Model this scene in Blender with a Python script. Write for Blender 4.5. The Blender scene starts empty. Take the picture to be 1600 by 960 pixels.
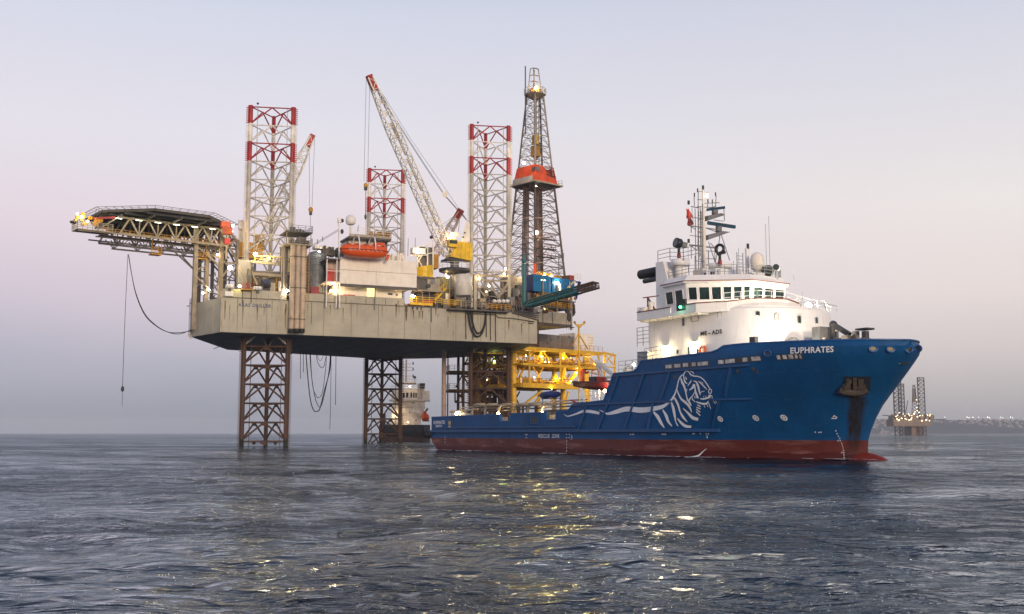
import bpy, bmesh, math, random
from mathutils import Matrix, Vector
import numpy as np
random.seed(7); rng = np.random.RandomState(7)
SC = bpy.context.scene
COL = SC.collection

# ------------------------------------------------------------------ camera
F_PX, HORIZON, CAM_H = 1700.0, 677.0, 2.3
PITCH = math.atan((HORIZON-480)/F_PX)
cam = bpy.data.cameras.new('camera'); cam.sensor_width = 36; cam.lens = 36*F_PX/1600
cam.clip_start = .3; cam.clip_end = 30000
camo = bpy.data.objects.new('camera', cam); COL.objects.link(camo)
camo.location = (0, 0, CAM_H); camo.rotation_euler = (math.pi/2+PITCH, 0, 0)
SC.camera = camo
SC.view_settings.view_transform = 'Standard'; SC.view_settings.look = 'None'
SC.view_settings.exposure = 0.0; SC.view_settings.gamma = 1
SC.cycles.use_denoising = True
SC.cycles.max_bounces = 6; SC.cycles.diffuse_bounces = 2; SC.cycles.glossy_bounces = 3
SC.cycles.transparent_max_bounces = 6; SC.cycles.volume_bounces = 0
SC.cycles.sample_clamp_indirect = 60.0

# ------------------------------------------------------------------ sky (dusk gradient with a little low-sun sky texture)
def srgb(r, g, b):
    f = lambda c: c/12.92 if c <= .04045 else ((c+.055)/1.055)**2.4
    return (f(r/255), f(g/255), f(b/255), 1)
SUN_AZ, SUN_EL = 20, 9      # degrees: to the right behind the camera, low
wd = bpy.data.worlds.new('World'); SC.world = wd; wd.use_nodes = True
nt = wd.node_tree; nt.nodes.clear()
def N(t, **k):
    n = nt.nodes.new(t)
    for a, b in k.items():
        if a.startswith('i_'): n.inputs[a[2:].replace('_', ' ')].default_value = b
        else: setattr(n, a, b)
    return n
L = lambda a, b: nt.links.new(a, b)
def ramp(stops, interp='LINEAR'):
    r = N('ShaderNodeValToRGB'); r.color_ramp.interpolation = interp
    e = r.color_ramp.elements
    while len(e) > 1: e.remove(e[-1])
    e[0].position = stops[0][0]; e[0].color = stops[0][1]
    for p, c in stops[1:]:
        x = e.new(p); x.color = c
    return r
def mrange(src, a, b, c=0, d=1, smooth=True):
    m = N('ShaderNodeMapRange'); m.inputs['From Min'].default_value = a; m.inputs['From Max'].default_value = b
    m.inputs['To Min'].default_value = c; m.inputs['To Max'].default_value = d
    if smooth: m.interpolation_type = 'SMOOTHSTEP'
    L(src, m.inputs['Value']); return m.outputs['Result']
def mixc(fac, a, b, mode='MIX'):
    m = N('ShaderNodeMix'); m.data_type = 'RGBA'; m.blend_type = mode
    for s, v in ((0, fac), (6, a), (7, b)):
        if hasattr(v, 'node'): L(v, m.inputs[s])
        else: m.inputs[s].default_value = v
    return m.outputs[2]
tc = N('ShaderNodeTexCoord'); sep = N('ShaderNodeSeparateXYZ'); L(tc.outputs['Generated'], sep.inputs[0])
left = ramp([(0, srgb(146, 153, 168)), (.02, srgb(148, 154, 169)), (.06, srgb(168, 169, 187)), (.11, srgb(202, 192, 206)), (.18, srgb(225, 210, 219)),
             (.26, srgb(224, 221, 230)), (.36, srgb(208, 212, 228)), (.52, srgb(156, 168, 202)), (1, srgb(92, 112, 156))])
right = ramp([(0, srgb(158, 157, 162)), (.03, srgb(181, 176, 177)), (.07, srgb(207, 198, 197)), (.12, srgb(228, 216, 213)), (.20, srgb(232, 226, 224)),
             (.29, srgb(216, 216, 224)), (.38, srgb(200, 204, 220)), (.54, srgb(154, 165, 198)), (1, srgb(92, 112, 156))])
L(sep.outputs['Z'], left.inputs[0]); L(sep.outputs['Z'], right.inputs[0])
side = mrange(sep.outputs['X'], -.45, .45)
skyc = mixc(side, left.outputs[0], right.outputs[0])
nz = N('ShaderNodeTexNoise'); nz.inputs['Scale'].default_value = 2.2; nz.inputs['Detail'].default_value = 4
mp = N('ShaderNodeMapping'); mp.inputs['Scale'].default_value = (1, 1, 4); L(tc.outputs['Generated'], mp.inputs[0]); L(mp.outputs[0], nz.inputs[0])
skyc = mixc(mrange(nz.outputs[0], .35, .75, 0, .18), skyc, srgb(228, 208, 210))
nish = N('ShaderNodeTexSky'); nish.sky_type = 'NISHITA'; nish.sun_disc = False
nish.sun_elevation = math.radians(SUN_EL); nish.sun_rotation = math.radians(180-SUN_AZ)
bg1 = N('ShaderNodeBackground'); L(skyc, bg1.inputs[0]); bg1.inputs[1].default_value = 1.06
bg2 = N('ShaderNodeBackground'); L(nish.outputs[0], bg2.inputs[0]); bg2.inputs[1].default_value = .004
ad = N('ShaderNodeAddShader'); L(bg1.outputs[0], ad.inputs[0]); L(bg2.outputs[0], ad.inputs[1])
wo = N('ShaderNodeOutputWorld'); L(ad.outputs[0], wo.inputs[0])
sun = bpy.data.lights.new('sun', 'SUN'); sun.energy = 2.2; sun.angle = math.radians(14); sun.color = (1, .79, .58)
suno = bpy.data.objects.new('sun', sun); COL.objects.link(suno)
sd = Vector((math.sin(math.radians(SUN_AZ))*math.cos(math.radians(SUN_EL)), -math.cos(math.radians(SUN_AZ))*math.cos(math.radians(SUN_EL)), math.sin(math.radians(SUN_EL))))
suno.rotation_euler = sd.to_track_quat('Z', 'Y').to_euler()

# ------------------------------------------------------------------ frames: real directions and places worked out from the photograph
def ray(px, py):
    cx, cy = (px-800)/F_PX, (480-py)/F_PX
    return Vector((cx, math.cos(PITCH)-math.sin(PITCH)*cy, math.sin(PITCH)+math.cos(PITCH)*cy))
CP = Vector((0, 0, CAM_H))
class Frame:
    def __init__(s, ox, oy, deg):
        s.M = Matrix.Translation((ox, oy, 0)) @ Matrix.Rotation(math.radians(deg), 4, 'Z'); s.I = s.M.inverted()
    def _hit(s, px, py, k, v):
        o = s.I @ CP; d = s.I.to_3x3() @ ray(px, py); t = (v-o[k])/d[k]; return o+d*t
    def Y(s, px, py, y): return s._hit(px, py, 1, y)
    def X(s, px, py, x): return s._hit(px, py, 0, x)
    def Z(s, px, py, z): return s._hit(px, py, 2, z)
WORLD = Frame(0, 0, 0)
SHIP = Frame(-3.673, 154.25, -60)
RIG = Frame(-49.605, 185, 24.62)
DER = Frame(4.9, 224, 43)
HEL = Frame(-57, 199, 37.5)
YEL = Frame(2.35, 222, 43)
FR = WORLD
def use(f):
    global FR
    FR = f

# ------------------------------------------------------------------ materials
MATS = {}
def material(name, col, rough=.55, metal=0, var=.18, scale=.6, rust=0.0, rustcol=(.16, .07, .03), bump=.02, streak=True, spec=.4):
    global nt
    if name in MATS: return MATS[name]
    m = bpy.data.materials.new(name); m.use_nodes = True; nt = m.node_tree; nt.nodes.clear()
    out = N('ShaderNodeOutputMaterial'); b = N('ShaderNodeBsdfPrincipled'); L(b.outputs[0], out.inputs[0])
    geo = N('ShaderNodeNewGeometry')
    n1 = N('ShaderNodeTexNoise'); n1.inputs['Scale'].default_value = scale; n1.inputs['Detail'].default_value = 6; n1.inputs['Roughness'].default_value = .65
    L(geo.outputs['Position'], n1.inputs[0])
    c = (*col, 1); dk = tuple(x*(1-var*1.6) for x in col)+(1,); lt = tuple(min(1, x*(1+var*.6)) for x in col)+(1,)
    base = mixc(mrange(n1.outputs[0], .3, .7), dk, lt)
    mp = N('ShaderNodeMapping'); mp.inputs['Scale'].default_value = (2.6, 2.6, .28) if streak else (1.3, 1.3, 1.3)
    L(geo.outputs['Position'], mp.inputs[0])
    n2 = N('ShaderNodeTexNoise'); n2.inputs['Scale'].default_value = .9; n2.inputs['Detail'].default_value = 7; n2.inputs['Roughness'].default_value = .7
    L(mp.outputs[0], n2.inputs[0])
    base = mixc(mrange(n2.outputs[0], .52, .72, 0, .35), base, tuple(x*.55 for x in col)+(1,))
    if rust > 0:
        base = mixc(mrange(n2.outputs[0], .66-rust*.3, .80-rust*.3), base, (*rustcol, 1))
    L(base, b.inputs['Base Color'])
    b.inputs['Roughness'].default_value = rough; b.inputs['Metallic'].default_value = metal
    b.inputs['Specular IOR Level'].default_value = spec
    if bump:
        bp = N('ShaderNodeBump'); bp.inputs['Strength'].default_value = .5; bp.inputs['Distance'].default_value = bump
        L(n2.outputs[0], bp.inputs['Height']); L(bp.outputs[0], b.inputs['Normal'])
    m['nd'] = 1; MATS[name] = m; return m
def emit(name, col, s):
    global nt
    if name in MATS: return MATS[name]
    m = bpy.data.materials.new(name); m.use_nodes = True; nt = m.node_tree; nt.nodes.clear()
    out = N('ShaderNodeOutputMaterial'); e = N('ShaderNodeEmission'); e.inputs[0].default_value = (*col, 1); e.inputs[1].default_value = s
    L(e.outputs[0], out.inputs[0]); MATS[name] = m; return m
hull_grey = material('weathered_platform_paint', (.42, .385, .295), .6, rust=.17, rustcol=(.24, .14, .07), scale=.25, var=.10)
deck_beige = material('beige_steel', (.42, .36, .26), .6, rust=.35, rustcol=(.2, .11, .06))
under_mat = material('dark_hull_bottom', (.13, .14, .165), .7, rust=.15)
leg_grey = material('leg_grey_paint', (.50, .46, .40), .5, rust=.12)
leg_red = material('leg_red_paint', (.38, .022, .022), .5, rust=.05)
leg_white = material('leg_white_paint', (.80, .74, .66), .5, rust=.06)
leg_rust = material('leg_rusty_steel', (.082, .046, .033), .75, rust=.38, rustcol=(.15, .065, .035))
tube_tan = material('tan_pipe_paint', (.52, .40, .28), .55, rust=.25)
truss_tan = material('truss_tan_paint', (.31, .26, .19), .55, rust=.2)
truss_dark = material('dark_truss_steel', (.11, .10, .09), .6, rust=.2)
steel_dark = material('dark_steel', (.05, .05, .055), .55)
steel_grey = material('grey_steel', (.19, .19, .19), .5, rust=.15)
yellow = material('yellow_paint', (.80, .46, .01), .45, rust=.08)
yellow_crane = material('crane_yellow_paint', (.80, .50, .01), .4, rust=.03)
yellow_dk = material('mustard_paint', (.55, .27, .02), .5, rust=.15)
white = material('white_paint', (.78, .75, .70), .45, rust=.03, var=.06)
cream = material('cream_paint', (.84, .76, .64), .5, rust=.04, var=.07)
boom_white = material('boom_white_paint', (.84, .78, .66), .5, rust=.14)
orange = material('lifeboat_orange', (.70, .095, .012), .35, rust=.02, var=.1)
windred = material('wind_wall_orange', (.72, .085, .015), .55, rust=.08)
redp = material('red_paint', (.50, .03, .02), .45)
teal = material('teal_paint', (.02, .13, .15), .45, rust=.06)
blue_box = material('container_blue', (.01, .17, .36), .45, rust=.03)
blue_dk = material('container_dark_blue', (.012, .025, .12), .45, rust=.03)
brown = material('brown_pipe_steel', (.085, .045, .03), .7, rust=.3)
black = material('black_rubber', (.018, .018, .02), .6)
glass = material('dark_window_glass', (.012, .03, .028), .08, spec=.8, bump=0, var=.4)
ship_white = material('ship_white_paint', (.86, .83, .78), .4, rust=.012, var=.04)
ship_grey = material('ship_grey_paint', (.33, .34, .35), .5)
blue_line = material('ship_blue_trim', (.006, .062, .185), .38, var=.12)
blue_light = material('bulwark_cap_blue', (.012, .10, .30), .42, var=.1)
maroon = material('boat_maroon', (.20, .015, .02), .45)
mark_white = material('marking_white', (.78, .79, .80), .55, var=.06, bump=0)
mark_blue = material('marking_blue', (.03, .07, .16), .55, bump=0)
mark_black = material('marking_black', (.01, .01, .012), .5, bump=0)
radar_blue = material('radar_blue', (.01, .05, .09), .4)
sil_grey = material('silo_blue_grey', (.15, .165, .18), .5, rust=.1)
tarp = material('blue_tarpaulin', (.01, .03, .16), .6)
foam = material('splash_foam', (.75, .78, .82), .5, var=.1, bump=0)
e_warm = emit('lamp_warm', (1, .68, .32), 100); e_white = emit('lamp_white', (1, .90, .70), 130)
e_flood = emit('lamp_flood', (1, .88, .68), 200); e_yel = emit('lamp_yellow', (1, .84, .25), 45); e_tube = emit('lamp_tube', (.90, 1, .72), 7)
e_green = emit('lamp_green', (.1, 1, .45), 9); e_amber = emit('lamp_amber', (1, .55, .2), 12)

# ------------------------------------------------------------------ builders
WM = {}
def tag(o, label=None, cat=None, group=None, kind=None):
    if label: o['label'] = label
    if cat: o['category'] = cat
    if group: o['group'] = group
    if kind: o['kind'] = kind
    return o
def thing(name, label, cat, p=(0, 0, 0), group=None):
    o = bpy.data.objects.new(name, None); COL.objects.link(o); o.empty_display_size = .5
    W = FR.M @ Matrix.Translation(p); o.matrix_basis = W; WM[o] = W
    return tag(o, label, cat, group)
def put(parent, name, me, M=Matrix(), kind=None, label=None):
    o = bpy.data.objects.new(name, me); COL.objects.link(o); W = FR.M @ M
    if parent is not None:
        o.parent = parent; o.matrix_basis = WM[parent].inverted() @ W
    else: o.matrix_basis = W
    WM[o] = W
    return tag(o, label, kind=kind)
def mesh(name, vs, fs, mat, smooth=False):
    me = bpy.data.meshes.new(name); me.from_pydata([tuple(v) for v in vs], [], fs)
    for m in (mat if isinstance(mat, list) else [mat]): me.materials.append(m)
    if smooth: me.shade_smooth()
    me.update(); return me
CUBE_F = [(0, 1, 3, 2), (4, 6, 7, 5), (0, 4, 5, 1), (2, 3, 7, 6), (0, 2, 6, 4), (1, 5, 7, 3)]
CACHE = {}
def unit(shape, mat):
    k = (shape, mat.name)
    if k in CACHE: return CACHE[k]
    if shape == 'box':   # bevelled unit cube
        bm = bmesh.new(); bmesh.ops.create_cube(bm, size=1); me = bpy.data.meshes.new('box'); bm.to_mesh(me); bm.free()
    elif shape == 'bar':
        vs = [(x, y, z) for x in (-.5, .5) for y in (-.5, .5) for z in (0, 1)]
        me = mesh('bar', vs, CUBE_F, mat); CACHE[k] = me; return me
    elif shape.startswith('rod'):
        n = int(shape[3:]); vs = []; fs = []
        for z in (0, 1):
            for i in range(n):
                a = 2*math.pi*i/n; vs.append((math.cos(a), math.sin(a), z))
        fs = [(i, (i+1) % n, n+(i+1) % n, n+i) for i in range(n)]+[tuple(range(n))[::-1], tuple(range(n, 2*n))]
        me = mesh('rod', vs, fs, mat)
        for p in me.polygons[:n]: p.use_smooth = True
        CACHE[k] = me; return me
    elif shape == 'ball':
        bm = bmesh.new(); bmesh.ops.create_icosphere(bm, subdivisions=2, radius=1); me = bpy.data.meshes.new('ball'); bm.to_mesh(me); bm.free(); me.shade_smooth()
    me.materials.append(mat); CACHE[k] = me; return me
def dirM(p0, p1, wx, wy, up=None):
    p0 = Vector(p0); p1 = Vector(p1); d = p1-p0; l = d.length; z = d/l
    u = Vector(up) if up else (Vector((0, 0, 1)) if abs(z.z) < .95 else Vector((0, 1, 0)))
    x = u.cross(z).normalized(); y = z.cross(x)
    return Matrix(((x.x*wx, y.x*wy, z.x*l, p0.x), (x.y*wx, y.y*wy, z.y*l, p0.y), (x.z*wx, y.z*wy, z.z*l, p0.z), (0, 0, 0, 1)))
def rod(par, name, mat, p0, p1, r, n=8, **k): return put(par, name, unit('rod%d' % n, mat), dirM(p0, p1, r, r), **k)
def bar(par, name, mat, p0, p1, w, h=None, up=None, **k): return put(par, name, unit('bar', mat), dirM(p0, p1, w, h or w, up), **k)
def box(par, name, mat, x0, x1, y0, y1, z0, z1, **k):
    M = Matrix.Translation(((x0+x1)/2, (y0+y1)/2, (z0+z1)/2)) @ Matrix.Diagonal((abs(x1-x0), abs(y1-y0), abs(z1-z0), 1))
    return put(par, name, unit('box', mat), M, **k)
def ball(par, name, mat, p, r, sc=(1, 1, 1), **k):
    return put(par, name, unit('ball', mat), Matrix.Translation(p) @ Matrix.Diagonal((r*sc[0], r*sc[1], r*sc[2], 1)), **k)
class MB:
    def __init__(s): s.v = []; s.f = []
    def add(s, vs, fs):
        b = len(s.v); s.v += [tuple(v) for v in vs]; s.f += [tuple(i+b for i in f) for f in fs]
    def box(s, x0, x1, y0, y1, z0, z1): s.add([(x, y, z) for x in (x0, x1) for y in (y0, y1) for z in (z0, z1)], CUBE_F)
    def bar(s, p0, p1, w, h=None):
        M = dirM(p0, p1, w, h or w); s.add([M @ Vector((x, y, z)) for x in (-.5, .5) for y in (-.5, .5) for z in (0, 1)], CUBE_F)
    def tube(s, pts, r, n=6, cap=True):
        pts = [Vector(p) for p in pts]; b = len(s.v); prev = None
        for i, p in enumerate(pts):
            d = (pts[min(i+1, len(pts)-1)]-pts[max(i-1, 0)]).normalized()
            if prev is None:
                u = Vector((0, 0, 1)) if abs(d.z) < .9 else Vector((1, 0, 0)); x = u.cross(d).normalized()
            else: x = (prev-d*prev.dot(d)).normalized()
            prev = x; y = d.cross(x); rr = r[i] if isinstance(r, (list, tuple)) else r
            for k in range(n):
                a = 2*math.pi*k/n; s.v.append(tuple(p+(x*math.cos(a)+y*math.sin(a))*rr))
        m = len(pts)
        for i in range(m-1):
            for k in range(n): s.f.append((b+i*n+k, b+i*n+(k+1) % n, b+(i+1)*n+(k+1) % n, b+(i+1)*n+k))
        if cap: s.f.append(tuple(b+k for k in range(n))[::-1]); s.f.append(tuple(b+(m-1)*n+k for k in range(n)))
    def prism(s, poly, z0, z1):
        n = len(poly); b = len(s.v)
        s.v += [(p[0], p[1], z0) for p in poly]+[(p[0], p[1], z1) for p in poly]
        s.f += [tuple(b+i for i in range(n))[::-1], tuple(b+n+i for i in range(n))]
        s.f += [(b+i, b+(i+1) % n, b+n+(i+1) % n, b+n+i) for i in range(n)]
    def lathe(s, prof, cx, cy, n=24, z=0):
        b = len(s.v)
        for r, h in prof:
            for k in range(n):
                a = 2*math.pi*k/n; s.v.append((cx+r*math.cos(a), cy+r*math.sin(a), z+h))
        m = len(prof)
        for i in range(m-1):
            for k in range(n): s.f.append((b+i*n+k, b+i*n+(k+1) % n, b+(i+1)*n+(k+1) % n, b+(i+1)*n+k))
        s.f.append(tuple(b+k for k in range(n))[::-1]); s.f.append(tuple(b+(m-1)*n+k for k in range(n)))
    def rail(s, pts, h=1.1, sp=1.6, w=.07, lines=3):
        pts = [Vector(p) for p in pts]
        for a, b in zip(pts[:-1], pts[1:]):
            L_ = (b-a).length; n = max(1, round(L_/sp))
            for i in range(n+1):
                p = a.lerp(b, i/n); s.bar(p, p+Vector((0, 0, h)), w)
            for j in range(lines):
                dz = Vector((0, 0, h*(j+1)/lines)); s.bar(a+dz, b+dz, w*.9)
    def ladder(s, p0, p1, wdir, w=.5, sp=.6):
        p0, p1, wd_ = Vector(p0), Vector(p1), Vector(wdir)*w/2
        s.bar(p0-wd_, p1-wd_, .07); s.bar(p0+wd_, p1+wd_, .07); n = int((p1-p0).length/sp)
        for i in range(1, n):
            q = p0.lerp(p1, i/n); s.bar(q-wd_, q+wd_, .05)
    def put(s, par, name, mat, smooth=False, **k):
        me = mesh(name, s.v, s.f, mat, smooth)
        bm = bmesh.new(); bm.from_mesh(me); bmesh.ops.recalc_face_normals(bm, faces=bm.faces); bm.to_mesh(me); bm.free()
        if smooth:
            for p in me.polygons: p.use_smooth = len(p.vertices) == 4
        return put(par, name, me, **k)
def railing(par, pts, mat, h=1.1, sp=1.6, w=.07, lines=3):
    mb = MB(); mb.rail(pts, h, sp, w, lines); return mb.put(par, 'railing', mat)
def lamp(par, p, r=.25, em=None, power=0, col=(1, .75, .45), name='lamp', sc=(1, 1, 1), off=(0, 0, 0), lr=.3):
    o = ball(par, name, em or e_warm, p, r, sc)
    if power:
        l = bpy.data.lights.new('lamp_light', 'POINT'); l.energy = power; l.color = col; l.shadow_soft_size = lr
        lo = bpy.data.objects.new('lamp_light', l); COL.objects.link(lo)
        W = FR.M @ Matrix.Translation(Vector(p)+Vector(off)); lo.parent = par; lo.matrix_basis = WM[par].inverted() @ W; WM[lo] = W
    return o
def text_mesh(txt, height, width=None, bold=0.0, space=1.0):
    c = bpy.data.curves.new('lettering', 'FONT'); c.body = txt; c.size = 1; c.offset = bold; c.space_character = space; c.resolution_u = 3
    o = bpy.data.objects.new('lettering', c); COL.objects.link(o); bpy.context.view_layer.update()
    me = bpy.data.meshes.new_from_object(o); bpy.data.objects.remove(o); bpy.data.curves.remove(c)
    vs = [v.co for v in me.vertices]; x0 = min(v.x for v in vs); x1 = max(v.x for v in vs); y0 = min(v.y for v in vs); y1 = max(v.y for v in vs)
    sy = height/(y1-y0); sx = width/(x1-x0) if width else sy
    out = [((v.x-x0)*sx, (v.y-y0)*sy) for v in vs]; fs = [tuple(p.vertices) for p in me.polygons]
    bpy.data.meshes.remove(me); return out, fs
HAZE_D = 0.00013; SMOKE = True

# ================================================================== SEA
def build_sea():
    global nt
    rs = [2.5]
    while rs[-1] < 160: rs.append(rs[-1]+max(.09, rs[-1]*.0075))
    while rs[-1] < 6000: rs.append(rs[-1]*1.06)
    rs = np.array(rs)
    half = math.radians(38)
    th = np.concatenate([np.linspace(-half, half, 400), np.linspace(half, 2*math.pi-half, 96)[1:-1]])
    R, T = np.meshgrid(rs, th, indexing='ij')
    X = R*np.sin(T); Y = R*np.cos(T)
    Zs = np.zeros_like(X)
    sp = np.maximum(.09, R*.0075)
    for i in range(110):
        lam = .42*(17/.42)**rng.rand()
        ang = math.radians(200+rng.randn()*46)      # wind sea coming from the far right
        k = 2*math.pi/lam
        st = .0075 if lam > 5 else (.016 if lam > 1.6 else .025)
        amp = st*lam/(2*math.pi)*(1.15 if 7 < lam < 13 else 1)
        fade = np.clip((lam/sp-3)/4, 0, 1)
        ph = k*(X*math.sin(ang)+Y*math.cos(ang))+rng.rand()*6.283
        w = np.sin(ph+.35*np.sin(ph*.37+i))
        Zs += fade*amp*.95*w
    Zs += np.clip(1-R/500, 0, 1)*.0
    nr, nn = X.shape
    co = np.stack([X, Y, Zs], -1).reshape(-1, 3)
    idx = np.arange(nr*nn).reshape(nr, nn)
    a = idx[:-1, :]; b = idx[1:, :]; a2 = np.roll(a, -1, 1); b2 = np.roll(b, -1, 1)
    q = np.stack([a, a2, b2, b], -1).reshape(-1, 4)
    c0 = len(co); co = np.vstack([co, [[0, 0, 0]]])
    tri = np.stack([np.full(nn, c0), np.roll(idx[0], -1), idx[0]], -1)
    me = bpy.data.meshes.new('sea_water')
    me.vertices.add(len(co)); me.vertices.foreach_set('co', co.ravel().astype(np.float32))
    nl = q.size+tri.size; me.loops.add(nl)
    me.loops.foreach_set('vertex_index', np.concatenate([q.ravel(), tri.ravel()]).astype(np.int32))
    me.polygons.add(len(q)+len(tri))
    ls = np.concatenate([np.arange(len(q))*4, q.size+np.arange(len(tri))*3]).astype(np.int32)
    lt = np.concatenate([np.full(len(q), 4), np.full(len(tri), 3)]).astype(np.int32)
    me.polygons.foreach_set('loop_start', ls); me.polygons.foreach_set('loop_total', lt)
    me.update(calc_edges=True); me.validate(); me.shade_smooth()
    if me.polygons[0].normal.z < 0: me.flip_normals()
    m = bpy.data.materials.new('sea_water'); m.use_nodes = True; nt = m.node_tree; nt.nodes.clear()
    out = N('ShaderNodeOutputMaterial'); df = N('ShaderNodeBsdfDiffuse'); df.inputs[0].default_value = (.002, .008, .014, 1)
    b = N('ShaderNodeBsdfGlossy'); b.inputs['Color'].default_value = (.80, .87, .93, 1); b.inputs['Roughness'].default_value = .03
    fr = N('ShaderNodeFresnel'); fr.inputs['IOR'].default_value = 1.33; mx = N('ShaderNodeMixShader')
    L(fr.outputs[0], mx.inputs[0]); L(df.outputs[0], mx.inputs[1]); L(b.outputs[0], mx.inputs[2]); L(mx.outputs[0], out.inputs[0])
    geo = N('ShaderNodeNewGeometry')
    def wave(scale, sx, sy, det, rot=.3, dist=0):
        mp = N('ShaderNodeMapping'); mp.inputs['Scale'].default_value = (sx, sy, 1); mp.inputs['Rotation'].default_value = (0, 0, rot)
        L(geo.outputs['Position'], mp.inputs[0])
        n = N('ShaderNodeTexNoise'); n.inputs['Scale'].default_value = scale; n.inputs['Detail'].default_value = det
        n.inputs['Roughness'].default_value = .55; n.inputs['Distortion'].default_value = dist
        L(mp.outputs[0], n.inputs[0]); return n.outputs[0]
    w1 = wave(1.0, .75, 1, 2, .2, .5); w2 = wave(3.0, .8, 1, 3, -.15, .5); w3 = wave(12, .9, 1, 4, .1)
    def ridged(v):
        a = N('ShaderNodeMath'); a.operation = 'SUBTRACT'; L(v, a.inputs[0]); a.inputs[1].default_value = .5
        b_ = N('ShaderNodeMath'); b_.operation = 'ABSOLUTE'; L(a.outputs[0], b_.inputs[0])
        c = N('ShaderNodeMath'); c.operation = 'MULTIPLY'; L(b_.outputs[0], c.inputs[0]); c.inputs[1].default_value = -1.6; return c.outputs[0]
    w1 = ridged(w1); w2 = ridged(w2)
    patch = wave(.045, .6, 1.2, 4, .5, 1.0)
    amp = mrange(patch, .36, .62, .15, 1.0)
    w0 = wave(.16, .5, 1, 2, .15, .4); b0 = N('ShaderNodeBump'); b0.inputs['Distance'].default_value = .45; L(w0, b0.inputs['Height']); b0.inputs['Strength'].default_value = .8
    b1 = N('ShaderNodeBump'); L(b0.outputs[0], b1.inputs['Normal']); b1.inputs['Distance'].default_value = .33; L(w1, b1.inputs['Height']); L(mrange(patch, .36, .62, .45, 1.0), b1.inputs['Strength'])
    b2 = N('ShaderNodeBump'); b2.inputs['Distance'].default_value = .15; L(w2, b2.inputs['Height']); L(amp, b2.inputs['Strength']); L(b1.outputs[0], b2.inputs['Normal'])
    b3 = N('ShaderNodeBump'); b3.inputs['Distance'].default_value = .045; L(w3, b3.inputs['Height']); L(amp, b3.inputs['Strength']); L(b2.outputs[0], b3.inputs['Normal'])
    L(b3.outputs[0], b.inputs['Normal']); L(b3.outputs[0], fr.inputs['Normal'])
    me.materials.append(m)
    put(None, 'sea_water', me, kind='structure')
use(WORLD); build_sea()

# far coast: a low plateau with a town
def build_coast():
    global nt
    vs = []; fs = []; nx, ny = 90, 14
    for i in range(nx):
        for j in range(ny):
            x = 1250+i*34; v = j/(ny-1)
            ridge = 66+3*math.sin(x*.0021)+2*math.sin(x*.008)
            z = ridge*(1-(1-v)**1.6)+6*math.sin(x*.017+j*1.3)*v*(1-v)*2.2+3*math.sin(x*.05+j)*v*(1-v)*2
            vs.append((x, 4350+j*46+20*math.sin(x*.01+j), max(z, 0)-1.0))
    for i in range(nx-1):
        for j in range(ny-1): fs.append((i*ny+j, (i+1)*ny+j, (i+1)*ny+j+1, i*ny+j+1))
    b = len(vs)
    for i in range(nx): vs.append((1250+i*34, 4350+ny*46+600, -1))
    for i in range(nx-1): fs.append((i*ny+ny-1, (i+1)*ny+ny-1, b+i+1, b+i))
    m = material('coast_scrub', (.010, .016, .024), .9, var=.5, scale=.008, bump=0, streak=False)
    put(None, 'coastal_hills', mesh('coastal_hills', vs, fs, m, True), kind='structure')
    mb = MB(); mb2 = MB()
    for k in range(1100):
        x = 1290+rng.rand()*2700; v = rng.rand()**1.3*.9
        y = 4350+v*13*46; z = 66*(1-(1-v)**1.6)
        if math.sin(x*.006)+math.sin(x*.0023+v*5) < -.6: continue
        w = 3+rng.rand()*8; h = 1.5+rng.rand()*2.5
        (mb if rng.rand() < .75 else mb2).box(x, x+w, y-22, y-8, max(z-6, -1), z-1+h)
    mb.put(None, 'distant_town', material('town_walls', (.34, .32, .31), .8, bump=0), kind='stuff')
    mb2.put(None, 'distant_warehouses', material('town_brick', (.36, .22, .18), .8, bump=0), kind='stuff')
build_coast()
def ridge_lamps():
    e_ridge = emit('ridge_lamp', (1, .93, .8), 10)
    names = ['lone bright floodlight on the far ridge, nearest the hazy rig', 'pair of floodlights on the far ridge, second lights from the hazy rig', 'single floodlight on the far ridge between two closely spaced ones', 'single floodlight in the middle of the far ridge lights', 'pair of floodlights left of the centre right gap on the far ridge', 'pair of floodlights on the far ridge, second from the right', 'pair of floodlights on the far ridge, rightmost of all']
    for (px, n), nm in zip(((1477, 1), (1512, 2), (1521, 1), (1530, 1), (1544, 2), (1564, 2), (1580, 2)), names):
        p = WORLD.Y(px, 652.6, 4600)
        t = thing('floodlight_mast', nm, 'floodlight', (p.x, p.y, 60), 'floodlights along the far ridge')
        bar(t, 'mast', steel_grey, (p.x, p.y, 58), (p.x, p.y, p.z+1), 1.0)
        for k in range(n): lamp(t, (p.x+k*8-3, p.y-2, p.z+1-k*2), 1.15, e_ridge)
ridge_lamps()

# ================================================================== SUPPLY VESSEL (local x from stern to bow, -y starboard)
use(SHIP)
HB = 8.5
STEM = [(-2.5, 68.9), (0, 68.9), (1, 68.75), (1.9, 68.9), (3, 69.3), (4.9, 70.2), (7, 71.8), (9, 73.4), (10.2, 73.9)]
def interp(tab, v):
    if v <= tab[0][0]: return tab[0][1]
    for (a, b), (c, d) in zip(tab[:-1], tab[1:]):
        if v <= c: return b+(d-b)*(v-a)/(c-a)
    return tab[-1][1]
TOP = [(0, 4.45), (18.9, 4.55), (19.0, 4.55), (19.3, 3.7), (21.6, 3.7), (21.9, 4.6), (29.6, 4.62), (29.8, 3.75), (31.8, 3.75), (32.0, 4.65), (34.4, 4.72), (35.5, 5.42), (41.3, 5.68), (43.1, 8.4), (46.6, 8.45),
       (47.2, 8.75), (47.9, 9.45), (58.4, 9.66), (59.0, 9.8), (59.6, 10.16), (62, 10.2), (66, 10.12), (74, 10.0)]
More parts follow.
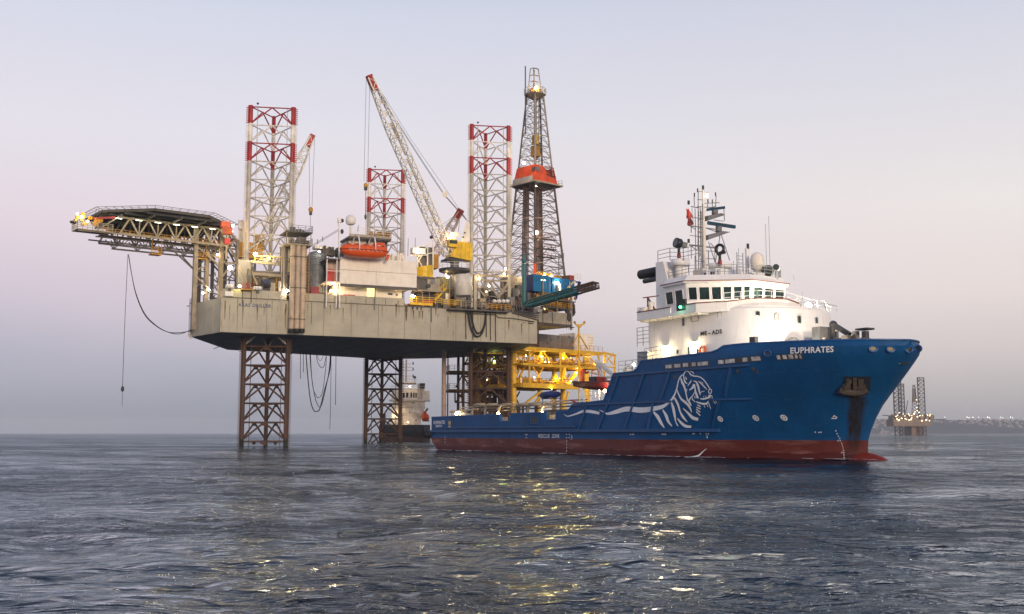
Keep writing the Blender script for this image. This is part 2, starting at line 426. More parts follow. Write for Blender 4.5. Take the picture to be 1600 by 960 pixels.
def hb(x, z):
    zc = 9.52; ext = 0
    if z > zc: ext = -(z-zc)*.62; z = zc
    k = min(max(z/9.25, 0), 1); k = k*k*(3-2*k)*.6+k*.4
    xs = interp(STEM, z); xe = 45+k*11; n = 1.75+k*.75; m = 1.08+k*.62
    if x <= xe: b = HB
    else:
        u = min(max((x-xe)/(xs-xe), 0), 1); b = HB*max(0, 1-u**n)**(1/m)
    return max(b+ext, 0.0)
def zkeel(x):
    return -2.2 if x > 9 else 1.35-3.55*(1-(1-x/9)**2.0)
def hullpt(px, py, eps=.03):
    y = -HB; 
    for _ in range(40):
        p = SHIP.Y(px, py, y); y = y*.5+.5*(-hb(p.x, p.z)-eps)
    return p.x, p.z
ship = thing('supply_vessel', 'large blue hulled offshore supply vessel with white bridge and tiger drawing on its side', 'ship', (34, 0, 0))
def blue_hull_material():
    global nt
    m = bpy.data.materials.new('ship_hull_paint'); m.use_nodes = True; nt = m.node_tree; nt.nodes.clear()
    out = N('ShaderNodeOutputMaterial'); b = N('ShaderNodeBsdfPrincipled'); L(b.outputs[0], out.inputs[0])
    tc = N('ShaderNodeTexCoord'); mp0 = N('ShaderNodeMapping'); mp0.inputs['Location'].default_value = (34, 0, 0); L(tc.outputs['Object'], mp0.inputs[0])
    P = mp0.outputs[0]; sp = N('ShaderNodeSeparateXYZ'); L(P, sp.inputs[0]); X, Y_, Z = sp.outputs
    def noise(scale, det, sc=(1, 1, 1)):
        mp = N('ShaderNodeMapping'); mp.inputs['Scale'].default_value = sc; L(P, mp.inputs[0])
        n = N('ShaderNodeTexNoise'); n.inputs['Scale'].default_value = scale; n.inputs['Detail'].default_value = det; n.inputs['Roughness'].default_value = .65
        L(mp.outputs[0], n.inputs[0]); return n.outputs[0]
    nb = noise(.22, 6); ns = noise(1.0, 7, (1.6, 1.6, .18)); nw = noise(.55, 5, (.35, .35, 2.2))
    blue = mixc(mrange(nb, .3, .7), (.002, .053, .158, 1), (.003, .075, .218, 1))
    blue = mixc(mrange(ns, .50, .75, 0, .45), blue, (.004, .034, .10, 1))
    red = mixc(mrange(nb, .3, .7), (.095, .021, .017, 1), (.14, .032, .024, 1))
    red = mixc(mrange(nw, .50, .68, 0, .55), red, (.27, .13, .11, 1))
    red = mixc(mrange(ns, .55, .75, 0, .6), red, (.06, .012, .012, 1))
    def math_(op, a, b_=None, c=None):
        n = N('ShaderNodeMath'); n.operation = op
        for i, v in enumerate((a, b_, c)):
            if v is None: continue
            if hasattr(v, 'node'): L(v, n.inputs[i])
            else: n.inputs[i].default_value = v
        return n.outputs[0]
    # wet growth band just over the sea, jagged
    zz = math_('ADD', Z, math_('MULTIPLY', math_('SUBTRACT', nw, .5), 1.1))
    wet = mrange(zz, .55, .75, 1, 0)
    red = mixc(wet, red, (.075, .012, .011, 1))
    fac = mrange(Z, 1.66, 1.68, 0, 1, False)
    c = mixc(fac, red, blue)
    # long rust and mud stain under the anchor pocket
    dx = math_('ABSOLUTE', math_('SUBTRACT', math_('ADD', X, math_('MULTIPLY', math_('SUBTRACT', ns, .5), .5)), math_('ADD', math_('MULTIPLY', math_('ADD', math_('MULTIPLY', Z, float(AQ[0])), float(AQ[1])), Z), float(AQ[2]))))
    st = math_('MULTIPLY', mrange(dx, _w0*.55, _w0*1.25, 1, 0), mrange(Z, .3, 2.6, .45, 1))
    st = math_('MULTIPLY', st, mrange(Z, 6.0, 6.6, 1, 0)); st = math_('MULTIPLY', st, mrange(Y_, -.6, -.2, 1, 0))
    c = mixc(math_('MULTIPLY', st, mrange(noise(1.4, 5, (2.5, 2.5, .3)), .25, .6, .55, 1)), c, (.020, .014, .010, 1))
    # rust weeping from strakes
    rs = math_('MULTIPLY', mrange(noise(2.2, 6, (1.5, 1.5, .12)), .64, .74), mrange(Z, 1.6, 2.6, .2, 1))
    c = mixc(math_('MULTIPLY', rs, .55), c, (.10, .045, .02, 1))
    sc_ = math_('MULTIPLY', mrange(noise(1.1, 6, (.25, .25, 2.6)), .60, .70), mrange(noise(.3, 3), .45, .62))
    c = mixc(math_('MULTIPLY', sc_, .30), c, (.10, .14, .20, 1))
    L(c, b.inputs['Base Color']); b.inputs['Roughness'].default_value = .48
    b.inputs['Specular IOR Level'].default_value = .22
    # plating seams and slight buckling
    bk = noise(.9, 3, (1, 1, .6)); bp = N('ShaderNodeBump'); bp.inputs['Distance'].default_value = .10; bp.inputs['Strength'].default_value = .5; L(bk, bp.inputs['Height'])
    br = N('ShaderNodeTexBrick'); mpb = N('ShaderNodeMapping'); mpb.inputs['Rotation'].default_value = (math.pi/2, 0, 0); L(P, mpb.inputs[0]); L(mpb.outputs[0], br.inputs[0])
    br.inputs['Scale'].default_value = 1; br.inputs['Brick Width'].default_value = 6; br.inputs['Row Height'].default_value = 1.9; br.inputs['Mortar Size'].default_value = .02
    bp2 = N('ShaderNodeBump'); bp2.inputs['Distance'].default_value = .05; bp2.inputs['Strength'].default_value = .4; bp2.invert = True
    L(br.outputs['Fac'], bp2.inputs['Height']); L(bp.outputs[0], bp2.inputs['Normal']); L(bp2.outputs[0], b.inputs['Normal'])
    return m
_pp = [hullpt(1339, 606), hullpt(1337, 645), hullpt(1334, 684)]; AQ = np.polyfit([p[1] for p in _pp], [p[0] for p in _pp], 2)
_w0 = (hullpt(1352, 645)[0]-hullpt(1324, 645)[0])/2
def build_hull():
    S = sorted(set([i*.9 for i in range(0, 50)]+[t[0] for t in TOP if t[0] < 45]+[.3, .6, 1.2]))
    S = [s for s in S if s < 44.9]
    W = [w for w in np.linspace(0, 1, 58)]; W = [1-(1-w)**1.6 for w in W]
    cols = []
    zrel = [0, .08, .16, .24, .32, .40, .48, .56, .64, .72, .80, .88, .915, .96, 1]
    def column(xf, xd):
        zt = interp(TOP, xd); zk = zkeel(xd); c = []
        zs = []
        for r in zrel:
            z = zk+r*(zt-zk); zs.append(z)
        for z in zs:
            x = xf(z); c.append((x, hb(x, z), z))
        return c
    for s in S: cols.append(column(lambda z, s=s: s, s))
    for w in W: cols.append(column(lambda z, w=w: 45+(interp(STEM, z)-45)*w, 45+(73.9-45)*w))
    m = blue_hull_material(); nz_ = len(zrel); vs = []; fs = []
    for sgn in (-1, 1):
        base = len(vs)
        for c in cols:
            for (x, y, z) in c: vs.append((x-34, sgn*y, z))
        for i in range(len(cols)-1):
            for j in range(nz_-1):
                q = (base+i*nz_+j, base+(i+1)*nz_+j, base+(i+1)*nz_+j+1, base+i*nz_+j+1)
                fs.append(q if sgn < 0 else q[::-1])
    n1 = len(cols)*nz_
    for j in range(nz_-1): fs.append((j, j+1, n1+j+1, n1+j))         # transom
    for i in range(len(cols)-1): fs.append((i*nz_, n1+i*nz_, n1+(i+1)*nz_, (i+1)*nz_))   # bottom
    me = mesh('hull', vs, fs, m, True)
    bm = bmesh.new(); bm.from_mesh(me); bmesh.ops.remove_doubles(bm, verts=bm.verts, dist=.002); bmesh.ops.recalc_face_normals(bm, faces=bm.faces); bm.normal_update()
    if sum(f.normal.y*f.calc_area() for f in bm.faces if f.calc_center_median().y < -4) > 0: bmesh.ops.reverse_faces(bm, faces=bm.faces)
    bm.to_mesh(me); bm.free()
    me.shade_smooth()
    o = put(ship, 'hull', me, Matrix.Translation((34, 0, 0)))
    sol = o.modifiers.new('thickness', 'SOLIDIFY'); sol.thickness = .22; sol.offset = -1
    # shaded edges stay crisp
    es = o.modifiers.new('edges', 'EDGE_SPLIT'); es.split_angle = math.radians(32)
build_hull()
def hull_strip(name, x0, x1, zf, w, h, mat, step=.9, sides=(-1,)):
    for sg in sides:
        mb = MB(); n = max(2, int((x1-x0)/step)); vs = []
        for i in range(n+1):
            x = x0+(x1-x0)*i/n; z = zf(x)
            ya = hb(x, z)-.04; yb = hb(x, z)+w
            vs += [(x, sg*ya, z-h/2), (x, sg*yb, z-h/2), (x, sg*yb, z+h/2), (x, sg*ya, z+h/2)]
        fs = []
        for i in range(n):
            for k in range(4): fs.append((4*i+k, 4*i+(k+1) % 4, 4*i+4+(k+1) % 4, 4*i+4+k))
        fs += [(0, 1, 2, 3), (4*n+3, 4*n+2, 4*n+1, 4*n)]
        mb.add(vs, fs); mb.put(ship, name, mat)
hull_strip('rubbing_strake', -.3, 57.6, lambda x: 2.55, .34, .30, blue_line, sides=(-1, 1))
hull_strip('rubbing_strake', .3, 36, lambda x: 3.0, .16, .16, blue_line)
hull_strip('belt_rail', 43.2, 62.8, lambda x: 8.18+.004*(x-43), .15, .20, blue_line)
hull_strip('belt_rail', 35.2, 52.6, lambda x: 5.32, .15, .18, blue_line)
hull_strip('belt_rail', 57.6, 62.0, lambda x: 5.34, .13, .16, blue_line)
# bulwark cap following the sheer
def cap_rail():
    for sg in (-1, 1):
        mb = MB()
        xs = sorted(set([t[0] for t in TOP if t[0] < 73.7]+list(np.linspace(0, 73.6, 90))+list(np.linspace(70, 73.7, 14))))
        pts = []
        for x in xs:
            z = interp(TOP, x); b = hb(min(x, 73.88), z)
            pts.append((x, sg*(b-.1), z+.03))
        for a, b in zip(pts[:-1], pts[1:]):
            if (Vector(a)-Vector(b)).length > .01: mb.bar(a, b, .34, .10)
        mb.put(ship, 'cap_rail', blue_light if sg < 0 else blue_line)
cap_rail()
# slanted fender ribs between the belts
def rib(pa, pb):
    (x0, z0), (x1, z1) = hullpt(*pa), hullpt(*pb)
    n = 6; pts = []
    for i in range(n+1):
        x = x0+(x1-x0)*i/n; z = z0+(z1-z0)*i/n; pts.append((x, -hb(x, z)-.05, z))
    mb = MB()
    for a, b in zip(pts[:-1], pts[1:]): mb.bar(a, b, .22, .20)
    mb.put(ship, 'fender_rib', blue_line)
for a, b in [((967, 587), (952, 629)), ((1007, 584), (991, 628)), ((1048, 580), (1033, 624)), ((1143, 573), (1134, 619)),
             ((917, 635), (905, 671)), ((950, 633), (935, 671)), ((991, 629), (976, 671)), ((1022, 627), (1013, 671)), ((1125, 624), (1113, 671))]: rib(a, b)
# decks
def deck(name, x0, x1, z, mat, inset=.25):
    xs = np.linspace(x0, x1, 40); poly = [(x, -max(hb(x, z)-inset, .02)) for x in xs]+[(x, max(hb(x, z)-inset, .02)) for x in xs[::-1]]
    mb = MB(); mb.prism(poly, z-.15, z); return mb.put(ship, name, mat)
deck('main_deck', .2, 43, 2.6, material('deck_green', (.05, .09, .07), .7, rust=.3))
deck('forecastle_deck', 43.4, 73.5, 8.2, material('deck_green', (.05, .09, .07)))
box(ship, 'forecastle_bulkhead', ship_grey, 43.1, 43.5, -8.2, 8.2, 2.6, 8.2)
# bulbous bow
def bulb():
    mb = MB(); pts = []; rr = []
    for i in range(15):
        t = i/14; pts.append((66.6+t*4.9, 0, -.42+.12*math.sin(t*3)-.45*t**3)); rr.append(max(.05, 1.05*math.sqrt(max(0, 1-(max(0, t-.12)/.88)**2.4))))
    mb.tube(pts, rr, 14); mb.put(ship, 'bulbous_bow', material('bulb_red', (.22, .028, .018), .4, var=.1), smooth=True)
bulb()
# stern fender lip and roller
rod(ship, 'stern_roller', steel_dark, (-.5, -5, 2.3), (-.5, 5, 2.3), .7, 16)
bar(ship, 'stern_fender', black, (-.15, -8.9, 2.35), (-.15, -5, 2.35), .9, .55)
# ---- text and marks that follow the hull
def hull_text(name, txt, pxl, pxr, pytop_l, pybot_l, pybot_r, mat, bold=.02, space=1.05):
    pts, fs = text_mesh(txt, 1.0, 1.0, bold, space)
    vs = []
    for u, v in pts:
        x, z = hullpt(pxl+(pxr-pxl)*u, pybot_l+(pybot_r-pybot_l)*u+(pytop_l-pybot_l)*v); vs.append((x, -hb(x, z)-.035, z))
    me = mesh('lettering', vs, fs, mat); return put(ship, name, me)
hull_text('name_lettering', 'EUPHRATES', 1235, 1302.5, 543.5, 553, 550.5, mark_white, .018, 1.06)
hull_text('name_lettering', 'EUPHRATES', 677.5, 695, 658, 663.2, 662.6, mark_white, .02, 1.0)
hull_text('port_lettering', 'MONROVIA', 681, 690.5, 664.2, 668, 667.6, mark_white, .02, 1.0)
hull_text('rescue_lettering', 'RESCUE', 841.5, 859, 678.4, 684.4, 684.4, mark_white, .005, 1.0)
hull_text('rescue_lettering', 'ZONE', 862.5, 874, 678.4, 684.4, 684.4, mark_white, .005, 1.0)
def ribbon(name, pts, widths, origin, scale, mat=mark_white):
    P = [Vector((origin[0]+x/scale, origin[1]+y/scale)) for x, y in pts]
    # smooth (Catmull-Rom)
    Q = []; Wd = []
    n = len(P)
    for i in range(n-1):
        p0, p1, p2, p3 = P[max(i-1, 0)], P[i], P[i+1], P[min(i+2, n-1)]
        for k in range(5):
            t = k/5; Q.append(.5*((2*p1)+(p2-p0)*t+(2*p0-5*p1+4*p2-p3)*t*t+(3*p1-p0-3*p2+p3)*t**3)); Wd.append(widths[i]+(widths[i+1]-widths[i])*t)
    Q.append(P[-1]); Wd.append(widths[-1]); vs = []; fs = []
    for i, q in enumerate(Q):
        d = (Q[min(i+1, len(Q)-1)]-Q[max(i-1, 0)]); d.normalize(); nn_ = Vector((-d.y, d.x))*(Wd[i]*1.1+1)/scale/2
        for s in (1, -1):
            w = q+nn_*s; x, z = hullpt(w.x, w.y); vs.append((x, -hb(x, z)-.04, z))
    for i in range(len(Q)-1): fs.append((2*i, 2*i+1, 2*i+3, 2*i+2))
    return put(ship, name, mesh('tiger_stroke', vs, fs, mat))
A = (870, 560); K = 5.646
body = [([(62, 492), (95, 512), (160, 495), (240, 468), (320, 474), (376, 486)], [2, 8, 14, 26, 28, 24]),
        ([(375, 457), (415, 474), (450, 490), (520, 474), (620, 448), (740, 458), (850, 446), (930, 428), (985, 392), (1035, 345)], [3, 12, 20, 36, 46, 50, 44, 34, 22, 14]),
        ([(853, 474), (890, 515), (920, 570), (950, 615)], [16, 32, 26, 6]), ([(935, 455), (965, 505), (985, 560), (1018, 600)], [10, 28, 22, 6]),
        ([(1010, 385), (1028, 440), (1040, 500), (1050, 560), (1070, 598)], [12, 26, 22, 8, 12]), ([(1040, 350), (1070, 410), (1088, 470), (1115, 520), (1152, 562)], [16, 20, 14, 24, 5]),
        ([(1065, 530), (1100, 572), (1140, 600), (1187, 604)], [8, 24, 26, 20]), ([(1115, 442), (1160, 485), (1200, 525), (1248, 540)], [6, 20, 30, 28]),
        ([(1060, 260), (1050, 300), (1028, 350)], [6, 10, 16])]
for p, w in body: ribbon('tiger_stripe', p, [v*.86-1 for v in w], A, K)
A2 = (1050, 570); K2 = 8.722
head = [([(0, 460), (40, 400), (70, 310), (90, 220), (120, 160), (165, 130)], [14, 16, 14, 12, 12, 10]),
        ([(165, 190), (160, 140), (185, 95), (225, 95), (255, 135), (300, 155), (370, 165), (430, 205), (480, 270), (520, 335)], [12, 12, 12, 12, 14, 14, 12, 12, 12, 10]),
        ([(250, 95), (280, 100), (300, 130)], [8, 12, 6]), ([(120, 180), (140, 240), (165, 290), (185, 360), (200, 430), (215, 495)], [10, 26, 26, 16, 14, 18]),
        ([(165, 190), (180, 235), (210, 262)], [12, 20, 6]), ([(185, 165), (200, 205)], [6, 14]), ([(70, 340), (90, 400), (130, 470), (190, 520), (235, 570), (270, 650)], [8, 14, 24, 30, 26, 8]),
        ([(265, 210), (250, 240), (215, 290)], [6, 14, 6]), ([(300, 265), (285, 310), (235, 350)], [20, 30, 6]), ([(310, 270), (318, 350), (335, 410), (355, 460)], [10, 18, 26, 22]),
        ([(290, 225), (330, 235), (355, 290), (370, 350), (385, 415)], [4, 18, 26, 20, 8]), ([(360, 225), (395, 255), (440, 300), (478, 340)], [6, 14, 14, 8]), ([(385, 232), (420, 248), (410, 270)], [4, 6, 5]),
        ([(385, 395), (405, 370), (445, 362)], [5, 8, 4]), ([(505, 340), (500, 375), (520, 400), (538, 370), (535, 340), (505, 340)], [9, 9, 9, 9, 9, 9]),
        ([(385, 465), (430, 468), (480, 455), (515, 440), (500, 415)], [10, 18, 20, 26, 14]), ([(430, 445), (438, 425)], [8, 3]), ([(460, 440), (466, 422)], [8, 3]), ([(515, 415), (545, 430), (548, 465)], [10, 10, 5]),
        ([(330, 505), (370, 520), (430, 535), (480, 525), (495, 495)], [10, 18, 22, 20, 8]), ([(310, 370), (285, 420), (250, 460), (225, 500)], [8, 10, 14, 22]), ([(230, 500), (245, 530), (265, 562)], [24, 22, 8]),
        ([(275, 450), (285, 480), (320, 510)], [6, 12, 6]), ([(310, 430), (315, 460)], [10, 8]), ([(345, 545), (390, 575)], [10, 12]), ([(335, 580), (390, 605)], [10, 12]), ([(330, 605), (385, 650)], [12, 12]), ([(330, 640), (385, 695)], [12, 12]),
        ([(560, 490), (595, 535)], [5, 9]), ([(590, 485), (630, 548)], [5, 9]), ([(435, 540), (450, 588)], [6, 5]), ([(470, 535), (495, 580)], [6, 5]), ([(500, 520), (530, 605)], [8, 5]), ([(205, 330), (195, 380)], [8, 5])]
for p, w in head: ribbon('tiger_line', p, w, A2, K2)
def hull_ring(px, py, r, w, full=False):
    x0, z0 = hullpt(px, py); vs = []; fs = []; n = 20
    for i in range(n):
        a = 2*math.pi*i/n
        for q in (r, r-w): x = x0+q*math.cos(a); z = z0+q*math.sin(a); vs.append((x, -hb(x, z)-.04, z))
    fs = [(2*i, 2*i+1, (2*i+3) % (2*n), (2*i+2) % (2*n)) for i in range(n)]
    put(ship, 'thruster_mark', mesh('ring', vs, fs, mark_white))
    me_b = MB()
    me_b.add([(x0+dx, -hb(x0+dx, z0+dz)-.045, z0+dz) for dx, dz in ((-r*.5, -.04), (r*.5, -.04), (r*.5, .04), (-r*.5, .04))], [(0, 1, 2, 3)])
    me_b.add([(x0+dx, -hb(x0+dx, z0+dz)-.05, z0+dz) for dx, dz in ((-.05, -r*.5), (.05, -r*.5), (.05, r*.5), (-.05, r*.5))], [(0, 1, 2, 3)])
    me_b.put(ship, 'thruster_mark', mark_white)
for px, py in ((1125.5, 655), (1181, 653.5), (1225, 653)): hull_ring(px, py, .26, .09)
ribbon('bulb_mark', [(0, 14), (34, 14), (38, 4), (24, 2)], [3, 4, 4, 3], (1299, 651), 4.5); ribbon('bulb_mark', [(10, 8), (22, -8), (24, 2)], [3, 3, 3], (1299, 651), 4.5)
def draft_marks(pts):
    for px, py in pts:
        x, z = hullpt(px, py); y = -hb(x, z)-.04; box(ship, 'draft_mark', mark_white, x-.07, x+.07, y-.01, y, z-.055, z+.055)
draft_marks([(1306, 673.5), (1308, 678), (1310, 682), (1312, 685.5), (1313, 689), (1309.5, 689), (1315, 693), (1316, 696.5), (1317, 700), (1318, 704), (1318.5, 707.5), (1315.5, 707.5), (1318.8, 711), (1319, 715)])
draft_marks([(885.5, 679+i*5.2) for i in range(6)]+[(889.5, 679+i*5) for i in range(2)]+[(893, 681+i*5) for i in range(2)]+[(894, 683.5), (695.5, 683), (695.5, 687), (695.5, 691), (822.6, 680), (822.6, 684), (821, 679), (824, 679)])
draft_marks([(1105, 681.5), (1105, 684), (1083, 678), (1085, 678), (1094.5, 678), (1103.5, 678), (1107, 678), (1035, 678.8), (1037.5, 678.8), (1040, 678.8), (985, 679), (988, 679), (990, 679), (1274, 675.5), (1280, 675.7), (1283, 675.7)])
# freeing slots along the forecastle, lit interior painted as pale panels over dark strips
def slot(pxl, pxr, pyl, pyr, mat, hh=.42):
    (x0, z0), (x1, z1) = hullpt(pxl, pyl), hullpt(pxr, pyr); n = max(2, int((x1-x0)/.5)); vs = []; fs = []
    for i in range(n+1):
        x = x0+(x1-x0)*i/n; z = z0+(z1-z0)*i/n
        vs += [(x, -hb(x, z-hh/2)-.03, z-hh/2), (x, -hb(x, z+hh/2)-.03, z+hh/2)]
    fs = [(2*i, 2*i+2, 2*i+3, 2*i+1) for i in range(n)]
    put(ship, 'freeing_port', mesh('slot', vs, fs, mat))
slot_m = material('lit_port_fill', (.55, .54, .52), .6, var=.35, scale=2.2)
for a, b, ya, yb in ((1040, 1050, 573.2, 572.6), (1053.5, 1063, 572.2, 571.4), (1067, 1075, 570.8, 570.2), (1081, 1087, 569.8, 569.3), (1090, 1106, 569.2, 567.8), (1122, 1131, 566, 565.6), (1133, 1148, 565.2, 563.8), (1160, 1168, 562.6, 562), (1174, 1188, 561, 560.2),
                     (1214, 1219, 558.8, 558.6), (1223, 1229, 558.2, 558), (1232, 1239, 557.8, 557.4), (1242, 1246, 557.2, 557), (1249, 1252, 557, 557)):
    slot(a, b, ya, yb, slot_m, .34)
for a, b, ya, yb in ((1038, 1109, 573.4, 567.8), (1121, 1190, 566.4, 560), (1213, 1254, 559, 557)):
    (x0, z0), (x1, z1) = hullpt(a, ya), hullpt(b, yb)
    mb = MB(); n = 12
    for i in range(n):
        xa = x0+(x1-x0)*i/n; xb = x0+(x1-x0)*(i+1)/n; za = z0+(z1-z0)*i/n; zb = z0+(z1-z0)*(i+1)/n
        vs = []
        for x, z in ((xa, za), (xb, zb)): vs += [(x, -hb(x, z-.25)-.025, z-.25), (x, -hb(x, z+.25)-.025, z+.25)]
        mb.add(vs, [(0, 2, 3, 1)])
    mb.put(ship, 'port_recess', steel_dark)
def hull_patch(name, pxl, pxr, pyt, pyb, mat, eps=.03, w=None):
    x0, z1 = hullpt(pxl, pyt); x1, z0 = hullpt(pxr, pyb)
    vs = [(x, -hb(x, z)-eps, z) for x, z in ((x0, z0), (x1, z0), (x1, z1), (x0, z1))]
    return put(ship, name, mesh(name, vs, [(0, 1, 2, 3)], mat))
# side openings in the aft bulwark
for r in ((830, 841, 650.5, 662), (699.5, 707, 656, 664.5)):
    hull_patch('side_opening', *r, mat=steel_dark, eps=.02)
    x0, z1 = hullpt(r[0], r[2]); x1, z0 = hullpt(r[1], r[3]); mb = MB(); y = -HB-.06
    for a, b in (((x0, y, z0), (x1, y, z0)), ((x0, y, z1), (x1, y, z1)), ((x0, y, z0), (x0, y, z1)), ((x1, y, z0), (x1, y, z1))): mb.bar(a, b, .12)
    mb.put(ship, 'opening_frame', blue_line)
x0, z1 = hullpt(700.5, 658); box(ship, 'fairlead_roller', tube_tan, x0+.1, x0+.7, -8.58, -8.5, z1-.9, z1)
for px, py in ((916, 663), (1054, 590), (818, 660), (1152, 580), (1176, 577), (1182, 581)):
    x, z = hullpt(px, py); rod(ship, 'scupper', steel_dark, (x, -hb(x, z)-.05, z), (x, -hb(x, z)+.1, z), .18, 10)
# mooring fairleads at the bow
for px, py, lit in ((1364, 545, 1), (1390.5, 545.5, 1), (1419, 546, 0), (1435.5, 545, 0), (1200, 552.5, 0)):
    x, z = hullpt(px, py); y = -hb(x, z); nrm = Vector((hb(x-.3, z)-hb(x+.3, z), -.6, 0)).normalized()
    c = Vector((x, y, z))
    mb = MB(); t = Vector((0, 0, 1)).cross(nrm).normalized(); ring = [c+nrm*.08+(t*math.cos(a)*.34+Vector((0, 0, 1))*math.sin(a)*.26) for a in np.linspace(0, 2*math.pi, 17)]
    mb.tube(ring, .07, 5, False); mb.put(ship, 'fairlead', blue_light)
    put(ship, 'fairlead_opening', mesh('disc', [c+nrm*.05+(t*math.cos(a)*(.26 if lit else .32)+Vector((0, 0, 1))*math.sin(a)*(.17 if lit else .24)) for a in np.linspace(0, 2*math.pi, 17)[:-1]], [tuple(range(16))], truss_tan if lit else steel_dark))  # lit openings get a tan disc painted for the light behind them
# anchor over its pocket, whose recess shade is painted as a dark patch
def anchor():
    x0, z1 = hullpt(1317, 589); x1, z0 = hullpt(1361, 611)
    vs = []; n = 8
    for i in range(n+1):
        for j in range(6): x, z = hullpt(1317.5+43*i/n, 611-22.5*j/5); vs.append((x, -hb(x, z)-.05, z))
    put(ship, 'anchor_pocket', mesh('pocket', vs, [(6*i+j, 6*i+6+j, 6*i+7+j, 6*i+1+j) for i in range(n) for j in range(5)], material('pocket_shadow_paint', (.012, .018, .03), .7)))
    a = thing('anchor', 'heavy muddy stockless anchor stowed in the pocket at the blue bow', 'anchor', ((x0+x1)/2, -hb((x0+x1)/2, z0)-.3, z0))
    am = material('anchor_steel', (.075, .06, .048), .7, rust=.4)
    def hp(px, py, e): x, z = hullpt(px, py); return Vector((x, -hb(x, z)-e, z))
    bar(a, 'shank', am, hp(1338, 592, .2), hp(1339, 609, .25), .32)
    for p, q, w in (((1330, 594), (1326, 610), .42), ((1348, 594), (1352, 610), .42)):
        mb = MB(); P0, P1 = hp(*p, .25), hp(*q, .45); mb.bar(P0, P1, w, .3); mb.bar(P1, P1+(P0-P1)*.45+Vector((.0, 0, 0)), w*1.5, .36); mb.put(a, 'fluke', am)
    mb = MB(); P = [hp(px, py, .45) for px, py in ((1317, 610), (1325, 613), (1339, 614.5), (1351, 613.5), (1360, 609.5))]
    mb.tube(P, .3, 8); mb.put(a, 'crown', am)
anchor()
# ---- white deckhouse
def rounded_house(x0, xf, w, n=2.6, front=6.5, cnt=22):
    pts = [(x0, -w), (x0+2, -w)]
    xb = xf-front
    for i in range(cnt+1):
        a = -math.pi/2+math.pi*i/cnt
        c, s = math.cos(a), math.sin(a); pts.append((xb+front*abs(c)**(2/n), w*math.copysign(abs(s)**(2/n), s)))
    pts += [(x0+2, w), (x0, w)]; return pts
def loft(name, polyA, zA, polyB, zB, mat, smooth=True):
    n = len(polyA); vs = [(p[0], p[1], zA) for p in polyA]+[(p[0], p[1], zB) for p in polyB]
    fs = [(i, (i+1) % n, n+(i+1) % n, n+i) for i in range(n)]+[tuple(range(n))[::-1], tuple(range(n, 2*n))]
    me = mesh(name, vs, fs, mat, smooth); o = put(ship, name, me)
    e = o.modifiers.new('edges', 'EDGE_SPLIT'); e.split_angle = math.radians(40); return o
W_ = 7.0
loft('deckhouse', rounded_house(47.2, 63.4, W_, 2.4, 8.0), 8.2, rounded_house(47.2, 61.9, W_, 2.4, 7.8), 13.75, ship_white)
loft('deckhouse_coaming', rounded_house(53, 61.8, W_-.2, 2.4, 7.6), 13.75, rounded_house(53, 61.7, W_-.2, 2.4, 7.6), 14.0, ship_white)
# bridge wing deck
wing = [(47.0, -8.3), (56.2, -8.3), (58.5, -6.3), (58.5, 6.3), (56.2, 8.3), (47.0, 8.3)]
mb = MB(); mb.prism(wing, 13.55, 13.8); mb.put(ship, 'bridge_wing_deck', ship_white)
mb = MB()
for i in range(11): mb.box(47.3+i*.9, 47.38+i*.9, -8.2, -6.9, 13.4, 13.55)
mb.put(ship, 'wing_stiffener', ship_white)
mb = MB()
for a, b in (((47.0, -8.28), (52.4, -8.28)), ((53.6, -8.28), (56.2, -8.28)), ((56.2, -8.28), (58.4, -6.4))): mb.add([(a[0], a[1], 13.8), (b[0], b[1], 13.8), (b[0], b[1], 14.4), (a[0], a[1], 14.4), (a[0], a[1]+.08, 13.8), (b[0], b[1]+.08, 13.8), (b[0], b[1]+.08, 14.4), (a[0], a[1]+.08, 14.4)], [(0, 1, 2, 3), (7, 6, 5, 4), (3, 2, 6, 7), (0, 4, 5, 1), (0, 3, 7, 4), (1, 5, 6, 2)])
mb.put(ship, 'wing_bulwark', ship_white)
rust_rail = material('rusty_rail', (.22, .07, .05), .6, rust=.5)
bar(ship, 'wing_cap_rail', rust_rail, (47.0, -8.28, 14.43), (52.4, -8.28, 14.43), .12, .08)
mb = MB(); mb.bar((53.6, -8.28, 14.43), (56.2, -8.28, 14.43), .1); mb.bar((56.2, -8.28, 14.43), (58.4, -6.35, 14.5), .1); mb.bar((58.4, -6.35, 14.5), (60.2, -4.2, 14.75), .1); mb.bar((60.2, -4.2, 14.75), (61.2, -1.6, 14.7), .1); mb.bar((61.2, -1.6, 14.7), (61.4, -.2, 14.35), .1); mb.put(ship, 'wing_cap_rail', rust_rail)
# sloping screen from the wing up to the front coaming
put(ship, 'front_screen', mesh('screen', [(56.3, -8.2, 13.8), (58.4, -6.3, 13.8), (60.2, -4.1, 13.9), (61.2, -1.5, 13.9), (61.5, 1.5, 13.9), (56.3, -8.2, 14.35), (58.4, -6.3, 14.45), (60.2, -4.1, 14.7), (61.2, -1.5, 14.65), (61.5, 1.5, 13.95)],
    [(0, 1, 6, 5), (1, 2, 7, 6), (2, 3, 8, 7), (3, 4, 9, 8)], ship_white))
# green side light in its black box
bx = SHIP.Y(1065, 475, -8.3)
box(ship, 'sidelight_screen', mark_black, bx.x-.75, bx.x+.55, -8.34, -8.1, 13.95, 15.0); lamp(ship, (bx.x-.05, -8.42, 14.25), .14, e_green, 12, (.1, 1, .4), 'green_sidelight', off=(0, -.3, 0), lr=.1)
